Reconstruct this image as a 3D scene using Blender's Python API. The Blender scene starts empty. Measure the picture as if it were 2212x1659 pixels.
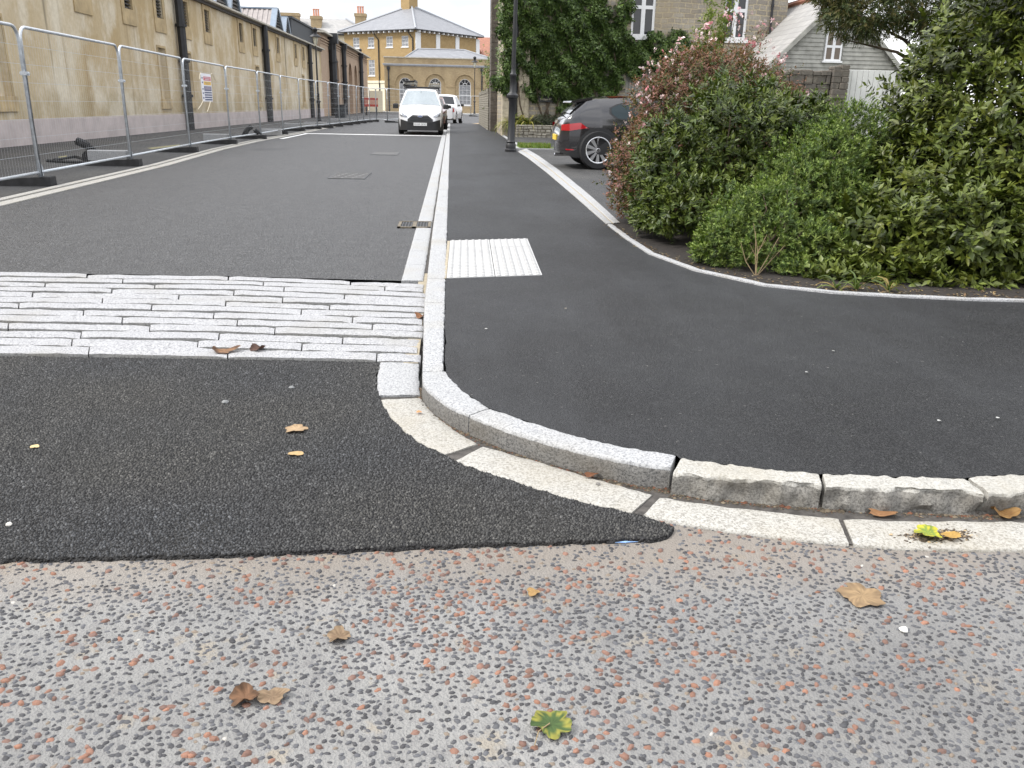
import bpy, bmesh, math, random
import numpy as np
from mathutils import Vector, Matrix, geometry
R = math.radians
scene = bpy.context.scene
col = scene.collection
rng = np.random.default_rng(7)
random.seed(7)

# ------------------------------------------------------------------ camera
EYE = 1.2
YAW, PITCH, ROLL = R(4.374), R(18.477), R(1.25)
cam_d = bpy.data.cameras.new("camera")
cam_d.sensor_width = 36.0
cam_d.lens = 36.0 * 1800 / 2212
cam_d.clip_start = 0.05
cam_d.clip_end = 3000
cam = bpy.data.objects.new("camera", cam_d)
col.objects.link(cam)
cam_m = (Matrix.Rotation(-YAW, 4, 'Z') @ Matrix.Rotation(math.pi / 2 - PITCH, 4, 'X') @ Matrix.Rotation(ROLL, 4, 'Z'))
cam.matrix_world = Matrix.Translation((0, 0, EYE)) @ cam_m
scene.camera = cam

# ------------------------------------------------------------------ sky, sun, exposure
SUN_EL, SUN_AZ = R(48), R(-98)          # azimuth measured from +Y towards +X
w = bpy.data.worlds.new("World")
scene.world = w
w.use_nodes = True
wt = w.node_tree
wt.nodes.clear()
sky = wt.nodes.new("ShaderNodeTexSky")
sky.sky_type = 'NISHITA'
sky.sun_disc = False
sky.sun_elevation = SUN_EL
sky.sun_rotation = SUN_AZ
sky.air_density = 1.0
sky.dust_density = 1.0
hs = wt.nodes.new("ShaderNodeHueSaturation")
hs.inputs['Saturation'].default_value = 0.22
tc = wt.nodes.new("ShaderNodeTexCoord")
mp = wt.nodes.new("ShaderNodeMapping")
mp.inputs['Scale'].default_value = (1.6, 1.6, 3.2)
cl = wt.nodes.new("ShaderNodeTexNoise")
cl.inputs['Scale'].default_value = 1.7
cl.inputs['Detail'].default_value = 6
cl.inputs['Roughness'].default_value = 0.55
cr = wt.nodes.new("ShaderNodeValToRGB")
cr.color_ramp.elements[0].position = 0.36
cr.color_ramp.elements[0].color = (0.72, 0.75, 0.80, 1)
cr.color_ramp.elements[1].position = 0.62
cr.color_ramp.elements[1].color = (1.35, 1.33, 1.30, 1)
mx = wt.nodes.new("ShaderNodeMix")
mx.data_type = 'RGBA'
mx.blend_type = 'MULTIPLY'
mx.inputs['Factor'].default_value = 1.0
bg = wt.nodes.new("ShaderNodeBackground")
bg.inputs['Strength'].default_value = 0.13
wo = wt.nodes.new("ShaderNodeOutputWorld")
L = wt.links.new
L(sky.outputs['Color'], hs.inputs['Color'])
L(tc.outputs['Generated'], mp.inputs['Vector'])
L(mp.outputs['Vector'], cl.inputs['Vector'])
L(cl.outputs['Fac'], cr.inputs['Fac'])
ov = wt.nodes.new("ShaderNodeMix")           # bright thin overcast veiling the clear sky
ov.data_type = 'RGBA'
ov.inputs['Factor'].default_value = 0.68
ov.inputs[7].default_value = (7.4, 7.5, 7.8, 1)
L(hs.outputs['Color'], ov.inputs[6])
L(ov.outputs[2], mx.inputs[6])
L(cr.outputs['Color'], mx.inputs[7])
sz = wt.nodes.new("ShaderNodeSeparateXYZ")    # an overcast dome is brighter overhead than at the horizon
mr = wt.nodes.new("ShaderNodeMapRange")
mr.inputs['From Min'].default_value = 0.0
mr.inputs['From Max'].default_value = 1.0
mr.inputs['To Min'].default_value = 0.80
mr.inputs['To Max'].default_value = 1.75
gr = wt.nodes.new("ShaderNodeVectorMath")
gr.operation = 'SCALE'
L(tc.outputs['Generated'], sz.inputs[0])
L(sz.outputs[2], mr.inputs['Value'])
L(mx.outputs[2], gr.inputs[0])
L(mr.outputs[0], gr.inputs[3])
L(gr.outputs[0], bg.inputs['Color'])
L(bg.outputs['Background'], wo.inputs['Surface'])

sd = bpy.data.lights.new("sun", 'SUN')
sd.energy = 2.2
sd.angle = R(11)
sd.color = (1.0, 0.955, 0.89)
sun = bpy.data.objects.new("sun", sd)
col.objects.link(sun)
sdir = Vector((math.sin(SUN_AZ) * math.cos(SUN_EL), math.cos(SUN_AZ) * math.cos(SUN_EL), math.sin(SUN_EL)))
sun.rotation_euler = sdir.to_track_quat('Z', 'Y').to_euler()
scene.view_settings.view_transform = 'Standard'
scene.view_settings.look = 'None'
scene.view_settings.exposure = 0.80
scene.view_settings.gamma = 1.0
scene.cycles.max_bounces = 6
scene.cycles.transparent_max_bounces = 6
scene.cycles.use_denoising = True

# ------------------------------------------------------------------ survey: bearings measured on the photo -> metres on the ground or on a wall
CAM3 = np.array(cam_m.to_3x3())
def ray(x, y):
    return CAM3 @ np.array([(x - 1106) / 1800, -(y - 829.5) / 1800, -1.0])
def G(x, y, z=0.0):
    d = ray(x, y); t = (z - EYE) / d[2]
    return Vector((t * d[0], t * d[1], z))
def WX(x, y, X):
    d = ray(x, y); t = X / d[0]
    return Vector((X, t * d[1], EYE + t * d[2]))
def WY(x, y, Y):
    d = ray(x, y); t = Y / d[1]
    return Vector((t * d[0], Y, EYE + t * d[2]))
ZK = {1: (0, 0, 3.191), 2: (460, 0, 4.148), 3: (900, 0, 4.365), 4: (1200, 0, 3.77), 5: (1600, 0, 3.77), 6: (2000, 0, 3.77)}
def D(k, x, y):
    a, b, f = ZK[k]
    return ((a + x / f) * .86406, (b + y / f) * .86406)

# ------------------------------------------------------------------ object helpers
def tag(o, label=None, cat=None, group=None, kind=None):
    if label: o['label'] = label
    if cat: o['category'] = cat
    if group: o['group'] = group
    if kind: o['kind'] = kind
    return o
def empty(name, loc=(0, 0, 0), rz=0.0, label=None, cat=None, group=None, kind=None):
    o = bpy.data.objects.new(name, None)
    o.empty_display_size = 0.2
    o.location = loc
    o.rotation_euler = (0, 0, rz)
    col.objects.link(o)
    return tag(o, label, cat, group, kind)
def children(o):
    return [c for c in bpy.data.objects if c.parent == o]
def copy_tree(o, parent=None):
    kids = children(o)
    c = o.copy()
    col.objects.link(c)
    if parent: c.parent = parent
    for k in kids: copy_tree(k, c)
    return c

class MB:
    def __init__(s): s.v = []; s.f = []; s.m = []
    def add(s, vs, fs, mi=0):
        b = len(s.v)
        s.v += [tuple(p) for p in vs]
        s.f += [tuple(b + i for i in f) for f in fs]
        s.m += [mi] * len(fs)
    def box(s, lo, hi, mi=0, rot=None, about=None):
        x0, y0, z0 = lo; x1, y1, z1 = hi
        vs = [Vector(p) for p in ((x0,y0,z0),(x1,y0,z0),(x1,y1,z0),(x0,y1,z0),(x0,y0,z1),(x1,y0,z1),(x1,y1,z1),(x0,y1,z1))]
        if rot is not None:
            a = Vector(about) if about is not None else Vector(((x0+x1)/2, (y0+y1)/2, (z0+z1)/2))
            vs = [a + rot @ (p - a) for p in vs]
        s.add(vs, [(0,3,2,1),(4,5,6,7),(0,1,5,4),(1,2,6,5),(2,3,7,6),(3,0,4,7)], mi)
    def bbox(s, lo, hi, b=0.01, mi=0):      # box with chamfered vertical and top edges
        x0, y0, z0 = lo; x1, y1, z1 = hi
        def ring(d, z): return [(x0+d+b*0,y0+d,z),(x1-d,y0+d,z),(x1-d,y1-d,z),(x0+d,y1-d,z)]
        def oct(z, d):
            return [(x0+b+d*0, y0+d, z),(x1-b, y0+d, z),(x1-d, y0+b, z),(x1-d, y1-b, z),(x1-b, y1-d, z),(x0+b, y1-d, z),(x0+d, y1-b, z),(x0+d, y0+b, z)]
        vs = oct(z0, 0) + oct(z1-b, 0) + ring(b, z1)
        fs = [tuple(reversed(range(8)))]
        for i in range(8): j = (i+1) % 8; fs.append((i, j, 8+j, 8+i))
        t = 16
        fs += [(8,9,t+1,t),(9,10,t+1),(10,11,t+2,t+1),(11,12,t+2),(12,13,t+3,t+2),(13,14,t+3),(14,15,t,t+3),(15,8,t),(t,t+1,t+2,t+3)]
        s.add(vs, fs, mi)
    def quad(s, a, b, c, d, mi=0): s.add([a, b, c, d], [(0, 1, 2, 3)], mi)
    def tube(s, pts, r, n=6, mi=0, caps=True):
        pts = [Vector(p) for p in pts]
        rs = r if isinstance(r, (list, tuple)) else [r] * len(pts)
        vs = []; up = Vector((0, 0, 1))
        for i, p in enumerate(pts):
            t = (pts[min(i+1, len(pts)-1)] - pts[max(i-1, 0)]).normalized()
            a = t.cross(up)
            if a.length < 1e-3: a = t.cross(Vector((1, 0, 0)))
            a.normalize(); b = a.cross(t)
            for k in range(n):
                an = 2*math.pi*k/n
                vs.append(p + (a*math.cos(an) + b*math.sin(an)) * rs[i])
        fs = []
        for i in range(len(pts)-1):
            for k in range(n):
                k2 = (k+1) % n
                fs.append((i*n+k, (i+1)*n+k, (i+1)*n+k2, i*n+k2))
        if caps:
            fs.append(tuple(range(n))); fs.append(tuple((len(pts)-1)*n + k for k in reversed(range(n))))
        s.add(vs, fs, mi)
    def lathe(s, prof, c=(0, 0, 0), n=16, axis='Z', mi=0, caps=True):
        vs = []
        for r, h in prof:
            for k in range(n):
                a = 2*math.pi*k/n
                p = (r*math.cos(a), r*math.sin(a), h)
                if axis == 'Y': p = (p[0], p[2], p[1])
                elif axis == 'X': p = (p[2], p[0], p[1])
                vs.append((c[0]+p[0], c[1]+p[1], c[2]+p[2]))
        fs = []
        for i in range(len(prof)-1):
            for k in range(n):
                k2 = (k+1) % n
                fs.append((i*n+k, i*n+k2, (i+1)*n+k2, (i+1)*n+k))
        if caps and prof[0][0] > 1e-4: fs.append(tuple(reversed(range(n))))
        if caps and prof[-1][0] > 1e-4: fs.append(tuple((len(prof)-1)*n+k for k in range(n)))
        s.add(vs, fs, mi)
    def prism(s, poly, z0, z1, mi=0, f=None):      # poly (x,y) -> prism along z; f maps (x,y,z)
        f = f or (lambda x, y, z: (x, y, z))
        n = len(poly)
        vs = [f(x, y, z0) for x, y in poly] + [f(x, y, z1) for x, y in poly]
        tri = geometry.tessellate_polygon([[Vector((x, y, 0)) for x, y in poly]])
        fs = [tuple(t) for t in tri] + [tuple(n+i for i in reversed(t)) for t in tri]
        for i in range(n): j = (i+1) % n; fs.append((i, j, n+j, n+i))
        s.add(vs, fs, mi)
    def grid(s, fn, us, vs_, mi=0):
        n, m = len(us), len(vs_)
        s.add([fn(u, v) for u in us for v in vs_], [(i*m+j, (i+1)*m+j, (i+1)*m+j+1, i*m+j+1) for i in range(n-1) for j in range(m-1)], mi)
    def build(s, name, mats, parent=None, smooth=False, fix=True, sharp=None):
        me = bpy.data.meshes.new(name)
        me.from_pydata(s.v, [], s.f)
        mats = mats if isinstance(mats, (list, tuple)) else [mats]
        for m in mats: me.materials.append(m)
        if len(mats) > 1: me.polygons.foreach_set('material_index', s.m)
        if fix:
            bm = bmesh.new(); bm.from_mesh(me)
            bmesh.ops.recalc_face_normals(bm, faces=bm.faces)
            bm.to_mesh(me); bm.free()
        if smooth:
            me.polygons.foreach_set('use_smooth', [True]*len(me.polygons))
            if sharp: me.set_sharp_from_angle(angle=R(sharp))
        o = bpy.data.objects.new(name, me)
        col.objects.link(o)
        if parent: o.parent = parent
        return o

def np_mesh(name, verts, quads, mats, cols=None, parent=None, midx=None, tris=None, smooth=False):
    """large meshes straight from arrays; cols = per-vertex colour (stored as 'Col')"""
    me = bpy.data.meshes.new(name)
    nv = len(verts)
    loops = quads.ravel() if quads is not None and len(quads) else np.zeros(0, int)
    tot = np.full(len(quads) if quads is not None else 0, quads.shape[1] if quads is not None and len(quads) else 4)
    if tris is not None and len(tris):
        loops = np.concatenate([loops, tris.ravel()]); tot = np.concatenate([tot, np.full(len(tris), tris.shape[1])])
    me.vertices.add(nv); me.vertices.foreach_set('co', np.asarray(verts, np.float32).ravel())
    me.loops.add(len(loops)); me.loops.foreach_set('vertex_index', loops.astype(np.int32))
    me.polygons.add(len(tot))
    start = np.concatenate([[0], np.cumsum(tot)[:-1]]) if len(tot) else np.zeros(0)
    me.polygons.foreach_set('loop_start', start.astype(np.int32))
    me.polygons.foreach_set('loop_total', tot.astype(np.int32))
    for m in (mats if isinstance(mats, (list, tuple)) else [mats]): me.materials.append(m)
    if midx is not None: me.polygons.foreach_set('material_index', midx.astype(np.int32))
    if smooth: me.polygons.foreach_set('use_smooth', np.ones(len(tot), bool))
    if cols is not None:
        a = me.color_attributes.new('Col', 'FLOAT_COLOR', 'POINT')
        c4 = np.ones((nv, 4), np.float32); c4[:, :3] = cols
        a.data.foreach_set('color', c4.ravel())
    me.update(calc_edges=True)
    me.validate()
    o = bpy.data.objects.new(name, me)
    col.objects.link(o)
    if parent: o.parent = parent
    return o
# ------------------------------------------------------------------ materials
class NT:
    def __init__(s, name):
        s.m = bpy.data.materials.new(name); s.m.use_nodes = True
        s.t = s.m.node_tree; s.t.nodes.clear()
        s.out = s.n("ShaderNodeOutputMaterial")
    def n(s, typ, ins=None, **pr):
        nd = s.t.nodes.new(typ)
        for k, v in pr.items(): setattr(nd, k, v)
        for k, v in (ins or {}).items():
            if isinstance(v, bpy.types.NodeSocket): s.t.links.new(v, nd.inputs[k])
            else: nd.inputs[k].default_value = v
        return nd
    def obj(s): return s.n("ShaderNodeTexCoord").outputs['Object']
    def mapv(s, v, sc=(1,1,1), rot=(0,0,0), loc=(0,0,0)): return s.n("ShaderNodeMapping", {'Vector': v, 'Scale': sc, 'Rotation': rot, 'Location': loc}).outputs[0]
    def noise(s, v, sc, det=3, ro=.55, out='Fac', dist=0.0):
        return s.n("ShaderNodeTexNoise", {'Vector': v, 'Scale': sc, 'Detail': det, 'Roughness': ro, 'Distortion': dist}).outputs[out]
    def vor(s, v, sc, feature='F1', out='Distance', rand=1.0):
        return s.n("ShaderNodeTexVoronoi", {'Vector': v, 'Scale': sc, 'Randomness': rand}, feature=feature).outputs[out]
    def ramp(s, f, *st, interp='LINEAR'):
        nd = s.n("ShaderNodeValToRGB", {'Fac': f}); r = nd.color_ramp; r.interpolation = interp
        while len(r.elements) < len(st): r.elements.new(0.5)
        for e, (p, c) in zip(r.elements, st):
            e.position = p; e.color = (c, c, c, 1) if isinstance(c, (int, float)) else (*c[:3], 1)
        return nd.outputs['Color']
    def mix(s, f, a, b, mode='MIX'):
        nd = s.n("ShaderNodeMix", data_type='RGBA', blend_type=mode)
        for k, v in ((0, f), (6, a), (7, b)):
            if isinstance(v, bpy.types.NodeSocket): s.t.links.new(v, nd.inputs[k])
            elif k == 0: nd.inputs[0].default_value = v
            else: nd.inputs[k].default_value = (*v[:3], 1) if not isinstance(v, (int, float)) else (v, v, v, 1)
        return nd.outputs[2]
    def math(s, op, a, b=0.0, clamp=False):
        return s.n("ShaderNodeMath", {0: a, 1: b}, operation=op, use_clamp=clamp).outputs[0]
    def sep(s, v): return s.n("ShaderNodeSeparateXYZ", {0: v}).outputs
    def comb(s, x=0.0, y=0.0, z=0.0): return s.n("ShaderNodeCombineXYZ", {0: x, 1: y, 2: z}).outputs[0]
    def wallv(s, v=None):                   # (x+y, z): runs along any upright wall
        o = s.sep(v or s.obj()); return s.comb(s.math('ADD', o[0], o[1]), o[2], 0.0)
    def bump(s, h, st=.3, d=.01): return s.n("ShaderNodeBump", {'Height': h, 'Strength': st, 'Distance': d}).outputs[0]
    def attr(s, nm='Col'): return s.n("ShaderNodeAttribute", attribute_name=nm).outputs['Color']
    def bsdf(s, c, ro=.8, nrm=None, metal=0.0, spec=.5, coat=0.0, **kw):
        ins = {'Roughness': ro, 'Metallic': metal, 'Specular IOR Level': spec, 'Coat Weight': coat}
        ins['Base Color'] = c if isinstance(c, bpy.types.NodeSocket) else (*c, 1)
        if nrm: ins['Normal'] = nrm
        ins.update(kw)
        b = s.n("ShaderNodeBsdfPrincipled", ins)
        s.t.links.new(b.outputs[0], s.out.inputs[0])
        return b
def plain(name, c, ro=.6, metal=0.0, spec=.5, coat=0.0, var=.12, sc=6.0, bump=0.0):
    t = NT(name); o = t.obj()
    f = t.noise(o, sc, 4)
    c2 = t.mix(t.ramp(f, (.3, 0.0), (.7, 1.0)), tuple(x*(1-var) for x in c), tuple(min(1, x*(1+var)) for x in c))
    t.bsdf(c2, ro, t.bump(f, bump, .01) if bump else None, metal, spec, coat)
    return t.m
M = {}
def asphalt(name, cell, lo, hi, dusty, bump, patch=(.05, .048, .044), ro=(.52, .85), spec=.42):
    t = NT(name); o = t.obj()
    o2 = t.n("ShaderNodeVectorMath", {0: o, 1: t.n("ShaderNodeVectorMath", {0: t.noise(o, cell*.6, 2, out='Color'), 3: .12/cell}, operation='SCALE').outputs[0]}, operation='ADD').outputs[0]
    d = t.vor(o2, cell); c = t.sep(t.vor(o2, cell, out='Color'))[0]
    d2 = t.vor(t.mapv(o2, (1,1,1), loc=(3.1, 1.7, 0)), cell*1.9)
    e = t.ramp(d, (.18, 1.0), (.62, 0.0))
    stone = t.mix(t.ramp(c, (0, lo), (.55, tuple((a+b)/2*.9 for a, b in zip(lo, hi))), (1, hi)), (.004, .004, .0045), t.math('SUBTRACT', 1.0, e))
    big = t.noise(t.mapv(o, (1, .8, 1)), .75, 5, .6)
    mid = t.noise(o, 7, 4, .6)
    c1 = t.mix(t.math('MULTIPLY', t.ramp(big, (.40, 0.0), (.72, 1.0)), dusty), stone, patch)
    c1 = t.mix(t.ramp(mid, (.35, 0.35), (.7, 0.0)), c1, (.012, .012, .014))
    c1 = t.mix(t.ramp(t.noise(t.mapv(o, (1, 1, 1), loc=(5, 2, 0)), cell*.32, 2, .5), (.735, 0.0), (.76, .8)), c1, (.16, .155, .145))   # stray pale grit
    c1 = t.mix(t.ramp(t.noise(t.mapv(o, (2.6, .28, 1), loc=(1, 8, 0)), 1.0, 5, .6), (.50, 0.0), (.72, .4)), c1, patch)               # faint roller lanes
    h = t.math('ADD', t.math('MULTIPLY', e, .75), t.math('MULTIPLY', t.ramp(d2, (.1, 1.0), (.6, 0.0)), .3))
    t.bsdf(c1, t.mix(c, *ro), t.bump(h, bump, 1.2/cell), spec=spec)
    return t.m
M['asphalt_coarse'] = asphalt('asphalt_coarse', 120, (.006, .0065, .0075), (.06, .061, .063), .3, .9, (.05, .047, .04), (.6, .9), .22)
M['asphalt_road'] = asphalt('asphalt_road', 78, (.008, .0085, .0095), (.15, .152, .157), .5, .9, (.062, .062, .063), (.45, .66), .45)
M['asphalt_path'] = asphalt('asphalt_path', 170, (.0055, .006, .007), (.048, .049, .053), .85, .6, (.042, .0435, .046), (.45, .68), .2)
M['asphalt_old'] = asphalt('asphalt_old', 130, (.022, .022, .023), (.085, .085, .085), .6, .6, (.085, .082, .075))

def chip_matrix():
    t = NT('chip_road_binder'); o = t.obj()
    big = t.noise(o, 1.1, 4, .6); fine = t.noise(o, 260, 3, .7); mid = t.noise(o, 24, 5, .65)
    c = t.mix(t.ramp(big, (.35, 0.0), (.65, 1.0)), (.195, .193, .187), (.295, .29, .278))
    c = t.mix(t.ramp(mid, (.50, 0.0), (.74, .7)), c, (.15, .145, .145))
    c = t.mix(t.ramp(t.noise(t.mapv(o, (1,1,1), loc=(9,4,0)), 8, 4, .6), (.60, 0.0), (.68, .6)), c, (.30, .255, .19))
    c = t.mix(t.ramp(fine, (.60, 0.0), (.72, .55)), c, (.45, .45, .46))
    c = t.mix(t.ramp(fine, (.28, .55), (.42, 0.0)), c, (.10, .10, .105))
    s = t.sep(o)
    c = t.mix(t.math('MULTIPLY', t.ramp(t.math('ADD', t.math('MULTIPLY', s[0], .35), t.noise(o, .8, 3)), (.35, 0.0), (1.0, 1.0)), .42), c, (.15, .148, .145))   # darker, oilier wheel track to the right
    # a sandy strip left along the saw-cut joint
    edge = t.math('ADD', s[1], t.math('MULTIPLY', t.noise(o, 3.5, 4), -.30))
    c = t.mix(t.math('MULTIPLY', t.ramp(t.math('MULTIPLY', t.math('SUBTRACT', edge, 1.65), 4.0), (0, 0.0), (1, 1.0)), .5), c, (.225, .18, .135))
    t.bsdf(c, .85, t.bump(t.math('ADD', fine, t.math('ADD', t.math('MULTIPLY', mid, 1.2), t.vor(o, 150))), .8, .006), spec=.35)
    return t.m
M['chip_matrix'] = chip_matrix()
def chip_stone():
    t = NT('road_chipping'); o = t.obj()
    f = t.noise(o, 420, 3, .7)
    t.bsdf(t.mix(t.ramp(f, (.3, .45), (.65, 0.0)), t.attr(), (.06, .05, .05)), .72, t.bump(f, .35, .002), spec=.4)
    return t.m
M['chip'] = chip_stone()
def chip_dark():
    t = NT('asphalt_stone'); t.bsdf(t.attr(), .52, spec=.31); return t.m
M['chip_dark'] = chip_dark()
def granite(name, base, dark, warm, amt=.5, ro=.75, bsc=60, bst=.5, stain=.35):
    t = NT(name); o = t.obj()
    n1 = t.noise(o, 115, 3, .8); n2 = t.noise(o, bsc, 4, .65); n3 = t.noise(o, 2.2, 4, .6)
    rnd = t.n("ShaderNodeObjectInfo").outputs['Random']
    c = t.mix(t.ramp(n1, (.40, amt*1.25), (.53, 0.0)), base, dark)
    c = t.mix(t.ramp(n1, (.56, 0.0), (.70, .6)), c, tuple(min(.85, b*1.18) for b in base))
    c = t.mix(t.ramp(n2, (.58, 0.0), (.74, .35)), c, dark)
    c = t.mix(t.math('MULTIPLY', t.ramp(n3, (.50, 0.0), (.70, 1.0)), stain), c, warm)
    c = t.mix(t.math('MULTIPLY', rnd, .22), c, tuple(x*.72 for x in base))
    t.bsdf(c, ro, t.bump(t.math('ADD', n2, t.math('MULTIPLY', n1, .4)), bst, .008), spec=.35)
    return t.m
M['granite'] = granite('granite', (.37, .374, .376), (.10, .10, .11), (.28, .25, .19), .6)
M['granite_face'] = granite('granite_dirty_shaded_face', (.19, .185, .175), (.05, .05, .05), (.13, .11, .08), .7, .85, 40, .8, .6)  # dirt plus the weaker light on upright kerb faces, put into the colour
M['lime_face'] = granite('split_limestone_face', (.23, .22, .20), (.07, .067, .06), (.15, .13, .095), .6, .9, 20, 1.0, .6)  # darker than the limestone tops: dirt and face shade both in the colour
M['sett_side'] = granite('dirty_shaded_sett_side', (.22, .22, .215), (.07, .07, .07), (.16, .14, .10), .6, .9)  # dirt plus the shade on sett sides, painted in as a darker granite
M['granite_sett'] = granite('granite_sett', (.385, .386, .392), (.11, .11, .12), (.24, .23, .205), .75, stain=.5)
M['limestone'] = granite('limestone', (.385, .375, .345), (.19, .18, .155), (.28, .25, .19), .6, .85, 26, .9, .5)
M['channel'] = granite('channel_stone', (.375, .364, .335), (.16, .15, .13), (.27, .235, .17), .65, .8, 40, .7, .4)
M['mortar'] = plain('mortar', (.24, .20, .145), .95, sc=20, bump=.5)
M['dark_mortar'] = plain('dark_mortar', (.055, .05, .045), .95, var=.5, sc=30, bump=.5)
M['sand_bed'] = plain('sand_bed', (.30, .26, .19), .95, var=.2, sc=40, bump=.5)
M['tactile'] = granite('tactile_concrete', (.40, .40, .395), (.30, .30, .30), (.6, .58, .53), .3, .8, 90, .25, .15)
M['soil'] = plain('soil', (.016, .012, .009), .98, var=.55, sc=26, bump=1.0)
M['ground'] = plain('ground_far', (.12, .12, .11), .95, sc=.3)
M['white_line'] = plain('road_paint', (.66, .66, .65), .7, var=.08, sc=30)
M['blue_paint'] = plain('blue_spray_paint', (.22, .36, .62), .8, var=.3, sc=60)
M['yellow_paint'] = plain('yellow_spray_paint', (.22, .20, .10), .85, var=.35, sc=40)
M['lawn'] = plain('lawn_soil', (.10, .14, .03), .95, var=.4, sc=14)
M['gold_gravel'] = plain('gold_gravel', (.42, .30, .16), .95, var=.25, sc=40, bump=.5)

def render_wall():
    t = NT('stained_render'); o = t.obj(); s = t.sep(o)
    v = t.comb(s[1], s[1], s[2])
    st1 = t.noise(t.mapv(v, (.42, 0, .05)), 1.0, 5, .62, dist=.4)
    st2 = t.noise(t.mapv(v, (1.15, 0, .07), loc=(7, 2, 1)), 1.0, 6, .65, dist=.3)
    bl = t.noise(v, .55, 5, .6)
    fine = t.noise(o, 9, 5, .65)
    c = t.mix(t.ramp(st1, (.38, 0.0), (.60, 1.0)), (.56, .475, .335), (.43, .325, .18))
    c = t.mix(t.ramp(bl, (.46, 0.0), (.62, .8)), c, (.66, .60, .48))
    c = t.mix(t.ramp(st2, (.56, 0.0), (.68, .6)), c, (.27, .20, .115))
    c = t.mix(t.ramp(t.noise(t.mapv(v, (.9, 0, .045), loc=(3, 9, 5)), 1.0, 4, .6), (.62, 0.0), (.70, .85)), c, (.09, .075, .05))
    low = t.math('ADD', t.math('MULTIPLY', s[2], -.42), t.math('ADD', 1.05, t.math('MULTIPLY', t.noise(v, 1.1, 5), -.9)))
    c = t.mix(t.math('MULTIPLY', t.ramp(low, (.0, 0.0), (.6, 1.0)), .55), c, (.21, .185, .11))
    c = t.mix(t.ramp(fine, (.4, .18), (.6, 0.0)), c, (.25, .19, .10))
    t.bsdf(c, .9, t.bump(fine, .15, .01), spec=.25)
    return t.m
M['render'] = render_wall()
M['plinth'] = plain('pink_plinth', (.44, .385, .37), .9, var=.15, sc=1.6, bump=.1)
M['surround'] = plain('cast_surround', (.40, .305, .17), .9, var=.25, sc=2.5)

def brick(name, a, b, mortar, bw=.225, bh=.075, stain=None, warp=0.0, ms=.011, bst=.35, noise_amt=.35):
    t = NT(name); v = t.wallv()
    if warp:
        n = t.noise(v, 2.2, 3, out='Color')
        v = t.n("ShaderNodeVectorMath", {0: v, 1: t.n("ShaderNodeVectorMath", {0: n, 3: warp}, operation='SCALE').outputs[0]}, operation='ADD').outputs[0]
    br = t.n("ShaderNodeTexBrick", {'Vector': v, 'Color1': (*a, 1), 'Color2': (*b, 1), 'Mortar': (*mortar, 1), 'Scale': 1.0, 'Mortar Size': ms, 'Mortar Smooth': .2, 'Bias': 0.0, 'Brick Width': bw, 'Row Height': bh})
    if warp: br.squash = .62; br.squash_frequency = 3; br.offset = .43
    nz = t.noise(v, 1.1, 5, .6); n2 = t.noise(v, 14, 4, .6)
    c = t.mix(t.ramp(nz, (.35, noise_amt), (.6, 0.0)), br.outputs['Color'], tuple(x*.6 for x in a))
    c = t.mix(t.ramp(n2, (.4, .4), (.62, 0.0)), c, tuple(x*.62 for x in b))
    if stain: c = t.mix(t.ramp(t.noise(t.mapv(v, (.7, .25, 1)), 1.0, 4), (.5, 0.0), (.68, .6)), c, stain)
    h = t.math('ADD', t.math('MULTIPLY', br.outputs['Fac'], -1.0), t.math('MULTIPLY', n2, .5 if warp else .15))
    t.bsdf(c, .9, t.bump(h, bst, .02 if warp else .006), spec=.25)
    return t.m
M['brick_ochre'] = brick('ochre_brick', (.42, .29, .13), (.34, .225, .10), (.42, .33, .2))
M['brick_pav'] = brick('brown_ochre_brick', (.45, .345, .20), (.33, .24, .13), (.43, .36, .25), stain=(.24, .18, .11))
M['brick_pink'] = brick('pink_buff_brick', (.46, .345, .245), (.38, .26, .175), (.42, .33, .25))
M['brick_dark'] = brick('dark_brown_brick', (.29, .18, .115), (.21, .13, .08), (.25, .18, .13))
M['stone'] = brick('coursed_rubble_stone', (.37, .34, .285), (.25, .225, .19), (.48, .41, .28), .42, .18, warp=.12, ms=.022, bst=.8, stain=(.33, .26, .16))
M['stone_dark'] = brick('dark_rubble_stone', (.17, .15, .125), (.10, .09, .08), (.13, .11, .09), .36, .16, warp=.14, ms=.014, bst=.9)
M['stone_low'] = brick('dry_stone', (.33, .31, .26), (.24, .22, .18), (.10, .085, .06), .34, .11, warp=.12, ms=.016, bst=.9)
M['quoin'] = plain('pale_ashlar', (.40, .35, .26), .9, var=.3, sc=5, bump=.4)
def slate(name, a, b):
    t = NT(name); v = t.wallv()
    br = t.n("ShaderNodeTexBrick", {'Vector': v, 'Color1': (*a, 1), 'Color2': (*b, 1), 'Mortar': (*(x*.55 for x in a), 1), 'Scale': 1.0, 'Mortar Size': .012, 'Brick Width': .38, 'Row Height': .2})
    n = t.noise(v, 2.3, 5, .6)
    t.bsdf(t.mix(t.ramp(n, (.35, .5), (.65, 0.0)), br.outputs['Color'], tuple(x*.66 for x in a)), .55, t.bump(br.outputs['Fac'], -.3, .01), spec=.5)
    return t.m
M['slate'] = slate('grey_slate', (.235, .24, .255), (.175, .18, .195))
M['slate_pale'] = slate('pale_slate', (.36, .35, .335), (.28, .275, .265))
M['tile_red'] = slate('red_clay_tile', (.36, .155, .095), (.28, .12, .08))
M['lead'] = plain('lead_flashing', (.29, .30, .32), .5, var=.12)
M['blue_metal'] = plain('blue_grey_trim', (.20, .245, .30), .45, var=.1)
M['corrug'] = plain('corrugated_sheet', (.30, .27, .255), .5, .3, var=.15, sc=3)
M['louvre'] = plain('dark_louvre', (.055, .048, .042), .7, var=.3, sc=5)
M['fascia_dark'] = plain('dark_cladding', (.022, .027, .032), .65, var=.2)
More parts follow.
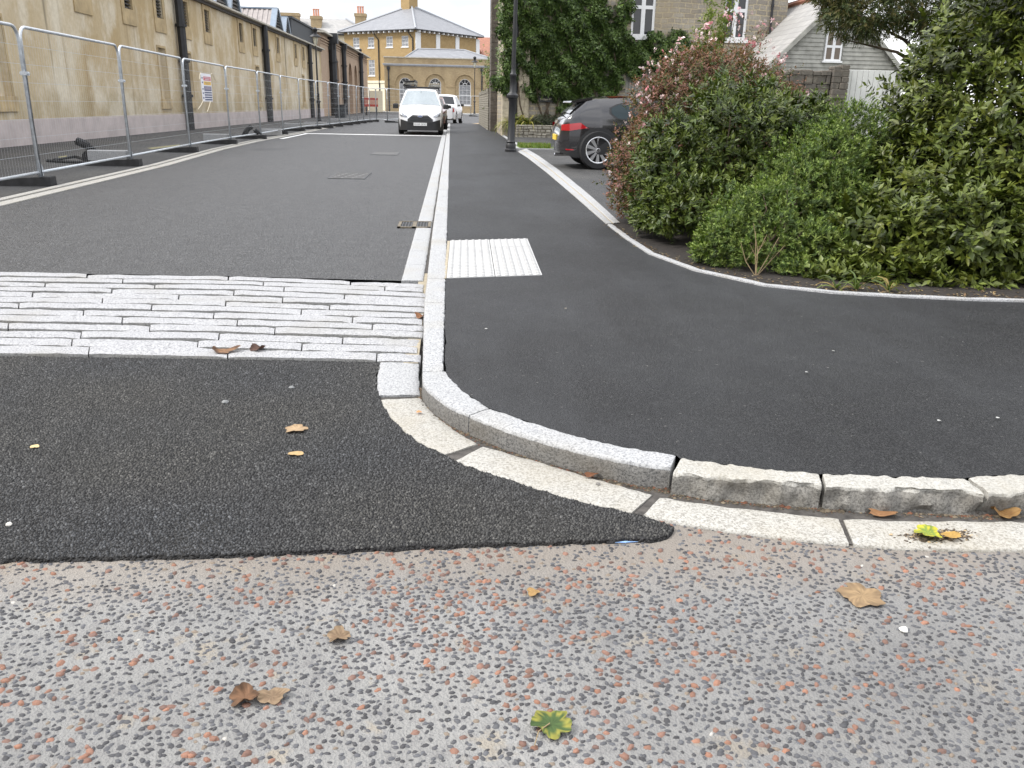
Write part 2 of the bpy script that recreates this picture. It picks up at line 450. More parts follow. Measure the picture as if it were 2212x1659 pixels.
M['gutter'] = plain('pale_gutter', (.40, .375, .32), .75, var=.25, sc=5)
M['black_iron'] = plain('black_cast_iron', (.009, .0095, .011), .5, var=.3, sc=12, bump=.06)
M['pipe'] = plain('black_pipe', (.016, .017, .020), .55, var=.3)
M['galv'] = plain('galvanised_steel', (.50, .53, .56), .42, .35, var=.18, sc=18)
M['rubber'] = plain('black_rubber', (.020, .020, .021), .85, var=.4, sc=14, bump=.25)
M['white_paint'] = plain('white_paint', (.70, .70, .70), .5, var=.04)
M['cream_paint'] = plain('cream_stucco', (.68, .62, .47), .85, var=.07)
M['glass'] = plain('window_glass', (.02, .022, .026), .08, spec=.6, var=.1)
M['glass_curtain'] = plain('curtained_glass', (.22, .225, .235), .25, var=.35, sc=3)
M['timber_grey'] = plain('weathered_timber', (.30, .295, .265), .85, var=.28, sc=4, bump=.15)
M['door_grey'] = plain('grey_painted_boards', (.52, .515, .50), .6, var=.07, sc=3)
M['terracotta'] = plain('terracotta', (.55, .27, .18), .85)
M['car_paint'] = plain('dark_metallic_grey', (.026, .025, .027), .16, .3, spec=.5, coat=1.0, var=.05)
M['white_car'] = plain('white_car_paint', (.66, .66, .67), .28, spec=.5, coat=.8, var=.02)
M['maroon'] = plain('maroon_car_paint', (.10, .022, .018), .2, coat=1.0, var=.05)
M['tyre'] = plain('tyre_rubber', (.015, .015, .016), .85, var=.2, sc=30)
M['alloy'] = plain('alloy_silver', (.62, .62, .63), .28, .85, var=.05)
M['red_lens'] = plain('red_lens', (.36, .006, .012), .12, coat=1.0, var=.1)
M['clear_lens'] = plain('clear_lens', (.20, .21, .23), .10, .3, coat=1.0, var=.3, sc=30)
M['black_trim'] = plain('black_plastic', (.014, .014, .015), .55, var=.2)
M['plate_white'] = plain('plate_white', (.75, .75, .74), .4, var=.02)
M['plate_yellow'] = plain('plate_yellow', (.72, .50, .05), .4, var=.02)
M['black_ink'] = plain('black_ink', (.01, .01, .01), .5)
M['chrome'] = plain('chrome', (.75, .75, .77), .12, 1.0, var=.03)
M['badge_blue'] = plain('badge_blue', (.02, .06, .22), .25, coat=1.0)
M['barrier_red'] = plain('red_plastic', (.42, .05, .035), .5, var=.1)
M['sign_white'] = plain('sign_white', (.76, .76, .80), .4, var=.02)
M['sign_red'] = plain('sign_red', (.52, .05, .08), .4, var=.05)
M['sign_yellow'] = plain('sign_yellow', (.75, .46, .05), .4, var=.05)
M['sign_blue'] = plain('sign_blue', (.035, .05, .14), .4, var=.1)
M['sign_text'] = plain('sign_text', (.55, .45, .5), .4)
M['strap'] = plain('cable_tie', (.62, .56, .42), .5)
M['bark'] = plain('bark', (.10, .075, .05), .9, var=.35, sc=20, bump=.6)
M['twig'] = plain('pale_twig', (.24, .18, .10), .9, var=.3, sc=20)
M['lamp_glass'] = plain('lantern_glass', (.62, .60, .48), .15, var=.1)
M['green_glass'] = plain('tinted_glass', (.018, .03, .034), .08, spec=.35, var=.1)
M['screen'] = plain('windscreen_glass', (.30, .33, .34), .03, .75, var=.05)
M['rear_glass'] = plain('rear_screen', (.16, .17, .18), .06, .35, var=.15)

def leaf_mat(name, ro=.42, trans=.22, spec=.5, tr_col=(1.0, 1.25, .45)):
    t = NT(name)
    c = t.attr()
    b = t.bsdf(c, ro, spec=spec)
    tr = t.n("ShaderNodeBsdfTranslucent", {'Color': t.mix(1.0, c, tr_col, 'MULTIPLY')})
    ms = t.n("ShaderNodeMixShader", {0: trans, 1: b.outputs[0], 2: tr.outputs[0]})
    t.t.links.new(ms.outputs[0], t.out.inputs[0])
    return t.m
M['leaf'] = leaf_mat('glossy_leaf', .42, .13, .32)
M['leaf_soft'] = leaf_mat('soft_leaf', .6, .28, .3)
M['petal'] = leaf_mat('petal', .7, .35, .2, (1.1, 1.0, 1.0))
M['dry_leaf'] = leaf_mat('dry_leaf', .7, .15, .3, (1, 1, 1))
# ------------------------------------------------------------------ setting: ground, roads, kerbs
from mathutils import noise as mnoise
def struct(o): o['kind'] = 'structure'; return o
def sheet(name, pts, z, m, jit=0.0, step=None, kind='structure', parent=None):
    """flat polygon laid on the ground; jit makes its edge ragged"""
    P = [Vector((p[0], p[1])) for p in pts]
    if step:
        Q = []
        for i, a in enumerate(P):
            b = P[(i+1) % len(P)]; n = max(1, int((b-a).length/step)) if (a.length < 14 or b.length < 14) else 1
            for k in range(n):
                q = a.lerp(b, k/n)
                if jit and n > 1: q = q + Vector((random.uniform(-jit, jit), random.uniform(-jit, jit)))
                Q.append(q)
        P = Q
    tri = geometry.tessellate_polygon([[Vector((p.x, p.y, 0)) for p in P]])
    mb = MB(); mb.add([(p.x, p.y, z) for p in P], [tuple(t) for t in tri])
    o = mb.build(name, m, parent)
    me = o.data
    if me.polygons[0].normal.z < 0: me.flip_normals()
    if kind and not parent: o['kind'] = kind
    return o, P
def inside(X, Y, poly):
    r = np.zeros(X.shape, bool); n = len(poly)
    for i in range(n):
        x1, y1 = poly[i][0], poly[i][1]; x2, y2 = poly[(i+1) % n][0], poly[(i+1) % n][1]
        c = ((y1 > Y) != (y2 > Y)) & (X < (x2-x1)*(Y-y1)/((y2-y1) if y2 != y1 else 1e-9)+x1)
        r ^= c
    return r
def path(px, z=0.0): return [G(x, y, z) for x, y in px]
def resample(P, n):
    P = [Vector(p[:2]) for p in P]
    s = [0]
    for a, b in zip(P, P[1:]): s.append(s[-1] + (b-a).length)
    out = []
    for k in range(n+1):
        t = s[-1]*k/n; i = 0
        while i < len(s)-2 and s[i+1] < t: i += 1
        f = (t-s[i])/max(1e-9, s[i+1]-s[i])
        out.append(P[i].lerp(P[i+1], f))
    return out

ZP, ZF, ZN = .085, .02, .012
struct(sheet('ground', [(-700, -60), (700, -60), (700, 900), (-700, 900)], -.05, M['ground'])[0])

kerb_front = {'a': [(912,801),(911,816),(914,829),(925,843),(944,859),(965,874),(1012,896)],
              'b': [(1012,896),(1090,927),(1184,956),(1309,987),(1390,1003),(1450,1010)],
              'c': [(1451,1018),(1560,1030),(1670,1041),(1779,1049)],
              'd': [(1781,1049),(1900,1054),(2020,1060),(2128,1064)],
              'e': [(2131,1063),(2212,1060),(2600,1064),(3200,1070)]}
kerb_back = {'a': [(963.5,801),(967,809),(977.7,820),(1000,843),(1030,863),(1059,880.5)],
             'b': [(1059,880.5),(1152.6,913),(1230,937),(1309,957),(1390,972),(1462,982)],
             'c': [(1469,989),(1570,1002),(1670,1013),(1772,1022)],
             'd': [(1774,1022),(1880,1026),(1980,1029),(2087,1031)],
             'e': [(2090,1029),(2212,1022),(2600,1020),(3200,1026)]}
chan_out = {'c1': [(820,784),(815,812),(814,835),(818,857)],
            'c2': [(821,863),(828,880),(840,899),(860,920),(887,943),(925,966),(962,983)],
            'c3': [(981,995),(1035,1017),(1090,1035),(1215,1073),(1300,1094),(1367,1108.6)],
            'c4': [(1386,1113),(1480,1131),(1589,1148),(1710,1163),(1838,1176)],
            'c5': [(1841,1176),(1930,1182),(2020,1185.6),(2212,1187),(2700,1188),(3200,1190)]}
chan_in = {'c1': [(905,782),(904,810),(905,835),(908,855)],
           'c2': [(910,858),(920,876),(940,897),(965,917),(996,938),(1033,960)],
           'c3': [(1043,963),(1100,980),(1153,995),(1278,1032),(1350,1052),(1413,1068)],
           'c4': [(1424,1072),(1515,1087),(1607,1099),(1710,1111),(1814,1120)],
           'c5': [(1818,1120),(1920,1123),(2020,1125),(2212,1126),(2700,1128),(3200,1130)]}
old_edge = [(-260,1214),(0,1207),(180,1203),(420,1197),(650,1190),(900,1180),(1100,1172),(1300,1165),(1400,1162),(1440,1156),(1457,1138)]
sett_front = [G(-1200, 748, .03), G(0, 762, .03), G(350, 767, .03), G(908, 779, .03)]
sett_back = [G(-1200, 574, .03), G(0, 585, .03), G(520, 594, .03), G(922, 611, .03)]

# --- old road of rolled chippings
chip_road = MB(); chip_road.quad((-30, -8, 0), (30, -8, 0), (30, 2.7, 0), (-30, 2.7, 0))
o_old = chip_road.build('old_road', M['chip_matrix']); struct(o_old)

# --- new asphalt in front of the setts
oe = path(old_edge, ZN)
outer = []
for k in ('c4', 'c3', 'c2', 'c1'):
    pts = path(chan_out[k], ZN); outer += list(reversed(pts))
outer = [p for p in outer if p.x < oe[-1].x + .001]
asp_pts = [Vector((-14, 2.02, 0))] + oe + outer + [G(818, 777, ZN)] + [Vector((p.x, p.y, 0)) for p in reversed(sett_front[:3])] + [Vector((-14, 4.6, 0))]
new_road, asp_poly = sheet('new_road_apron', asp_pts, ZN, M['asphalt_coarse'], .007, .03)
mb = MB()                                             # its raw 12 mm edge where it meets the old road
E0 = [p for p in asp_poly if p.y < 2.4 and p.x < oe[-1].x + .02]
for a, b in zip(E0, E0[1:]):
    if (a-b).length < .3: mb.quad((a.x, a.y, ZN), (b.x, b.y, ZN), (b.x, b.y-.006, -.002), (a.x, a.y-.006, -.002))
mb.build('road_edge', M['asphalt_coarse'], new_road)
mb = MB(); bl = path([(1300,1166),(1340,1164),(1385,1162),(1425,1158),(1437,1162),(1400,1169),(1350,1172),(1310,1172)], .003)
mb.prism([(p.x, p.y) for p in bl], .0025, .0035)
mb.build('spray_mark', M['blue_paint'], o_old)

# --- chippings rolled into the old road
def chippings():
    X0, X1, Y0, Y1, sp = -2.1, 3.0, .75, 2.42, .0155
    gx, gy = np.meshgrid(np.arange(X0, X1, sp), np.arange(Y0, Y1, sp))
    X = (gx + rng.uniform(-.0072, .0072, gx.shape)).ravel(); Y = (gy + rng.uniform(-.0072, .0072, gx.shape)).ravel()
    keep = rng.random(X.size) < .93
    X, Y = X[keep], Y[keep]
    cover = inside(X, Y, [(p.x, p.y) for p in asp_poly])
    ch = []
    for k in ('c1', 'c2', 'c3', 'c4', 'c5'): ch += path(chan_out[k], .01)
    ring = [(p.x, p.y) for p in ch] + [(9, 9), (-.3, 9)]
    cover |= inside(X, Y - .012, ring)
    X, Y = X[~cover], Y[~cover]
    n = X.size
    cl = np.sin(X*2.1+1.3)*np.cos(Y*3.3+.4) + .6*np.sin(X*5.3+Y*4.1) + .5*np.cos(X*9.7-Y*7.7+2)
    red = rng.random(n) < np.clip(.085 + .075*cl, .008, .36)
    worn = rng.random(n) < np.clip(.08 + (Y > 1.95)*.35 + .1*np.sin(X*3.1+Y*6), 0, .6)
    keep = ~(worn & ~red); X, Y, red = X[keep], Y[keep], red[keep]; n = X.size
    a = np.where(red, rng.uniform(.0075, .0125, n), rng.uniform(.0052, .0098, n))
    b = a*rng.uniform(.5, .85, n); h = np.where(red, rng.uniform(.0025, .006, n), rng.uniform(.0012, .0035, n))
    th = rng.normal(.15, .65, n)
    ang = np.linspace(0, 2*np.pi, 7)[:-1]
    vs = np.zeros((n, 12, 3))
    for ring_i, (sc, zz) in enumerate(((1.0, -.001), (.68, 1.0))):
        for k in range(6):
            rr = rng.uniform(.6, 1.28, n)*sc
            lx = a*rr*np.cos(ang[k]); ly = b*rr*np.sin(ang[k])
            vs[:, ring_i*6+k, 0] = X + lx*np.cos(th) - ly*np.sin(th)
            vs[:, ring_i*6+k, 1] = Y + lx*np.sin(th) + ly*np.cos(th)
            vs[:, ring_i*6+k, 2] = -.001 if ring_i == 0 else h*rng.uniform(.65, 1.15, n)
    base = (np.arange(n)*12)[:, None, None]
    q = np.array([[k, (k+1) % 6, 6+(k+1) % 6, 6+k] for k in range(6)])[None]
    top = np.array([[6, 7, 8, 9], [6, 9, 10, 11]])[None]
    quads = np.concatenate([(base+q).reshape(-1, 4), (base+top).reshape(-1, 4)])
    g = rng.uniform(.035, .115, n)
    cg = np.stack([g*.94, g*.98, g*1.06], 1)
    t = rng.random(n)[:, None]
    cr_ = np.array([.27, .13, .08])*(1-t) + np.array([.15, .09, .072])*t
    cr_ *= rng.uniform(.75, 1.25, n)[:, None]
    odd = rng.random(n)
    cg[odd < .001] = (.46, .44, .40); cg[(odd > .02) & (odd < .06)] = (.20, .16, .12)
    c = np.where(red[:, None], cr_, cg)
    o = np_mesh('road_chippings', vs.reshape(-1, 3), quads, M['chip'], np.repeat(c, 12, 0))
    o.parent = o_old
    o['kind'] = 'stuff'
chippings()

# --- the coarse stones that make up the fresh asphalt
def surface_stones():
    sp = .0086
    gx, gy = np.meshgrid(np.arange(-2.6, .72, sp), np.arange(2.05, 4.12, sp))
    X = (gx + rng.uniform(-.0042, .0042, gx.shape)).ravel(); Y = (gy + rng.uniform(-.0042, .0042, gx.shape)).ravel()
    ok = inside(X, Y, [(p.x, p.y) for p in asp_poly]) & (rng.random(X.size) < .93); X, Y = X[ok], Y[ok]; n = X.size
    a = rng.uniform(.0034, .0064, n); b = a*rng.uniform(.55, .95, n); th = rng.uniform(0, 6.28, n); h = rng.uniform(.0012, .0040, n)
    V = np.zeros((n, 10, 3)); tx, ty = rng.normal(0, .22, n), rng.normal(0, .22, n)
    for rg, sc in ((0, 1.0), (1, .66)):
        for k in range(5):
            rr = rng.uniform(.75, 1.2, n)*sc; lx = a*rr*np.cos(k*1.2566); ly = b*rr*np.sin(k*1.2566)
            dx = lx*np.cos(th)-ly*np.sin(th); dy = lx*np.sin(th)+ly*np.cos(th)
            V[:, rg*5+k, 0] = X+dx; V[:, rg*5+k, 1] = Y+dy
            V[:, rg*5+k, 2] = ZN-.0015 if rg == 0 else ZN+h+tx*dx+ty*dy
    base = (np.arange(n)*10)[:, None]
    q = np.concatenate([base+np.array([[k, (k+1) % 5, 5+(k+1) % 5, 5+k]]) for k in range(5)])
    pen = base+np.array([[5, 6, 7, 8, 9]])
    dust = np.clip(.5+.5*(np.sin(X*2.3+1)*np.cos(Y*3.1)+.5*np.sin(X*6.1-Y*4.3)+.4*np.sin(Y*9+X*3)), 0, 1)[:, None]
    g = (rng.uniform(.009, .054, n)*(1+(rng.random(n) < .12)*.9))[:, None]
    c = g*np.array([.97, 1.0, 1.05])*(1-dust*.5) + (g*np.array([1.25, 1.15, .92])+.008)*dust*.5
    o = np_mesh('surface_stones', V.reshape(-1, 3), q, M['chip_dark'], np.repeat(c, 10, 0), new_road, tris=pen)
    o['kind'] = 'stuff'
surface_stones()

# --- far carriageway, left footway, junction
FL = [G(-700, 628, ZF), G(0, 447, ZF), G(363, 358.6, ZF), G(484, 323.6, ZF), G(560, 306, ZF), G(668, 285.5, ZF)]
FLx = [Vector((-5.66, 40, 0)), Vector((-5.6, 50, 0)), Vector((-5.2, 58, 0)), Vector((-5.0, 66, 0))]
XR = -.345
road_pts = [Vector((XR, 5.8, 0))] + [Vector((XR, y, 0)) for y in (20, 66)] + list(reversed(FL[:-1] + FLx)) + [Vector((-13, 7.4, 0))] + [Vector((p.x, p.y, 0)) for p in (sett_back[0], sett_back[1], sett_back[2])]
far_road, _ = sheet('far_road', road_pts, ZF, M['asphalt_road'], .004, .08)
struct(sheet('junction_road', [(-16, 60), (22, 52), (40, 50), (40, 118), (-16, 118)], ZF-.006, M['asphalt_road'])[0])
struct(sheet('left_footway', [(-13, -2), (-6.0, -2), (-5.6, 9)] + [(p.x-.32, p.y) for p in FL[1:]] + [(-5.95, 40), (-5.9, 50), (-5.6, 58), (-6.6, 62), (-7.4, 74), (-9, 118), (-16, 118), (-16, 10)], .034, M['asphalt_old'])[0])
struct(sheet('far_footway', [(-12, 110.5), (9, 110.5), (12, 120), (-12, 120)], .08, plain('concrete_paving', (.30, .295, .28), .9))[0])
mbk = MB()
LK = [p for p in FL[1:]] + [Vector((-5.66, 44, 0)), Vector((-5.6, 50, 0))]
for a, b in zip([FL[0]] + LK, LK):
    for d0, d1, z0 in ((.0, .17, ZF+.012), (.20, .315, ZF+.022)):
        mbk.box((0, 0, 0), (1, 1, 1)); base = len(mbk.v)-8
        q = [(a.x-d1, a.y), (a.x-d0, a.y), (b.x-d0, b.y), (b.x-d1, b.y)]
        for i in range(4): mbk.v[base+i] = (*q[i], -.02); mbk.v[base+4+i] = (*q[i], z0)
lk = mbk.build('left_kerb', M['channel']); struct(lk)
mb = MB()
for a, b in ((G(664, 287, ZF), G(945, 294.2, ZF)),):
    mb.box((a.x, 33.55, ZF), (XR-.01, 34.0, ZF+.004))
struct(mb.build('road_marking', M['white_line']))
mb = MB(); mb.box((-5.55, 28.6, ZF), (-5.42, 33.5, ZF+.004)); mb.build('edge_line', M['white_line'], far_road)

# --- footway on the right
KB = []
kb_str = [Vector((-.037, y, 0)) for y in (54, 30, 12, 8, 6, 4.6)]
KB += kb_str
for k in 'abcde': KB += path(kerb_back[k], ZP)
edging_in = [(2900,662),(2212,652),(2100,649),(1950,642.5),(1800,634),(1650,618),(1500,585),(1400,548),(1350,515),(1312,486)]
strip_l = [(1310,484),(1240,423),(1180,372),(1140,341),(1118,327)]
ED = path(edging_in, ZP) + path(strip_l, ZP)
foot_pts = KB + ED + [Vector((1.9, 26, 0)), Vector((1.95, 33, 0)), Vector((2.1, 54, 0))]
footway, foot_poly = sheet('footway', foot_pts, ZP-.004, M['asphalt_path'], .005, .05)

def disp(v, amp, sc): return mnoise.noise(Vector(v)*sc)*amp + mnoise.noise(Vector(v)*sc*2.7)*amp*.5
def kerb_stone(parent, name, fr, bk, zt, zb, m, rough=.002, face=.0, step=.022, gap=.003, sc=28, m2=None):
    Lf = sum((Vector(b[:2])-Vector(a[:2])).length for a, b in zip(fr, fr[1:]))
    n = max(3, int(Lf/step))
    F, B = resample(fr, n), resample(bk, n)
    dF = (F[1]-F[0]).normalized(); F[0] = F[0]+dF*gap; dF = (F[-1]-F[-2]).normalized(); F[-1] = F[-1]-dF*gap
    dB = (B[1]-B[0]).normalized(); B[0] = B[0]+dB*gap; dB = (B[-1]-B[-2]).normalized(); B[-1] = B[-1]-dB*gap
    prof = [(-.0, 0.0), (0, .25), (0, .5), (0, .72), (.01, .88), (.045, .97), (.13, 1), (.25, 1), (.4, 1), (.55, 1), (.7, 1), (.85, 1), (.96, .985), (1, .9), (1, 0)]
    def fn(i, j):
        u, h = prof[j]; p = F[i].lerp(B[i], u); q = Vector((p.x, p.y, zb+(zt-zb)*h))
        out = (F[i]-B[i]).normalized()
        if 0 < j <= 5:
            k = disp(q, rough+face, sc*.6) + (disp(q, face*1.3, sc*.25) if face else 0)
            q += Vector((out.x*k, out.y*k, (disp(q+Vector((5,0,0)), rough, sc) if j > 3 else 0)))
        elif j > 5: q.z += disp(q, rough, sc) - (.002 if i in (0, n) else 0)
        if j >= 11: q += Vector((out.x, out.y, 0))*disp(q, .006, 30)
        return q
    mb = MB(); mb.grid(fn, range(n+1), range(len(prof)))
    k = len(prof)
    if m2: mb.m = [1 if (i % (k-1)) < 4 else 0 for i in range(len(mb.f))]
    mb.f += [tuple(range(k)), tuple(n*k+j for j in reversed(range(k)))]; mb.m += [0, 0]
    return mb.build(name, [m, m2] if m2 else m, parent, smooth=True, sharp=50)
kerb = struct(empty('kerb'))
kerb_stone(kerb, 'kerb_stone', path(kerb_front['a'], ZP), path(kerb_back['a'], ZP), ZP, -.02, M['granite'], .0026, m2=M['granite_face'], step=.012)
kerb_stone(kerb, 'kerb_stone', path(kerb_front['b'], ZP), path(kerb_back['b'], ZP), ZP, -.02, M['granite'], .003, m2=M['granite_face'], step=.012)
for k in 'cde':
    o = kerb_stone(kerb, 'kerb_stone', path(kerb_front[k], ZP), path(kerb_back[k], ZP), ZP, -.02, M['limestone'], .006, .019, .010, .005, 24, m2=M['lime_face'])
    o['label'] = 'rough cream limestone kerb stone with split face'
ys = [G(912, 801, ZP).y, 4.86, G(928, 601, ZP).y, G(955, 523, ZP).y]
while ys[-1] < 53: ys.append(ys[-1]+.93)
xk = lambda y: float(np.interp(y, [ys[0], 4.9, 8], [G(912, 801, ZP).x, -.162, -.176]))
for a, b in zip(ys, ys[1:]):
    kerb_stone(kerb, 'kerb_stone', [(xk(b), b), (xk(a), a)], [(-.037, b), (-.037, a)], ZP, -.02, M['granite'], .003 if a < 12 else .001, 0, .03 if a < 9 else .3)
channel = struct(empty('channel_strip'))
for k in ('c1', 'c2', 'c3', 'c4', 'c5'):
    kerb_stone(channel, 'channel_stone', path(chan_out[k], .01), path(chan_in[k], .01), .012 + (.004 if k in ('c1',) else 0), -.03, M['granite'] if k == 'c1' else M['channel'], .0022 if k != 'c5' else .004, 0, .03, .005)
yc = [G(895, 606, .024).y]
while yc[-1] < 52: yc.append(yc[-1]+(.62 if len(yc) < 6 else .92))
GUL = (G(863, 490, .024).y - .13, G(935, 484, .024).y)
for a, b in zip(yc, yc[1:]):
    kerb_stone(channel, 'channel_stone', [(XR-.005, b), (XR-.005, a)], [(-.198, b), (-.198, a)], .026, -.02, M['granite'], .002 if a < 12 else .001, 0, .04 if a < 9 else .3)
bed = [p for k in ('c1','c2','c3','c4','c5') for p in path(chan_out[k], .004)] + [p for k in 'edcba' for p in reversed(path(kerb_front[k], ZP))]
bo, _ = sheet('mortar_bed', [(p.x, p.y) for p in bed], .0045, M['dark_mortar']); 
sheet('bedding', [(-.23, 3.85), (-.16, 3.85), (-.165, 6.1), (-.23, 6.1)], .016, M['sand_bed'], parent=bo)
mb = MB(); mb.box((-.2, 6.1, .0), (-.175, 53, .018)); mb.build('joint', M['dark_mortar'], bo)

# --- band of long granite setts
def setts():
    mb = MB(); rows = 13
    A, B = resample(sett_front, 60), resample(sett_back, 60)
    def at(u, v):
        i = min(59, int(u*60)); f = u*60-i
        return A[i].lerp(A[i+1], f).lerp(B[i].lerp(B[i+1], f), v)
    Lr = sum((b-a).length for a, b in zip(A, A[1:]))
    for r in range(rows):
        u = -.02 if r % 2 else -.06
        u += random.uniform(-.02, .02)
        while u < .985:
            ln = random.uniform(.50, .74)/Lr
            u1 = min(u+ln, 1.0 - random.uniform(-.003, .004))
            if 1-u1 < .035: u1 = 1.0 - random.uniform(-.004, .004)
            g = .0034/Lr; va, vb = (r+.05+random.uniform(0, .06))/rows, (r+.955-random.choice((0, .01, .03, .06, .12)))/rows
            tz = random.uniform(-.004, .005); tl = random.uniform(-.005, .005); sk = random.uniform(-.012, .012)
            n = 14
            prof = [(0, -.06), (0, -.010), (.02, -.0015), (.10, 0), (.35, .0005), (.65, .0005), (.90, 0), (.98, -.0015), (1, -.010), (1, -.06)]
            def fn(i, j):
                t = i/n; uu = u + g + (u1-u-2*g)*t
                vv, h = prof[j]
                v = va + (vb-va)*vv + (mnoise.noise(Vector((uu*40, r*3.1+vv*1.5, 3)))*.05 + sk*(t-.5))/rows*1.6
                p = at(max(0, min(1, uu)), v)
                e = -.004 if i in (0, n) and j not in (0, 9) else 0
                z = .024 + h + tz + tl*(t-.5) + e
                if h > -.05: z += mnoise.noise(Vector((p.x*22, p.y*22, r)))*.003 + mnoise.noise(Vector((p.x*7, p.y*9, r)))*.003
                return (p.x, p.y, z)
            mb.grid(fn, range(n+1), range(len(prof)))
            b = len(mb.v)-(n+1)*10
            nf = n*9
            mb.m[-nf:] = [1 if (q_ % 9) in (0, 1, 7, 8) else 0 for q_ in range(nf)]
            mb.f += [tuple(b+k for k in range(10)), tuple(b+n*10+k for k in reversed(range(10)))]; mb.m += [0, 0]
            u = u1
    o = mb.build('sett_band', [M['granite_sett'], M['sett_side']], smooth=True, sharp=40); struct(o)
    bed = [(p.x, p.y) for p in A] + [(p.x, p.y) for p in reversed(B)]
    sheet('sett_joints', bed, -.012, M['dark_mortar'], parent=o)
setts()

# --- tactile paving at the crossing
def tactile():
    c = [G(972, 520, ZP), G(1140, 516, ZP), G(1172, 594, ZP), G(964, 601, ZP)]
    sheet('bedding_strip', [(c[0].x-.022, c[0].y), (c[0].x, c[0].y), (c[3].x, c[3].y), (c[3].x-.018, c[3].y)], ZP-.001, M['sand_bed'], parent=footway)
    mb = MB()
    def at(u, v): return c[3].lerp(c[2], u).lerp(c[0].lerp(c[1], u), v)
    for i in range(2):
        for j in range(4):
            u0, u1 = i/2+.004, (i+1)/2-.004; v0, v1 = j/4+.0015, (j+1)/4-.0015
            q = [at(u0, v0), at(u1, v0), at(u1, v1), at(u0, v1)]; dz = random.uniform(-.001, .0015)
            mb.add([(p.x, p.y, ZP-.01) for p in q] + [(p.x, p.y, ZP+.002+dz) for p in q], [(4,5,6,7),(0,1,5,4),(1,2,6,5),(2,3,7,6),(3,0,4,7)])
    for i in range(12):
        for j in range(28):
            p = at((i+.5)/12, (j+.5)/28)
            mb.lathe([(.0155, 0), (.0145, .005), (.010, .0075), (0.0, .008)], (p.x, p.y, ZP+.002), 8)
    o = mb.build('tactile_paving', M['tactile'], smooth=True, sharp=40)
    tag(o, 'white blistered tactile slabs let into the dark footway by the kerb', 'paving')
tactile()

# --- edging and strip at the back of the footway
edg = struct(empty('footway_edging'))
eo = path(edging_in, ZP)
for a, b in zip(range(0, len(eo)-1), range(1, len(eo))):
    A_, B_ = eo[a], eo[b]; t = (B_-A_).normalized(); nrm = Vector((t.y, -t.x, 0))
    if nrm.y < 0: nrm = -nrm
    if nrm.x < 0 and abs(nrm.y) < .3: nrm = -nrm
    kerb_stone(edg, 'edging_stone', [(A_.x, A_.y), (B_.x, B_.y)], [((A_+nrm*.05).x, (A_+nrm*.05).y), ((B_+nrm*.05).x, (B_+nrm*.05).y)], ZP+.012, 0, M['granite'], .0012, 0, .08, .0008)
sl = path(strip_l, ZP); sr = path([(1340,481),(1270,418),(1206,366),(1163,336),(1137,321)], ZP)
for i in range(4):
    kerb_stone(edg, 'edging_stone', sl[i:i+2], [a.lerp(b, .42) for a, b in zip(sl[i:i+2], sr[i:i+2])], ZP+.006, 0, M['granite'], .001, 0, .3, .003)
    kerb_stone(edg, 'edging_stone', [a.lerp(b, .5) for a, b in zip(sl[i:i+2], sr[i:i+2])], sr[i:i+2], ZP+.006, 0, M['granite'], .001, 0, .3, .003)
sheet('edging_bed', [(p.x, p.y) for p in sl] + [(p.x, p.y) for p in reversed(sr)], ZP, M['sand_bed'], parent=edg)
# car park, planting bed, lawns
struct(sheet('car_park', [(p.x, p.y) for p in sr] + [(2.15, 23.4), (14, 23.4), (14, 8.9), (2.3, 8.9)], ZP-.012, M['asphalt_old'])[0])
bedp = [(p.x, p.y+.03) for p in eo] + [(1.86, 9.1), (2.4, 9.2), (3.4, 10.6), (8, 11.5), (12, 9), (12, 5)]
struct(sheet('planting_bed', bedp, ZP-.006, M['soil'], .01, .1)[0])
struct(sheet('forecourt', [(1.95, 25.6), (14, 25.6), (14, 40), (2.1, 33.3)], ZP-.004, M['asphalt_old'])[0])
struct(sheet('side_patch', [(1.2, 54.2), (2.3, 50.5), (3.6, 50), (5, 58), (2.5, 60)], ZP-.02, M['gold_gravel'])[0])
mb = MB(); mb.box((1.85, 23.5, 0), (6.5, 23.62, ZP+.015)); mb.box((1.75, 23.62, 0), (1.87, 25.5, ZP+.015)); mb.box((1.95, 25.55, 0), (2.05, 33.4, ZP+.02))
mb.build('edging_stone', M['granite'], edg)
def grass(name, x0, x1, y0, y1, z, n, h, label):
    bx = rng.uniform(x0, x1, n); by = rng.uniform(y0, y1, n); hh = h*rng.uniform(.5, 1.3, n); a = rng.uniform(0, 6.28, n); wd = hh*.16
    lx = rng.normal(0, .35, n)*hh; ly = rng.normal(0, .35, n)*hh
    v = np.zeros((n, 3, 3))
    v[:, 0] = np.stack([bx-np.cos(a)*wd, by-np.sin(a)*wd, np.full(n, z)], 1)
    v[:, 1] = np.stack([bx+np.cos(a)*wd, by+np.sin(a)*wd, np.full(n, z)], 1)
    v[:, 2] = np.stack([bx+lx, by+ly, z+hh], 1)
    g = rng.uniform(.6, 1.3, n)[:, None]
    c = np.where(rng.random(n)[:, None] < .18, np.array([.22, .19, .06]), np.array([.115, .17, .03]))*g
    o = np_mesh(name, v.reshape(-1, 3), None, M['leaf_soft'], np.repeat(c, 3, 0), tris=np.arange(n*3).reshape(-1, 3))
    tag(o, label, 'grass', kind='stuff')
struct(sheet('lawn_earth', [(1.9, 23.62), (6.5, 23.62), (6.5, 25.5), (1.9, 25.5)], ZP, M['lawn'])[0])
grass('grass', 1.95, 6.4, 23.66, 25.45, ZP, 9000, .10, 'strip of rough yellow-green grass beside the black lamp post')
struct(sheet('back_lawn', [(5.2, 11.6), (30, 11.6), (30, 22), (8.5, 22)], ZP+.005, M['lawn'])[0])
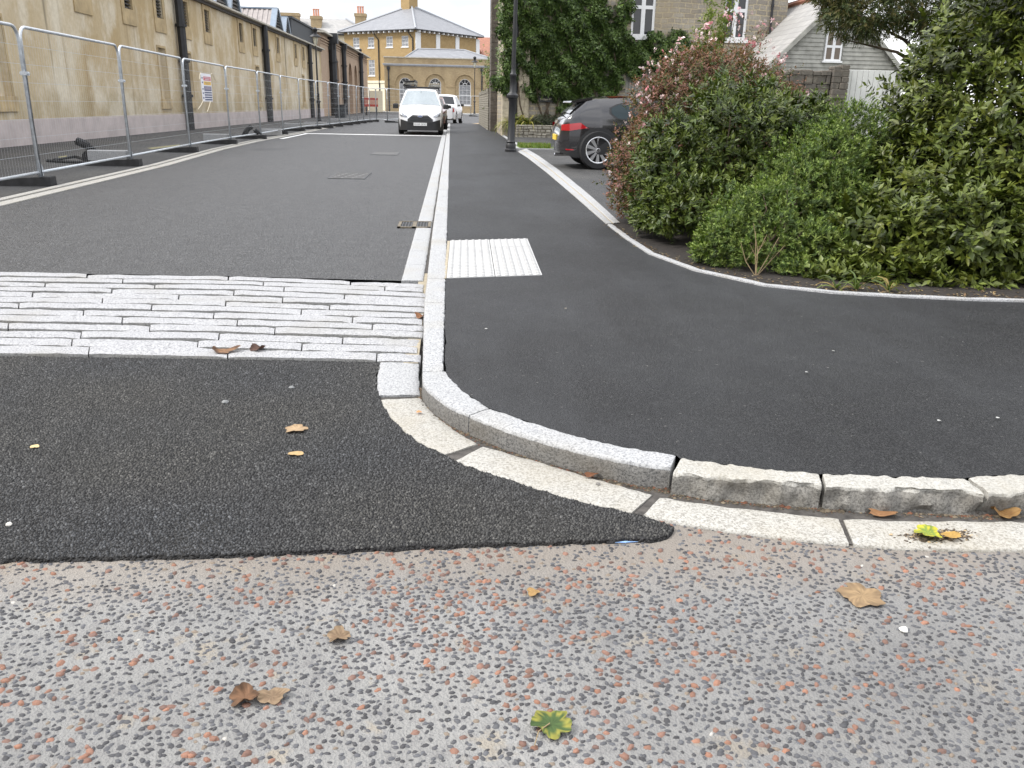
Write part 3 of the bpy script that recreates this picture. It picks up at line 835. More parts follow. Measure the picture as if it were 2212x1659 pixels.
grass('grass', 5.4, 14, 11.7, 18, ZP, 16000, .09, 'lawn glimpsed through the hedge on the right')

# --- ironwork let into the ground
def gully():
    y0, y1 = G(863, 491, .026).y, G(938, 484, .026).y
    y0, y1 = min(y0, y1)-.02, max(y0, y1)+.16
    x0, x1 = G(859, 489, .026).x, -.205
    r = empty('gully_grate', ((x0+x1)/2, (y0+y1)/2, 0), 0, 'rusty rectangular gully grate sitting across the kerb channel', 'drain grate')
    xm, ym = (x0+x1)/2, (y0+y1)/2; W, Hh = (x1-x0)/2, (y1-y0)/2
    mb = MB(); fr = .03
    for a in ((-W, -Hh, W, -Hh+fr), (-W, Hh-fr, W, Hh), (-W, -Hh, -W+fr, Hh), (W-fr, -Hh, W, Hh), (-.02, -Hh, .02, Hh)): mb.box((a[0], a[1], .0), (a[2], a[3], .034))
    mb.build('frame', plain('rusty_iron', (.13, .11, .08), .85, var=.4, sc=25), r)
    mb = MB(); mb.box((-W+fr, -Hh+fr, .0), (W-fr, Hh-fr, .027)); mb.build('pit', M['rubber'], r)
    mb = MB()
    for k in range(9):
        x = -W+fr+(k+.5)*(2*W-2*fr)/9; mb.box((x-.006, -Hh+fr, .02), (x+.006, Hh-fr, .031))
    mb.build('bar', M['black_iron'], r)
gully()
def cover(name, q, label, lin):
    c = [G(x, y, ZF) for x, y in q]; x0 = min(p.x for p in c); x1 = max(p.x for p in c); y0 = min(p.y for p in c); y1 = max(p.y for p in c)
    r = empty(name, ((x0+x1)/2, (y0+y1)/2, ZF), 0, label, 'manhole cover'); W, Hh = (x1-x0)/2, (y1-y0)/2
    mb = MB()
    for a in ((-W, -Hh, W, -Hh+.03), (-W, Hh-.03, W, Hh), (-W, -Hh+.03, -W+.03, Hh-.03), (W-.03, -Hh+.03, W, Hh-.03)): mb.box((a[0], a[1], 0), (a[2], a[3], .008))
    mb.build('frame', M['black_iron'], r)
    mb = MB(); mb.box((-W+.031, -Hh+.031, 0), (W-.031, Hh-.031, .0061)); nx, ny = 16, 5
    for i in range(nx):
        for j in range(ny):
            x = -W*.94 + (i+.5)*2*W*.94/nx; y = -Hh*.9 + (j+.5)*2*Hh*.9/ny
            if (i*7+j*3) % 5: mb.box((x-W/nx*.55, y-Hh/ny*.5, .006), (x+W/nx*.55, y+Hh/ny*.5, .012 if lin else .009))
    mb.build('lid', plain('worn_iron', (.075, .073, .07), .6, .0, var=.4, sc=20), r)
cover('manhole_cover', [(708, 386), (803, 374)], 'ribbed rectangular iron cover set in the road, nearer of two', True)
cover('manhole_cover', [(800, 334.5), (865, 329)], 'faint iron cover in the road, farther and behind the other', False)
# ------------------------------------------------------------------ buildings
ZK[7] = (740, 60, 6.38); ZK[8] = (560, 0, 5.53)
def wall_open(mb, O, U, N, u0, u1, z0, z1, holes, depth=.15, mi=0, mr=None):
    """upright wall from O along U (outward normal N) with real openings; holes: (ua, ub, za, zb, arched)"""
    O, U, N = Vector(O), Vector(U).normalized(), Vector(N).normalized(); Z = Vector((0, 0, 1)); mr = mi if mr is None else mr
    P = lambda u, z, d=0.0: O + U*u + Z*z - N*d
    us = sorted({u0, u1} | {h[0] for h in holes} | {h[1] for h in holes})
    zs = sorted({z0, z1} | {h[2] for h in holes} | {h[3] for h in holes})
    for a, b in zip(us, us[1:]):
        for c, d in zip(zs, zs[1:]):
            m = ((a+b)/2, (c+d)/2)
            if any(h[0] < m[0] < h[1] and h[2] < m[1] < h[3] for h in holes): continue
            mb.quad(P(a, c), P(b, c), P(b, d), P(a, d), mi)
    for h in holes:
        ua, ub, za, zb = h[:4]; arched = len(h) > 4 and h[4]
        r = (ub-ua)/2; zt = zb-r if arched else zb
        for e in ((ua, za, ub, za), (ub, za, ub, zt), (ua, zt, ua, za)):
            mb.quad(P(e[0], e[1]), P(e[2], e[3]), P(e[2], e[3], depth), P(e[0], e[1], depth), mr)
        if arched:
            n = 16; cu = (ua+ub)/2
            arc = [(cu-r*math.cos(math.pi*k/n), zt+r*math.sin(math.pi*k/n)) for k in range(n+1)]
            for (a, c), (b, d) in zip(arc, arc[1:]):
                mb.quad(P(a, c), P(b, d), P(b, zb+.0001), P(a, zb+.0001), mi)
                mb.quad(P(a, c), P(a, c, depth), P(b, d, depth), P(b, d), mr)
        else: mb.quad(P(ua, zb), P(ub, zb), P(ub, zb, depth), P(ua, zb, depth), mr)
def frame_of(O, U, N):
    O, U, N = Vector(O), Vector(U).normalized(), Vector(N).normalized()
    return lambda u, z, d=0.0: O + U*u + Vector((0, 0, z)) - N*d
def fbox(mb, P, u0, u1, z0, z1, d0, d1, mi=0):      # box in wall coordinates (d positive = into the wall)
    c = [P(u, z, d) for d in (d0, d1) for (u, z) in ((u0, z0), (u1, z0), (u1, z1), (u0, z1))]
    mb.add(c, [(0,1,2,3),(7,6,5,4),(0,4,5,1),(1,5,6,2),(2,6,7,3),(3,7,4,0)], mi)
def on_plane(px, O, U):
    """where the bearing through a photo point meets the upright plane through O along U -> (u, z)"""
    d = ray(*px); U = Vector(U).normalized(); n = (-U.y, U.x)
    t = (O[0]*n[0]+O[1]*n[1])/(d[0]*n[0]+d[1]*n[1])
    x, y = t*d[0]-O[0], t*d[1]-O[1]
    return x*U.x+y*U.y, EYE+t*d[2]
def arch_window(par, P, ua, ub, za, zb, cols=3, rows=4, depth=.12, glass='glass_curtain', arched=True, name='window'):
    r = (ub-ua)/2; cu = (ua+ub)/2; zt = zb-r if arched else zb; f = .075; d0, d1 = depth-.05, depth+.03
    mb = MB()
    fbox(mb, P, ua, ua+f, za, zt, d0, d1); fbox(mb, P, ub-f, ub, za, zt, d0, d1); fbox(mb, P, ua+f, ub-f, za, za+f, d0+.001, d1)
    if not arched: fbox(mb, P, ua+f, ub-f, zb-f, zb, d0+.001, d1)
    for i in range(1, cols):
        u = ua+(ub-ua)*i/cols; fbox(mb, P, u-.016, u+.016, za+f, zt, d0+.012, d1-.01)
    for i in range(1, rows+1):
        z = za+(zt-za)*i/rows
        k = .035 if i == rows//2 else .016
        if i < rows or arched: fbox(mb, P, ua+f, ub-f, z-k, z+k, d0+.008, d1-.012)
    if arched:
        n = 14
        for ra, rb in ((r, r-f), (r*.36, r*.28)):
            for k in range(n):
                a, b = math.pi*k/n, math.pi*(k+1)/n
                q = [(cu-rr*math.cos(t), zt+rr*math.sin(t)) for rr, t in ((ra, a), (ra, b), (rb, b), (rb, a))]
                c = [P(u, z, d0) for u, z in q] + [P(u, z, d1) for u, z in q]
                mb.add(c, [(0,1,2,3),(7,6,5,4),(0,4,5,1),(1,5,6,2),(2,6,7,3),(3,7,4,0)])
        for a in (.25, .5, .75):
            t = math.pi*a
            for w_ in (0,):
                p0 = (cu-r*.34*math.cos(t), zt+r*.34*math.sin(t)); p1 = (cu-(r-f)*math.cos(t), zt+(r-f)*math.sin(t)); nx, nz = -(p1[1]-p0[1]), p1[0]-p0[0]; l = math.hypot(nx, nz); nx, nz = nx/l*.016, nz/l*.016
                q = [(p0[0]-nx, p0[1]-nz), (p1[0]-nx, p1[1]-nz), (p1[0]+nx, p1[1]+nz), (p0[0]+nx, p0[1]+nz)]
                c = [P(u, z, d0+.01) for u, z in q] + [P(u, z, d1) for u, z in q]
                mb.add(c, [(0,1,2,3),(7,6,5,4),(0,4,5,1),(1,5,6,2),(2,6,7,3),(3,7,4,0)])
    wdw = mb.build(name, M['white_paint'], par)
    mb = MB(); mb.quad(P(ua, za, d1-.015), P(ub, za, d1-.015), P(ub, zt, d1-.015), P(ua, zt, d1-.015))
    mb.build('pane', M[glass], wdw)
    if arched:
        mb = MB(); arc = [(cu-r*math.cos(math.pi*k/14), zt+r*math.sin(math.pi*k/14)) for k in range(15)]
        mb.add([P(u, z, d1-.014) for u, z in arc], [tuple(range(15))]); mb.build('fanlight', M['glass'], wdw)
    mb = MB(); fbox(mb, P, ua-.1, ub+.1, za-.14, za-.002, -.07, depth); mb.build('sill', M['white_paint'], wdw)
    return wdw
def downpipe(par, pts, r, hopper=None, name='downpipe'):
    mb = MB(); mb.tube(pts, r, 8)
    for k in range(1, 4):
        p = Vector(pts[0]).lerp(Vector(pts[-1]), k/4) if len(pts) == 2 else None
        if p: mb.lathe([(r*1.35, -.05), (r*1.35, .05)], p, 8)
    o = mb.build(name, M['pipe'], par)
    if hopper:
        mb = MB(); a = Vector(pts[0]); h = hopper
        mb.box((a.x-h, a.y-h*.8, a.z-.02), (a.x+h, a.y+h*.8, a.z+h*1.6)); mb.box((a.x-h*.6, a.y-h*.6, a.z-h), (a.x+h*.6, a.y+h*.6, a.z-.021)); mb.build('hopper', M['pipe'], o)
    return o

# ---- long rendered warehouse down the left side
def warehouse():
    X0 = -10.4; r = empty('warehouse', (0, 0, 0), 0, 'long stained cream rendered warehouse with small louvred windows and pink plinth', 'warehouse')
    ZE = 5.13; YA, YB = -6.0, 72.6
    U, N = (0, 1, 0), (1, 0, 0); P = frame_of((X0, 0, 0), U, N)
    wins = [WX(*D(k, (a+b)/2, y), X0).y for k, a, b, y in ((1,985,1055,70),(1,1235,1300,100),(1,1440,1505,110),(1,1620,1675,170),(2,560,612,340),(2,705,750,390),(2,838,877,450),(2,953,987,470),(2,1140,1168,535),(2,1222,1248,555),(2,1298,1320,585))]
    wins = [wins[0]-12.6, wins[0]-8.9, wins[0]-3.6] + wins
    nich = [WX(*D(k, (a+b)/2, y), X0).y for k, a, b, y in ((1,-60,60,600),(1,1245,1365,600),(1,1460,1560,600),(2,750,795,900),(2,870,905,900),(2,1225,1260,930),(2,1318,1336,940))]
    holes = [(y-.36, y+.36, 3.9, 4.78) for y in wins] + [(y-.42, y+.42, 1.16, 2.9) for y in nich]
    mb = MB(); wall_open(mb, (X0, 0, 0), U, N, YA, YB, 0, ZE-.05, holes, .16)
    mb.quad((X0, YA, 0), (-24, YA, 0), (-24, YA, ZE), (X0, YA, ZE)); mb.quad((X0, YB, 0), (-24, YB, 0), (-24, YB, ZE), (X0, YB, ZE)); mb.quad((-24, YA, 0), (-24, YB, 0), (-24, YB, ZE), (-24, YA, ZE))
    for y in nich: mb.quad((X0-.16, y-.42, 1.16), (X0-.16, y+.42, 1.16), (X0-.16, y+.42, 2.9), (X0-.16, y-.42, 2.9))
    mb.build('wall', M['render'], r)
    mb = MB(); mb.box((X0-.02, YA, 0), (X0+.06, YB, .6)); mb.box((X0-.02, YA, .6), (X0+.045, YB, .63)); mb.build('plinth', M['plinth'], r)
    for y in wins:
        mb = MB(); a, b = y-.36, y+.36
        for s in ((a-.26, a-.002, 3.42, 5.0), (b+.002, b+.26, 3.42, 5.0), (a-.002, b+.002, 3.42, 3.898), (a-.002, b+.002, 4.782, 5.0)): fbox(mb, P, s[0], s[1], s[2], s[3], -.035, .02)
        wv = mb.build('louvre_window', M['surround'], r)
        mb = MB(); fbox(mb, P, a, b, 3.9, 4.78, .17, .2); mb.build('pane', M['black_trim'], wv)
        mb = MB()
        for k in range(8):
            z = 3.93+k*.107; c = [P(u, z+dz, d) for u in (a, b) for dz, d in ((0, .03), (.075, .13), (.09, .13), (.015, .03))]
            mb.add(c, [(0,1,2,3),(7,6,5,4),(0,4,5,1),(1,5,6,2),(2,6,7,3),(3,7,4,0)])
        mb.build('slats', M['louvre'], wv)
    for y in nich:
        mb = MB(); fbox(mb, P, y-.55, y+.55, .82, 1.158, -.05, .02); fbox(mb, P, y-.5, y-.422, 1.16, 2.98, -.02, .02); fbox(mb, P, y+.422, y+.5, 1.16, 2.98, -.02, .02); fbox(mb, P, y-.422, y+.422, 2.902, 2.98, -.02, .02); mb.build('niche_sill', M['surround'], r)
    mb = MB(); mb.box((X0-.3, YA-.2, ZE-.045), (X0+.26, YB+.1, ZE+.06)); mb.box((X0+.261, YA-.2, ZE-.03), (X0+.33, YB+.1, ZE+.05)); mb.build('eave', M['gutter'], r)
    mb = MB(); mb.box((X0-.1, YA, ZE-.16), (X0+.12, YB, ZE-.046)); mb.build('soffit', M['louvre'], r)
    mb = MB(); mb.quad((X0-.3, YA, ZE+.061), (-17, YA, ZE+.7), (-17, YB, ZE+.7), (X0-.3, YB, ZE+.061)); mb.quad((-17, YA, ZE+.7), (-24, YA, ZE), (-24, YB, ZE), (-17, YB, ZE+.7)); mb.build('roof', M['slate'], r)
    for (k, x, y), rr in (((1,1480,1020), .16), ((2,858,1200), .17), ((2,1310,1200), .15)):
        p = WX(*D(k, x, y), X0)
        downpipe(r, [(X0+.2, p.y, ZE-.05), (X0+.2, p.y, .03)], rr)
    for (ya, yb, pk) in ((29.0, 31.9, 1.8), (31.95, 34.8, 1.8), (42.9, 45.75, 1.8), (45.8, 48.4, 1.75), (56.66, 60.1, 1.52), (60.18, 62.7, 1.3)):
        xa, xb = X0-.55, -19; zb = ZE+.06; ym = (ya+yb)/2; hw = .22; zt = ZE+pk
        mb = MB(); nr = 26
        for s in (-1, 1):                           # corrugated slopes
            y0, y1 = (ya, ym-hw) if s < 0 else (yb, ym+hw)
            for i in range(nr):
                a = xa+(xb-xa)*i/nr; b = xa+(xb-xa)*(i+.55)/nr; c = xa+(xb-xa)*(i+1)/nr; q = .05*s
                mb.quad((a, y0, zb), (b, y0, zb), (b, y1, zt), (a, y1, zt)); mb.quad((b, y0+q, zb), (c, y0+q, zb), (c, y1+q, zt), (b, y1+q, zt)); mb.quad((b, y0, zb), (b, y0+q, zb), (b, y1+q, zt), (b, y1, zt))
        mb.quad((xa, ym-hw, zt), (xa, ym+hw, zt), (xb, ym+hw, zt), (xb, ym-hw, zt))
        ro = mb.build('rooflight', M['corrug'], r)
        mb = MB(); n = 9                            # louvred gable towards the street
        mb.quad((xa-.08, ya, zb), (xa-.08, yb, zb), (xa-.08, ym+hw, zt), (xa-.08, ym-hw, zt))
        for i in range(n):
            f0, f1 = i/n, (i+.75)/n; y0, y1 = ya+(ym-hw-ya)*f0+.06, yb+(ym+hw-yb)*f0-.06
            mb.add([(xa+.05, y0, zb+(zt-zb)*f0), (xa+.05, y1, zb+(zt-zb)*f0), (xa-.06, y1, zb+(zt-zb)*f1), (xa-.06, y0, zb+(zt-zb)*f1)], [(0, 1, 2, 3)])
        mb.build('gable_louvre', M['louvre'], ro)
        mb = MB()
        for y0, y1 in ((ya, ym-hw), (yb, ym+hw)):
            s = 1 if y0 < y1 else -1
            mb.add([(xa+.09, y0-.03*s, zb), (xa+.09, y0+.2*s, zb), (xa+.09, y1+.12*s, zt+.03), (xa+.09, y1-.1*s, zt+.03), (xa-.25, y0-.03*s, zb), (xa-.25, y0+.2*s, zb), (xa-.25, y1+.12*s, zt+.03), (xa-.25, y1-.1*s, zt+.03)], [(0,1,2,3),(7,6,5,4),(0,4,5,1),(1,5,6,2),(2,6,7,3),(3,7,4,0)])
        mb.box((xb, ym-hw-.1, zt+.001), (xa+.08, ym+hw+.1, zt+.09)); mb.build('trim', M['blue_metal'], ro)
    mb = MB(); mb.box((-20, 62.9, ZE+.05), (X0-.5, 72.9, 6.55)); mb.box((-20, 62.8, 6.551), (X0-.4, 73.0, 6.68)); mb.build('clad_box', M['fascia_dark'], r)
warehouse()
def arcade():
    X0 = -10.4; ZE = 6.4; YA, YB = 72.65, 112.0
    r = empty('brick_arcade', (0, 0, 0), 0, 'pinkish buff brick building with tall blind arches beyond the rendered warehouse', 'building')
    U, N = (0, 1, 0), (1, 0, 0); P = frame_of((X0, 0, 0), U, N)
    hs = []
    for a, b, zt in ((620,690,475),(740,800,525),(835,900,570),(925,980,605),(1015,1050,640)):
        y0, y1 = WX(*D(7, a+8, 900), X0).y, WX(*D(7, b+3, 1000), X0).y
        hs.append((y0, y1, .05, 5.0, True))
    mb = MB(); wall_open(mb, (X0, 0, 0), U, N, YA, YB, 0, ZE, hs, .5)
    mb.quad((X0, YB, 0), (-24, YB, 0), (-24, YB, ZE), (X0, YB, ZE)); mb.quad((X0, YA, 0), (-24, YA, 0), (-24, YA, ZE), (X0, YA, ZE))
    for k in range(3): mb.box((X0+.001, YA, ZE-.75+.2*k), (X0+.05+.04*k, YB+.05, ZE-.66+.2*k))
    mb.build('wall', M['brick_pink'], r)
    for h in hs:
        mb = MB(); mb.quad((X0-.49, h[0]-.1, 0), (X0-.49, h[1]+.1, 0), (X0-.49, h[1]+.1, 5.1), (X0-.49, h[0]-.1, 5.1)); mb.build('arch_infill', M['brick_dark'], r)
    mb = MB(); mb.box((X0-.2, YA-.3, ZE), (X0+.42, YB+.5, ZE+.14)); mb.build('eave', M['gutter'], r)
    mb = MB(); mb.quad((X0+.4, YA-.3, ZE+.141), (X0+.4, YB+.5, ZE+.141), (-17, YB-5, ZE+1.2), (-17, YA-.3, ZE+1.2)); mb.quad((X0+.4, YB+.5, ZE+.141), (-24, YB+.5, ZE+.14), (-17, YB-5, ZE+1.2), (-17, YB-5, ZE+1.2)); mb.build('roof', M['slate'], r)
    for x, y, rr, hp in ((545, 900, .34, .5), (728, 900, .22, .3), (1003, 900, .22, .3)):
        p = WX(*D(7, x, y), X0); downpipe(r, [(X0+.3, p.y, ZE-.5), (X0+.3, p.y, .03)], rr, hp)
arcade()

# ---- ochre block with pyramid slate roof
def ochre():
    c0 = WY(*D(3, 602, 325), 135.0); rz = R(50)
    r = empty('ochre_block', (c0.x, 135, 0), rz, 'tall ochre brick block with white pilasters under a pyramid slate roof', 'building')
    dr, dl = Vector((math.cos(rz), math.sin(rz), 0)), Vector((-math.sin(rz), math.cos(rz), 0)); O = (c0.x, 135, 0)
    Lr = on_plane(D(3, 1285, 400), O, dr)[0]; Ll = on_plane(D(2, 1660, 345), O, dl)[0]; ZE = c0.z
    Pl = frame_of((0, 0, 0), (0, 1, 0), (-1, 0, 0)); Pr = frame_of((0, 0, 0), (1, 0, 0), (0, -1, 0))
    def q(k, x, y, d=dl): return on_plane(D(k, x, y), O, d)
    ws = []
    for k, a, b, t, s in ((3,455,528,392,512),(3,287,358,398,515),(3,88,155,405,520),(2,1755,1820,390,500)):
        u0, u1 = q(k, b, s)[0], q(k, a, s)[0]; ws.append((u0, u1, q(k, a, s)[1], q(k, a, t)[1]))
    low = []
    for k, a, b, t, s in ((3,92,160,655,825),): low.append((q(k, b, s)[0], q(k, a, s)[0], q(k, a, s)[1], q(k, a, t)[1]))
    zlo, zhi = low[0][2:]
    low = [(w_[0], w_[1], zlo, zhi) for w_ in ws]
    zu0, zu1 = ws[1][2:]; ws = [(a, b, zu0, zu1) for a, b, _, _ in ws]
    zb = q(3, 120, 880)[1]
    mb = MB(); wall_open(mb, (0, 0, 0), (0, 1, 0), (-1, 0, 0), 0, Ll, zb, ZE, [(a, b, c, d) for a, b, c, d in ws+low], .12)
    mb.quad((0, 0, 0), (Lr, 0, 0), (Lr, 0, ZE), (0, 0, ZE)); mb.quad((Lr, 0, 0), (Lr, Ll, 0), (Lr, Ll, ZE), (Lr, 0, ZE)); mb.quad((0, Ll, 0), (Lr, Ll, 0), (Lr, Ll, ZE), (0, Ll, ZE))
    mb.build('wall', M['brick_ochre'], r)
    mb = MB(); fbox(mb, Pl, -.02, Ll, 0, zb-.35, -.04, .1); fbox(mb, Pl, -.1, Ll+.1, zb-.35, zb, -.14, .1); mb.build('base_storey', M['cream_paint'], r)
    for a, b, c, d in ws+low: arch_window(r, Pl, a, b, c, d, 2, 3 if d-c < 2.2 else 4, .1, arched=False)
    for a in (0.02, Lr*.31, Lr*.62, Lr-.5):
        mb = MB(); fbox(mb, Pr, a, a+(1.1 if a < 1 else .9), 0, ZE-.3, -.1, .1); mb.build('pilaster', M['white_paint'], r)
    for i, a in enumerate((Lr*.12, Lr*.40, Lr*.72)):
        mb = MB(); fbox(mb, Pr, a+.2, a+1.8, ZE-3.3, ZE-2.9, -.05, .05); mb.build('panel_sill', M['white_paint'], r)
    e = .75; ap = WY(*D(3, 600, 68), 135+(Ll*.64+Lr*.77)/2).z
    mb = MB(); cs = [(-e, -e), (Lr+e, -e), (Lr+e, Ll+e), (-e, Ll+e)]; mm = min(Lr, Ll)/2+e
    A_, B_ = (Lr/2, Lr/2, ap), (Lr/2, Ll-Lr/2, ap)
    if Ll < Lr: A_ = B_ = (Lr/2, Ll/2, ap)
    z0 = ZE+.1; V = [(x, y, z0) for x, y in cs]
    for f in ([V[0], V[1], A_], [V[1], V[2], B_, A_], [V[2], V[3], B_], [V[3], V[0], A_, B_]): mb.add(f, [tuple(range(len(f)))])
    ro = mb.build('roof', M['slate'], r, fix=True)
    mb = MB()
    for a in (V[0], V[1], V[3]): mb.tube([Vector(a)+Vector((0, 0, .05)), Vector(A_ if a != V[3] else B_)+Vector((0, 0, .08))], .16, 5)
    mb.build('hip_flashing', M['lead'], ro)
    mb = MB(); ch = Vector(A_); mb.box((ch.x-1.1, ch.y-.5, ap-1.2), (ch.x+.9, ch.y+1.3, ap+2.6)); mb.build('chimney', M['brick_ochre'], ro)
    mb = MB(); mb.box((-e, -e, ZE-.02), (Lr+e, Ll+e, ZE+.099)); mb.build('gutter', M['pipe'], r)
    mb = MB()
    for i in range(int(Ll/1.1)): fbox(mb, Pl, .3+i*1.1, .55+i*1.1, ZE-.28, ZE-.021, -.6, .1)
    for i in range(int(Lr/1.1)): fbox(mb, Pr, .3+i*1.1, .55+i*1.1, ZE-.28, ZE-.021, -.6, .1)
    mb.build('eave_bracket', M['white_paint'], r)
    for x, y in ((178, 360), (556, 340)):
        u = q(3, x+34 if x < 300 else x+28, 700)[0]; u2 = q(3, x, y)[0]
        downpipe(r, [Pl(u2, ZE-.05, -.6), Pl(u2, ZE-.4, -.5), Pl(u, ZE-1.2, -.12), Pl(u, 0, -.12)], .09)
ochre()
def rear_house():
    r = empty('rear_house', (0, 0, 0), 0, 'pale terrace house with hipped slate roof and two potted chimneys behind the arcade', 'building')
    Y = 158.0; x0 = WY(*D(8, 1150, 470), Y).x; x1 = WY(*D(8, 1800, 470), Y).x; ze = WY(*D(8, 1600, 470), Y).z; zr = WY(*D(8, 1600, 262), Y+4).z; xr0 = WY(*D(8, 1455, 262), Y+4).x; xr1 = WY(*D(8, 1685, 258), Y+4).x
    mb = MB(); mb.box((x0-14, Y, 0), (x1+3, Y+9, ze)); mb.build('wall', M['cream_paint'], r)
    mb = MB(); V = [(x0-14, Y-.5, ze), (x1+3, Y-.5, ze), (x1+3, Y+9.5, ze), (x0-14, Y+9.5, ze)]; a, b = (xr0-6, Y+4.5, zr), (xr1, Y+4.5, zr)
    for f in ([V[0], V[1], b, a], [V[1], V[2], b], [V[2], V[3], a, b], [V[3], V[0], a]): mb.add(f, [tuple(range(len(f)))])
    ro = mb.build('roof', M['slate_pale'], r)
    mb = MB(); mb.tube([(x1+3, Y-.5, ze+.1), (xr1, Y+4.5, zr+.1)], .2, 5); mb.build('hip_flashing', M['lead'], ro)
    mb = MB(); mb.box((x0-14.3, Y-.7, ze-.25), (x1+3.2, Y-.501, ze+.05)); mb.build('gutter', M['pipe'], r)
    for a, b, t, s, pot in ((1205, 1345, 225, 380, True), (1815, 1960, 190, 360, True), (780, 1035, 180, 300, False)):
        xa, xb, zt, zb = WY(*D(8, a, t), Y+2).x, WY(*D(8, b, t), Y+2).x, WY(*D(8, (a+b)/2, t), Y+2).z, WY(*D(8, (a+b)/2, s), Y+2).z-2
        mb = MB(); mb.box((xa, Y+1.2, zb), (xb, Y+3, zt-.5)); mb.box((xa-.12, Y+1.1, zt-.499), (xb+.12, Y+3.1, zt)); c = mb.build('chimney', M['brick_pav'], ro)
        if pot:
            for k in range(3):
                x = xa+(xb-xa)*(.27+.23*k); mb = MB(); mb.lathe([(.2, 0), (.17, .2), (.15, 1.0), (.2, 1.05), (.2, 1.2)], (x, Y+2, zt), 8); mb.build('chimney_pot', M['terracotta'], c)
rear_house()
# ---- single-storey pavilion closing the street
def pavilion():
    Y = 120.0; r = empty('pavilion', (0, 0, 0), 0, 'low brown brick pavilion with three white arched windows at the end of the street', 'building')
    q = lambda x, y: WY(*D(3, x, y), Y)
    xl, xr = q(268, 900).x, q(1440, 900).x+1.2; P = frame_of((0, Y, 0), (1, 0, 0), (0, -1, 0))
    ws = [(q(a, 1000).x, q(b, 1000).x, 1.12, 4.47) for a, b in ((430, 560), (757, 885), (1080, 1210))]
    mb = MB(); zt = 6.95
    rec = [(a-.55, b+.55, .5, 5.0, True) for a, b, _, _ in ws]
    wall_open(mb, (0, Y, 0), (1, 0, 0), (0, -1, 0), xl, xr, 0, zt, rec, .18)
    wall_open(mb, (0, Y+.18, 0), (1, 0, 0), (0, -1, 0), xl, xr, 0, 5.2, [(a, b, c, d, True) for a, b, c, d in ws], .2)
    mb.quad((xl, Y, 0), (xl, Y+9, 0), (xl, Y+9, zt), (xl, Y, zt)); mb.quad((xr, Y, 0), (xr, Y+9, 0), (xr, Y+9, zt), (xr, Y, zt))
    for a, b in ((xl, ws[0][0]-.6), (ws[0][1]+.6, ws[1][0]-.6), (ws[1][1]+.6, ws[2][0]-.6), (ws[2][1]+.6, xr)): mb.box((a, Y-.05, 3.35), (b, Y+.01, 3.46))
    for a, b, _, d in ws:
        cu = (a+b)/2; r0, r1 = (b-a)/2+.56, (b-a)/2+.70; n = 14; zc = 5.0-(b-a)/2-.55
        for k in range(n):
            t0, t1 = math.pi*k/n, math.pi*(k+1)/n
            qd = [(cu-rr*math.cos(t), zc+rr*math.sin(t)) for rr, t in ((r0, t0), (r0, t1), (r1, t1), (r1, t0))]
            c = [P(u, z, -.05) for u, z in qd] + [P(u, z, .02) for u, z in qd]
            mb.add(c, [(0,1,2,3),(7,6,5,4),(0,4,5,1),(1,5,6,2),(2,6,7,3),(3,7,4,0)])
    mb.build('wall', M['brick_pav'], r)
    mb = MB(); mb.box((xl-.2, Y-.2, 6.05), (xr+.2, Y+.02, 6.2)); mb.box((xl-.1, Y-.1, 5.92), (xr+.2, Y+.02, 6.049)); mb.build('cornice', M['lead'], r)
    mb = MB(); mb.box((xl-.1, Y-.1, zt), (xr+.1, Y+.35, zt+.12)); mb.build('coping', M['gutter'], r)
    for a, b, c, d in ws: arch_window(r, frame_of((0, Y+.18, 0), (1, 0, 0), (0, -1, 0)), a, b, c, d, 3, 4, .12)
    mb = MB(); a0, a1 = q(480, 620), q(1410, 650); b0, b1 = WY(*D(3, 630, 532), Y+3.4), WY(*D(3, 1138, 548), Y+3.4)
    V = [(a0.x, Y+.4, zt), (a1.x+1, Y+.4, zt), (a1.x+1, Y+7.5, zt), (a0.x, Y+7.5, zt)]; A_, B_ = (b0.x, Y+3.9, b0.z), (b1.x, Y+3.9, b0.z)
    for f in ([V[0], V[1], B_, A_], [V[1], V[2], B_], [V[2], V[3], A_, B_], [V[3], V[0], A_]): mb.add(f, [tuple(range(len(f)))])
    ro = mb.build('roof', M['slate'], r)
    mb = MB()
    for a, b in ((V[0], A_), (V[1], B_), (A_, B_)): mb.tube([Vector(a)+Vector((0, 0, .04)), Vector(b)+Vector((0, 0, .05))], .09, 5)
    mb.build('hip_flashing', M['lead'], ro)
    for x in (315, 1330):
        p = q(x, 900); downpipe(r, [(p.x, Y-.16, 5.5), (p.x, Y-.16, .1)], .10, .2)
pavilion()
def red_roof_house():
    Y = 150.0; q = lambda x, y: WY(*D(3, x, y), Y); r = empty('red_roof_house', (0, 0, 0), 0, 'house with mottled red clay tiled roof behind the pavilion', 'building')
    x0, x1, z0, z1 = q(1150, 560).x, q(1700, 560).x, q(1300, 620).z, q(1300, 385).z
    mb = MB(); mb.box((x0, Y+.3, 0), (x1, Y+8, z0)); mb.build('wall', M['brick_dark'], r)
    mb = MB(); mb.quad((x0, Y, z0-.1), (x1, Y, z0-.1), (x1, Y+4, z1), (x0, Y+4, z1)); mb.quad((x0, Y+4, z1), (x1, Y+4, z1), (x1, Y+8.3, z0-.1), (x0, Y+8.3, z0-.1)); ro = mb.build('roof', M['tile_red'], r)
    a = q(1240, 490); b = q(1330, 575)
    mb = MB(); mb.add([(a.x, Y-.4, b.z), (a.x+1.4, Y-.4, b.z), (a.x+.5, Y-.4, a.z), (a.x, Y+2.4, b.z+1), (a.x+1.4, Y+2.4, b.z+1), (a.x+.5, Y+2.4, a.z)], [(0,1,2),(0,2,5,3),(1,4,5,2)]); mb.build('dormer', M['tile_red'], ro)
red_roof_house()

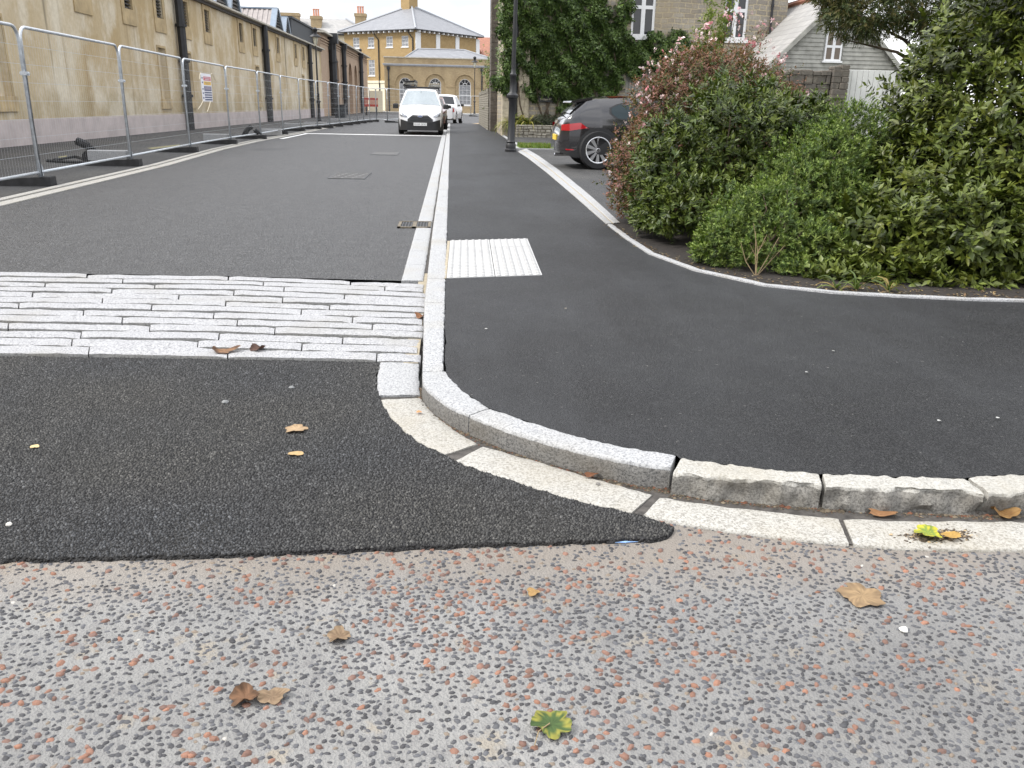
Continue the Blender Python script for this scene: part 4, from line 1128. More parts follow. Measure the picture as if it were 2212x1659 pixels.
# ---- stone house with the climber
def stone_house():
    Y = 33.6; r = empty('stone_house', (0, 0, 0), 0, 'coursed grey stone house with white casement windows, half covered by a climber', 'house')
    q4 = lambda x, y: WY(*D(4, x, y), Y); q5 = lambda x, y: WY(*D(5, x, y), Y)
    X0, X1, ZT = 2.06, q5(1378, 200).x, 6.6; P = frame_of((0, Y, 0), (1, 0, 0), (0, -1, 0))
    ws = [(q4(1418, 330).x, q4(1648, 200).x, q4(1540, 345).z, 5.35), (q5(768, 385).x, q5(1008, 200).x, q5(870, 372).z, 5.33)]
    gd = (q4(1372, 800).x, q4(1605, 800).x, .05, q4(1500, 660).z)
    mb = MB(); wall_open(mb, (0, Y, 0), (1, 0, 0), (0, -1, 0), X0, X1, 0, ZT, [w_ for w_ in ws]+[gd], .16)
    mb.quad((X1, Y, 0), (X1, Y+8, 0), (X1, Y+8, ZT), (X1, Y, ZT)); mb.quad((X0, Y, 0), (X0, Y+8, 0), (X0, Y+8, ZT), (X0, Y, ZT)); mb.quad((X0, Y+8, 0), (X1, Y+8, 0), (X1, Y+8, ZT), (X0, Y+8, ZT))
    mb.build('wall', M['stone'], r)
    mb = MB(); mb.quad((X0-.3, Y-.35, ZT-.05), (X1+.3, Y-.35, ZT-.05), (X1+.3, Y+4, ZT+3), (X0-.3, Y+4, ZT+3)); mb.quad((X0-.3, Y+8.35, ZT-.05), (X1+.3, Y+8.35, ZT-.05), (X1+.3, Y+4, ZT+3), (X0-.3, Y+4, ZT+3)); mb.add([(X0, Y, ZT), (X0, Y+8, ZT), (X0, Y+4, ZT+2.9)], [(0, 1, 2)]); mb.add([(X1, Y, ZT), (X1, Y+8, ZT), (X1, Y+4, ZT+2.9)], [(0, 1, 2)]); mb.build('roof', M['slate'], r)
    for (a, b, c, d) in ws:
        mb = MB(); f = .09; m = (a+b)/2; zc = c+1.02
        for s in ((a, a+f, c, d), (b-f, b, c, d), (a+f, b-f, c, c+f), (a+f, b-f, d-f, d), (m-.075, m+.075, c+f, d-f), (a+f, m-.075, zc-.06, zc+.06), (m+.075, b-f, zc-.06, zc+.06)): fbox(mb, P, *s, .05, .12)
        wd = mb.build('window', M['white_paint'], r)
        mb = MB(); mb.quad(P(a, c, .1), P(b, c, .1), P(b, d, .1), P(a, d, .1)); mb.build('pane', M['glass'], wd)
        mb = MB(); fbox(mb, P, a-.1, b+.1, c-.12, c-.002, -.06, .1); mb.build('sill', M['white_paint'], wd)
    mb = MB(); a, b, c, d = gd; n = 8
    for k in range(n): fbox(mb, P, a+(b-a)*k/n+.008, a+(b-a)*(k+1)/n-.008, c, d, .05, .1)
    fbox(mb, P, a, b, c, d, .08, .12); mb.build('boarded_door', M['timber_grey'], r)
    mb = MB(); rnd = random.Random(3); z = 0
    while z < ZT:                                   # quoins of the street corner and the pier beside it
        h = rnd.uniform(.22, .4); l = rnd.uniform(.30, .48); mb.bbox((X0-.10, Y-.07, z+.004), (X0+l, Y+.55-l*.3, min(ZT, z+h)-.004), .012); z += h
    z = 0
    xa, xb = q4(352, 900).x, q4(460, 900).x
    while z < ZT:
        h = rnd.uniform(.15, .3); k = rnd.uniform(.35, .6); mb.bbox((xa, Y-.10, z+.004), (xa+(xb-xa)*k-.004, Y+.05, min(ZT, z+h)-.004), .01); mb.bbox((xa+(xb-xa)*k+.004, Y-.10, z+.004), (xb, Y+.05, min(ZT, z+h)-.004), .01); z += h
    mb.build('quoin', M['quoin'], r)
    mb = MB(); z = 0
    while z < ZT:
        h = rnd.uniform(.2, .36); mb.bbox((X0-.30, Y+5.6, z+.004), (X0+.1, Y+6.9, min(ZT, z+h)-.004), .015); z += h
    mb.build('pier', M['stone_dark'], r)
    p = q5(1228, 200); downpipe(r, [(p.x, Y-.08, ZT), (p.x, Y-.08, .1)], .045)
    p = q4(338, 900); downpipe(r, [(p.x-.02, Y-.14, ZT), (p.x-.02, Y-.14, .1)], .055)
    mb = MB(); mb.quad((X0-.35, Y+7.2, 4.0), (X0+.3, Y+7.2, 4.0), (X0+.3, Y+8.4, 4.0), (X0-.35, Y+8.4, 4.0))
    # name board
    s0, s1 = q4(556, 955), q4(712, 915)
    t = empty('name_board', (s0.x, Y-.12, s0.z), 0, 'small black name board reading Dinham Walk, half under the climber', 'sign')
    mb = MB(); mb.box((-.03, 0, -.02), (s1.x-s0.x+.03, .03, s1.z-s0.z+.02)); mb.build('board', M['black_iron'], t)
    lettering('Dinham Walk', 'lettering', t, (.03, -.004, .045), (s1.x-s0.x)*.9, R(90), 0, M['strap'])
def lettering(txt, name, par, loc, width, rx, rz, m, align='LEFT', extrude=.001):
    cu = bpy.data.curves.new('txt', 'FONT'); cu.body = txt; cu.size = 1; cu.extrude = 0
    ob = bpy.data.objects.new('txt', cu); col.objects.link(ob)
    dg = bpy.context.evaluated_depsgraph_get(); dg.update()
    me = bpy.data.meshes.new_from_object(ob.evaluated_get(dg))
    bpy.data.objects.remove(ob); bpy.data.curves.remove(cu)
    xs = [v.co.x for v in me.vertices]; s = width/(max(xs)-min(xs)); x0 = min(xs)
    for v in me.vertices: v.co = Vector(((v.co.x-x0)*s, v.co.y*s, 0))
    me.materials.clear(); me.materials.append(m); me.name = name
    o = bpy.data.objects.new(name, me); col.objects.link(o); o.parent = par; o.location = loc; o.rotation_euler = (rx, 0, rz)
    return o
stone_house()
def garden_wall():
    mb = MB(); mb.box((1.72, 40.7, 0), (2.02, 54, 1.75))
    rnd = random.Random(5); y = 40.7
    while y < 54: l = rnd.uniform(.3, .6); mb.box((1.70, y+.01, 1.751), (2.04, min(54, y+l)-.01, 1.751+rnd.uniform(.1, .2))); y += l
    tag(mb.build('stone_wall', M['stone_low']), 'rough flint garden wall running from the stone house along the footway', 'wall')
    q4 = lambda x, y: WY(*D(4, x, y), 32.6)
    a, b = q4(335, 1300), q4(735, 1190)
    mb = MB(); rnd = random.Random(9); z = .08
    x0, x1 = a.x, b.x+1.0
    while z < .5:
        h = rnd.uniform(.09, .17); x = x0
        while x < x1: l = rnd.uniform(.18, .42); mb.bbox((x+.006, 32.45-rnd.uniform(0, .03), z+.004), (min(x1, x+l)-.006, 32.85, z+h-.004), .014); x += l
        z += h
    mb.box((x0+.02, 32.5, .05), (x1-.02, 32.8, .48))
    mb.box((x0, 32.851, .05), (x0+.3, 33.49, .5))
    tag(mb.build('planter_wall', M['stone_low']), 'low dry stone planter wall at the foot of the stone house', 'wall')
    mb = MB(); mb.box((x0+.3, 32.86, .05), (x1, 33.48, .42)); tag(mb.build('planter_soil', M['soil']), kind='structure')
garden_wall()

# ---- weatherboarded gable, stone wall and gate on the right
def barn():
    Y = 30.0; r = empty('weatherboarded_barn', (0, 0, 0), 0, 'grey weatherboarded gable building with pale slate roof and tall white window', 'building')
    q = lambda x, y: WY(*D(6, x, y), Y); ap = Vector((13.2, Y, 5.0)); hw, ze = 2.55, 2.45; x0, x1 = ap.x-hw, ap.x+hw
    wx0, wx1, wz0, wz1 = q(228, 580).x-.05, q(398, 400).x, q(290, 575).z, q(290, 192).z
    mb = MB(); z = .1; h = .135
    while z < ap.z-.1:
        f = max(0, (z+h-ze)/(ap.z-ze)); a, b = x0+hw*f, x1-hw*f
        segs = [(a, b)] if not (wz0-h < z < wz1) else [(a, min(wx0-.06, b)), (max(wx1+.06, a), b)]
        for s, e in segs:
            if e-s > .05: mb.add([(s, Y-.035, z), (e, Y-.035, z), (e, Y-.005, z+h+.02), (s, Y-.005, z+h+.02), (s, Y, z), (e, Y, z)], [(0,1,2,3),(0,4,5,1)])
        z += h
    mb.add([(x0, Y, 0), (x1, Y, 0), (x1, Y, ze), (ap.x, Y, ap.z), (x0, Y, ze)], [(0,1,2,3,4)]); mb.quad((x0, Y, 0), (x0, Y+9, 0), (x0, Y+9, ze), (x0, Y, ze)); mb.quad((x1, Y, 0), (x1, Y+9, 0), (x1, Y+9, ze), (x1, Y, ze)); mb.add([(x0, Y+9, 0), (x1, Y+9, 0), (x1, Y+9, ze), (ap.x, Y+9, ap.z), (x0, Y+9, ze)], [(0,1,2,3,4)])
    mb.build('wall', M['timber_grey'], r)
    mb = MB()
    for s in (-1, 1):
        a = Vector((ap.x+s*(hw+.3), Y-.2, ze-.3)); b = Vector((ap.x, Y-.2, ap.z)); off = Vector((0, 0, .1))
        mb.add([a, b, b+Vector((0, 9.4, 0)), a+Vector((0, 9.4, 0)), a+off, b+off, b+off+Vector((0, 9.4, 0)), a+off+Vector((0, 9.4, 0))], [(0,1,2,3),(7,6,5,4),(0,4,5,1),(1,5,6,2),(2,6,7,3),(3,7,4,0)])
    ro = mb.build('roof', M['slate_pale'], r)
    mb = MB()
    for s in (-1, 1):
        a = Vector((ap.x+s*(hw+.32), Y-.24, ze-.42)); b = Vector((ap.x, Y-.24, ap.z-.12)); mb.add([a, b, b+Vector((0, 0, .2)), a+Vector((0, 0, .2)), a+Vector((0, .04, 0)), b+Vector((0, .04, 0)), b+Vector((0, .04, .2)), a+Vector((0, .04, .2))], [(0,1,2,3),(7,6,5,4),(0,4,5,1),(1,5,6,2),(2,6,7,3),(3,7,4,0)])
    mb.build('bargeboard', M['timber_grey'], ro)
    mb = MB(); mb.tube([(ap.x, Y-.2, ap.z+.12), (ap.x, Y+9.2, ap.z+.12)], .12, 6); mb.build('ridge_tile', M['tile_red'], ro)
    P = frame_of((0, Y, 0), (1, 0, 0), (0, -1, 0)); mb = MB(); m = (wx0+wx1)/2; f = .055
    for s in ((wx0, wx0+f, wz0, wz1), (wx1-f, wx1, wz0, wz1), (wx0+f, wx1-f, wz0, wz0+f), (wx0+f, wx1-f, wz1-f, wz1), (m-.05, m+.05, wz0+f, wz1-f), (wx0+f, m-.05, wz0+.42, wz0+.5), (m+.05, wx1-f, wz0+.42, wz0+.5), (wx0+f, m-.05, wz0+.92, wz0+.95), (m+.05, wx1-f, wz0+.92, wz0+.95)): fbox(mb, P, *s, -.06, .0)
    fbox(mb, P, wx0-.05, wx1+.05, wz0-.06, wz0-.001, -.1, 0)
    wd = mb.build('window', M['white_paint'], r)
    mb = MB(); fbox(mb, P, wx0+.01, wx1-.01, wz0+.01, wz1-.01, -.045, -.04); mb.build('pane', plain('brown_blind', (.13, .10, .075), .3, var=.1), wd)
barn()
def yard():
    q = lambda x, y: WY(*D(6, x, y), 25.0); Y = 25.0; rnd = random.Random(4)
    xl, xp, xg, xe = 8.3, q(285, 800).x, q(440, 800).x, q(900, 900).x
    def stones(x0, x1, zt, name, label, cat):
        mb = MB(); z = .08
        while z < zt:
            h = rnd.uniform(.14, .26); x = x0
            while x < x1-.03:
                l = rnd.uniform(.2, .5); e = min(x1, x+l); e = x1 if x1-e < .12 else e
                mb.bbox((x+.006, Y-rnd.uniform(.0, .04), z+.005), (e-.006, Y+.4, min(z+h, zt+rnd.uniform(0, .06))-.004), .02); x = e
            z += h
        mb.box((x0+.03, Y+.03, 0), (x1-.03, Y+.37, zt-.03))
        tag(mb.build(name, M['stone_dark']), label, cat)
    stones(xl, xp-.01, 2.3, 'stone_wall', 'dark rubble wall behind the bushes below the weatherboarded gable', 'wall')
    Y = 24.9; stones(xp, xg, 2.45, 'gate_pier', 'dark stone gate pier between rubble wall and pale boarded gate', 'pier')
    Y = 25.0
    t = empty('boarded_gate', (xg+.02, Y+.15, .12), 0, 'pale grey vertical boarded gate beside the dark stone pier', 'gate'); mb = MB(); W = xe-xg-.02; n = int(W/.15)
    for k in range(n): mb.bbox((W*k/n+.005, 0, 0), (W*(k+1)/n-.005, .03, 2.27), .006)
    mb.build('boards', M['door_grey'], t)
    mb = MB(); mb.box((0, .031, .3), (W, .08, .45)); mb.box((0, .031, 1.8), (W, .08, 1.95)); mb.build('rail', M['door_grey'], t)
yard()
def slate_neighbour():
    Y = 44.0; q = lambda x, y: WY(*D(5, x, y), Y); r = empty('slate_cottage', (0, 0, 0), 0, 'dark hipped slate roof with red ridge seen beyond the stone house', 'house')
    x0 = q(1300, 150).x; x1 = q(1560, 150).x; zr = q(1400, 70).z; ze = q(1400, 200).z
    mb = MB(); mb.box((x0-3, Y+.4, 0), (x1+.6, Y+6, ze)); mb.build('wall', M['cream_paint'], r)
    mb = MB(); V = [(x0-3, Y, ze), (x1+.9, Y, ze), (x1+.9, Y+6.4, ze), (x0-3, Y+6.4, ze)]; A_, B_ = (x0-2, Y+3.2, zr), (q(1400, 70).x, Y+3.2, zr)
    for f in ([V[0], V[1], B_, A_], [V[1], V[2], B_], [V[2], V[3], A_, B_], [V[3], V[0], A_]): mb.add(f, [tuple(range(len(f)))])
    ro = mb.build('roof', M['slate'], r)
    mb = MB(); mb.tube([Vector(V[1]), Vector(B_)], .07, 6); mb.tube([Vector(A_), Vector(B_)], .07, 6); mb.build('ridge_tile', M['tile_red'], ro)
slate_neighbour()
# ------------------------------------------------------------------ street lamps
def lamp(base, height, label, lean=0.0):
    t = empty('street_lamp', base, 0, label, 'street lamp', 'black heritage lamp posts'); t.rotation_euler = (0, lean, 0)
    k = height/6.6
    prof = [(.17,0),(.17,.05),(.145,.07),(.15,.16),(.125,.20),(.135,.24),(.105,.28),(.098,.9),(.095,1.2),(.118,1.24),(.118,1.27),(.16,1.30),(.165,1.36),(.12,1.40),(.085,1.44),(.085,1.78),(.10,1.80),(.10,1.85),(.07,1.88),(.062,2.0),(.048,4.9),(.05,5.0)]
    mb = MB(); mb.lathe([(r*.88, z*k) for r, z in prof], n=14); mb.build('post', M['black_iron'], t, smooth=True, sharp=40)
    z = 5.0*k; s = k
    mb = MB(); mb.lathe([(.05*s, z), (.06*s, z+.06*s), (.10*s, z+.12*s), (.20*s, z+.55*s), (.205*s, z+.60*s)], n=12); mb.build('lantern', M['lamp_glass'], t, smooth=True)
    mb = MB()
    for i in range(4):
        a = math.pi/4+math.pi/2*i; mb.tube([(.1*s*math.cos(a), .1*s*math.sin(a), z+.1*s), (.215*s*math.cos(a), .215*s*math.sin(a), z+.6*s)], .012*s, 4)
    mb.lathe([(.41*s, z+.60*s), (.40*s, z+.64*s), (.22*s, z+.76*s), (.14*s, z+.80*s), (.13*s, z+.95*s), (.17*s, z+1.0*s), (.18*s, z+1.12*s), (.10*s, z+1.2*s), (.0, z+1.24*s)], n=14)
    mb.build('hood', M['black_iron'], t, smooth=True, sharp=45)
    return t
lb = G(1103, 327, ZP)
lamp((lb.x, lb.y, ZP), 6.6, 'black cast iron lamp post standing at the back of the footway beside the grass', R(.9))
lb = G(690, 261.4, .034); lt = WY(682.8, 59.4, lb.y)
lamp((lb.x, lb.y, .034), lt.z*1.055, 'black lamp post with glass lantern in front of the warehouse end')
lt = WY(*D(3, 1256, 610), 113.5)
lamp((WY(*D(3, 1249, 1240), 113.5).x, 113.5, .08), lt.z*1.04, 'distant black lamp post in front of the pavilion')
lt = WY(777.6, 97, 116.0)
lamp((lt.x, 116.0, .034), lt.z, 'distant lamp whose lantern shows just above the arcade eave')

# ------------------------------------------------------------------ temporary mesh fence
posts = [(89,390,38,81),(284,350,248,108),(411.6,322.5,387,126),(498.6,306,484,139.6),(564,295.5,552,151),(612,286.3,604,159),(650,279.6,645.5,166),(686,275.5,683,178),(712,273.2,708,184),(734,270.3,731,187.5),(756,267.6,753,190.8),(772,265.5,770,194),(786,263.6,784.5,197),(799,261.8,798,199.6),(813,260.8,812,202),(837,262.4,835,217-10)]
PG = [G(x, y, .10) for x, y, _, _ in posts]
PG = [PG[0]+(PG[0]-PG[1])] + PG
PG.append(G(884, 259, .10))
HF = sum(WY(p[2], p[3], g.y).z for p, g in zip(posts[:7], PG[1:8]))/7
lab = ['nearest mesh fence panel, cut off by the edge of the photo', 'tall mesh fence panel, first whole one from the camera', 'mesh fence panel just before the one bearing the safety notice', 'mesh fence panel with a coloured safety notice tied to it'] + \
      [f'{w_} mesh fence panel past the one with the safety notice' for w_ in ('first','second','third','fourth','fifth','sixth','seventh','eighth','ninth','tenth','eleventh','twelfth')] + ['mesh fence panel turning across the road behind the white van']
def fence_panel(a, b, h, label, detail=True):
    v = b-a; Lp = Vector((v.x, v.y)).length; rz = math.atan2(v.y, v.x)
    t = empty('site_fence', (a.x, a.y, a.z-.05), rz, label, 'fence panel', 'temporary mesh fence panels')
    r = .021; g = .035; x0, x1 = g, Lp-g; c = .16
    arc = lambda cx, cz, a0, a1: [(cx+c*math.cos(a0+(a1-a0)*k/5), 0, cz+c*math.sin(a0+(a1-a0)*k/5)) for k in range(6)]
    pts = [(x0, 0, -.02)] + arc(x0+c, h-c, math.pi, math.pi/2) + arc(x1-c, h-c, math.pi/2, 0) + [(x1, 0, -.02)]
    mb = MB(); mb.tube(pts, r, 8); mb.tube([(x0, 0, .16), (x1, 0, .16)], r*.9, 8); mb.build('frame', M['galv'], t, smooth=True)
    mb = MB(); w_ = .0008
    def wire(p, q):
        p, q = Vector(p), Vector(q); d = (q-p).normalized(); n = Vector((0, 1, 0)); m_ = d.cross(n)
        A_ = [p+n*w_, p-n*.5*w_+m_*w_*.87, p-n*.5*w_-m_*w_*.87]; B_ = [x+(q-p) for x in A_]
        mb.add(A_+B_, [(0, 1, 4, 3), (1, 2, 5, 4), (2, 0, 3, 5)])
    n = int(Lp/.08) if detail else int(Lp/.15)
    for i in range(1, n): x = x0+(x1-x0)*i/n; wire((x, .0, .16), (x, .0, h))
    w_ = .0026
    for i in range(1, 8): z = .16+(h-.16)*i/8; wire((x0, .008, z), (x1, .008, z))
    mb.build('mesh_infill', M['galv'], t, fix=False)
    mb = MB(); mb.box((x0-.09, -.035, h*.70), (x0+.03, .035, h*.70+.05)); mb.tube([(x0-.03, -.06, h*.70+.025), (x0-.03, .06, h*.70+.025)], .014, 6); mb.build('clamp', M['galv'], t)
    if detail:
        mb = MB()
        for s in (-1, 1): mb.add([(x0, .004*s, .02), (x0+.10*s, .004*s, .13), (x0+.10*s, .004*s, .20), (x0, .004*s, .34)], [(0, 1, 2, 3)])
        mb.build('gusset', M['galv'], t)
    return t
def foot(p, rz, label, k=1.0):
    t = empty('rubber_weight', (p.x, p.y, .036), rz, label, 'fence foot', 'rubber fence feet')
    mb = MB()
    sec = [(-.78, .025, .09), (-.72, .05, .11), (-.2, .105, .12), (.10, .12, .12), (.155, .12, .11), (.16, .10, .10)]
    vs = []
    for x, h, w_ in sec: vs += [(x, -w_, 0), (x, w_, 0), (x, w_*.9, h), (x, -w_*.9, h)]
    fs = [(0, 1, 2, 3)]
    for i in range(len(sec)-1):
        b = i*4; fs += [(b+k_, b+4+k_, b+4+(k_+1) % 4, b+(k_+1) % 4) for k_ in range(4)]
    b = (len(sec)-1)*4; fs.append((b+3, b+2, b+1, b)); mb.add(vs, fs)
    mb.build('block', M['rubber'], t)
    mb = MB(); mb.box((-.5, -.06, .074), (-.32, .06, .093)); mb.build('grip', M['tyre'], t)
    return t
fence_objs = []
for i in range(len(PG)-1):
    fence_objs.append(fence_panel(PG[i], PG[i+1], HF-.05, lab[min(i, len(lab)-1)], i < 7))
    v = PG[i+1]-PG[i]
nm = ['first', 'second', 'third', 'fourth', 'fifth', 'sixth', 'seventh', 'eighth', 'ninth', 'tenth', 'eleventh', 'twelfth', 'thirteenth', 'fourteenth', 'fifteenth', 'sixteenth', 'seventeenth']
for i in range(1, len(PG)):
    v = PG[i]-PG[i-1]; foot(PG[i], math.atan2(v.y, v.x)-R(90), f'black rubber foot under the {nm[i-1]} fence joint counted from the camera')
FP = [(WY(940, 210, 97).x, 97.0), (WY(983.6, 210, 94.5).x, 94.5), (WY(1017.3, 210, 91.5).x, 91.5), (WY(1051, 210, 88.5).x, 88.5)]
for i, l in enumerate(('far mesh panel across the junction, half behind the white van', 'far mesh panel in front of the right arched window', 'far mesh panel beside the distant lamp post by the flint wall')):
    fence_panel(Vector((*FP[i], .10)), Vector((*FP[i+1], .10)), HF-.05, l, False)
for i, l in ((1, 'distant rubber fence foot left of the right arched window'), (2, 'distant rubber fence foot under the right arched window')):
    foot(Vector((*FP[i], 0)), R(165), l)

# safety notice on the fourth panel
pa, pb = PG[3], PG[4]; U_ = (pb-pa).normalized()
cs = [on_plane(((480+x/16.59)*.86406, (170+y/16.59)*.86406), (pa.x, pa.y), U_) for x, y in ((270, 215), (690, 240), (830, 1385), (410, 1390))]
u0, u1 = (cs[0][0]+cs[3][0])/2, (cs[1][0]+cs[2][0])/2; zt = (cs[0][1]+cs[1][1])/2; zb_ = (cs[2][1]+cs[3][1])/2
t = empty('safety_notice', (pa.x+U_.x*u0, pa.y+U_.y*u0, zb_), math.atan2(U_.y, U_.x), 'white safety notice with red, yellow and navy panels tied to the fence', 'notice')
W_, H_ = u1-u0, zt-zb_
mb = MB(); mb.box((0, -.034, 0), (W_, -.028, H_)); mb.build('board', M['sign_white'], t)
def bars(name, lst, m, d=.0362):
    mb = MB()
    for a, b, c, e in lst: mb.box((a*W_, -d, (1-e)*H_), (b*W_, -.0338, (1-c)*H_))
    return mb.build(name, M[m], t)
bars('red_panel', [(.24, .95, .11, .25)], 'sign_red'); bars('yellow_panel', [(.24, .95, .28, .41)], 'sign_yellow')
bars('navy_panel', [(.24, .95, .45, .62)], 'sign_blue')
for c in (.655, .74, .825, .91): bars('navy_row', [(.24, .95, c, c+.052)], 'sign_blue')
bars('text_line', [(.29, .9, .135, .165), (.38, .82, .195, .228)], 'sign_text', .0375)
bars('text_line', [(.30, .90, .475+.028*k, .486+.028*k) for k in range(4)], 'sign_text', .0375)
bars('text_line', [(.32, .88, .315, .328), (.40, .78, .36, .372)], 'sign_blue', .0375)
bars('symbol', [(.06, .17, c, c+.05) for c in (.14, .30, .53, .68, .85)], 'sign_blue')
mb = MB()
for q in ([(0, H_), (-.10, H_*.93), (-.16, H_*.78)], [(W_, H_), (W_+.14, H_+.03), (W_+.42, H_-.14)], [(0, .02), (-.25, -.09), (-.52, -.17)], [(W_*.72, .0), (W_*.5, -.14), (W_*.3, -.24)]): mb.tube([(x, -.04, z) for x, z in q], .007, 5)
mb.build('cable_tie', M['strap'], t)

# clutter behind the fence
def block(name, lo, hi, rz, m, label, cat, group=None):
    mb = MB(); mb.bbox((-hi[0]/2, -hi[1]/2, 0), (hi[0]/2, hi[1]/2, hi[2]), .012)
    o = mb.build(name, m); o.location = lo; o.rotation_euler = (0, 0, rz)
    tag(o, label, cat, group)
a, b = WY(*D(1, 705, 1290), PG[2].y+.05), WY(*D(1, 1030, 1270), PG[2].y+.05)
block('granite_block', ((a.x+b.x)/2, PG[2].y+.06, .125), ((b.x-a.x)*.93, .16, .17), R(3), M['granite'], 'pale granite kerb block weighting the second fence foot', 'stone block', 'loose granite blocks')
a, b = WY(*D(2, 200, 1480), PG[4].y), WY(*D(2, 470, 1470), PG[4].y)
block('granite_block', ((a.x+b.x)/2, PG[4].y+.1, .125), ((b.x-a.x), .16, .17), R(2), M['granite'], 'granite block lying on the foot beyond the safety notice', 'stone block', 'loose granite blocks')
a, b = WY(*D(2, 800, 1370), PG[6].y-1), WY(*D(2, 1010, 1370), PG[6].y-1)
block('granite_block', ((a.x+b.x)/2, PG[6].y-1, .05), ((b.x-a.x), .3, .2), R(4), M['granite'], 'granite block on the ground halfway along the fence', 'stone block', 'loose granite blocks')
for k, (x0, x1, y) in enumerate(((1020, 1370, 1318), (1230, 1490, 1300), (1500, 1760, 1262))):
    p, q = G(*D(2, x0, y), .034), G(*D(2, x1, y), .034)
    block('kerb_length', ((p.x+q.x)/2, (p.y+q.y)/2, .035), (abs(q.x-p.x), .3, .16), math.atan2(q.y-p.y, q.x-p.x)*.0, M['granite'], ('long granite kerb length lying behind the fence before the lamp post', 'long granite kerb length lying behind the fence by the lamp post foot', 'long granite kerb length lying behind the fence before the arcade')[k], 'kerb length', 'loose granite kerbs')
def hose(pts, r, label, flat=None):
    mb = MB(); mb.tube(pts, r, 8)
    for p, q in zip(pts, pts[1:]):
        for k in range(3): mb.lathe([(r*1.12, -.012), (r*1.12, .012)], Vector(p).lerp(Vector(q), k/3), 8)
    t = mb.build('duct_offcut', M['rubber']); tag(t, label, 'duct', 'black duct offcuts')
Yh = WX(*D(1, 690, 1275), -8.2).y if False else PG[2].y+.9
hose([WY(*D(1, x, y), Yh) for x, y in ((690, 1275), (690, 1235), (740, 1195), (700, 1165), (650, 1140), (612, 1125))], .075, 'black corrugated duct offcut curling up behind the first granite block')
Yh = PG[5].y-.6
hose([WY(*D(2, x, y), Yh) for x, y in ((625, 1400), (640, 1370), (665, 1335), (700, 1315))], .075, 'short black duct offcut bent upright beyond the second granite block')
hose([WY(*D(2, x, y), Yh) for x, y in ((775, 1385), (755, 1365), (735, 1350))], .07, 'stubby black duct offcut leaning beside the bent one')
mb = MB()
for q in ([(375, 1283), (560, 1292), (720, 1300)], [(430, 1275), (600, 1250), (700, 1275)]): mb.tube([G(*D(1, x, y), .055) for x, y in q], .028, 5)
tag(mb.build('rubber_strip', M['rubber']), 'flat black rubber strips lying on the left footway', 'strip')
mb = MB()
for q in (((465, 1250), (535, 1240), (530, 1256), (470, 1262)), ((1170, 1180), (1430, 1152), (1440, 1160), (1210, 1190))):
    c = [G(*D(1, x, y), .0375) for x, y in q]; mb.quad(*c)
mb.build('spray_mark', M['yellow_paint'], bpy.data.objects['left_footway'])
p0, p1 = WY(*D(2, 1575, 1190), 68.0), WY(*D(2, 1672, 1085), 68.0)
t = empty('storage_bin', ((p0.x+p1.x)/2, 68, .034), 0, 'dark square bin standing against the arcade', 'bin'); hw = (p1.x-p0.x)/2
mb = MB(); mb.bbox((-hw, -.5, 0), (hw, .6, p1.z-.12), .04); mb.build('body', M['fascia_dark'], t); mb = MB(); mb.bbox((-hw-.04, -.55, p1.z-.119), (hw+.04, .65, p1.z-.03), .03); mb.build('lid', M['black_trim'], t)
Yb = 84.0; p0, p1 = WY(*D(2, 1872, 1105), Yb), WY(*D(2, 2010, 1020), Yb)
t = empty('barrier', (p0.x, Yb, .034), 0, 'red plastic pedestrian barrier behind the far end of the fence', 'barrier'); W_ = p1.x-p0.x; zb_, zt = p0.z-.03, p1.z
mb = MB(); mb.bbox((0, -.03, zb_), (W_, .03, zb_+.20), .01); mb.bbox((0, -.03, zt-.20), (W_, .03, zt), .01); n = 11
for k in range(n+1): x = (W_-.1)*k/n; mb.box((x, -.025, zb_+.201), (x+.055, .025, zt-.201))
mb.build('panel', M['barrier_red'], t); mb = MB(); mb.bbox((.1, -.25, 0), (.22, .25, zb_-.001), .01); mb.build('foot', M['rubber'], t); mb = MB(); mb.bbox((W_-.22, -.25, 0), (W_-.1, .25, zb_-.001), .01); mb.build('foot', M['rubber'], t)
mb = MB(); mb.box((-10.3, 112, 0), (-8.6, 112.3, 2.6)); tag(mb.build('stucco_wall', M['cream_paint']), 'cream stucco yard wall between the arcade and the pavilion', 'wall')

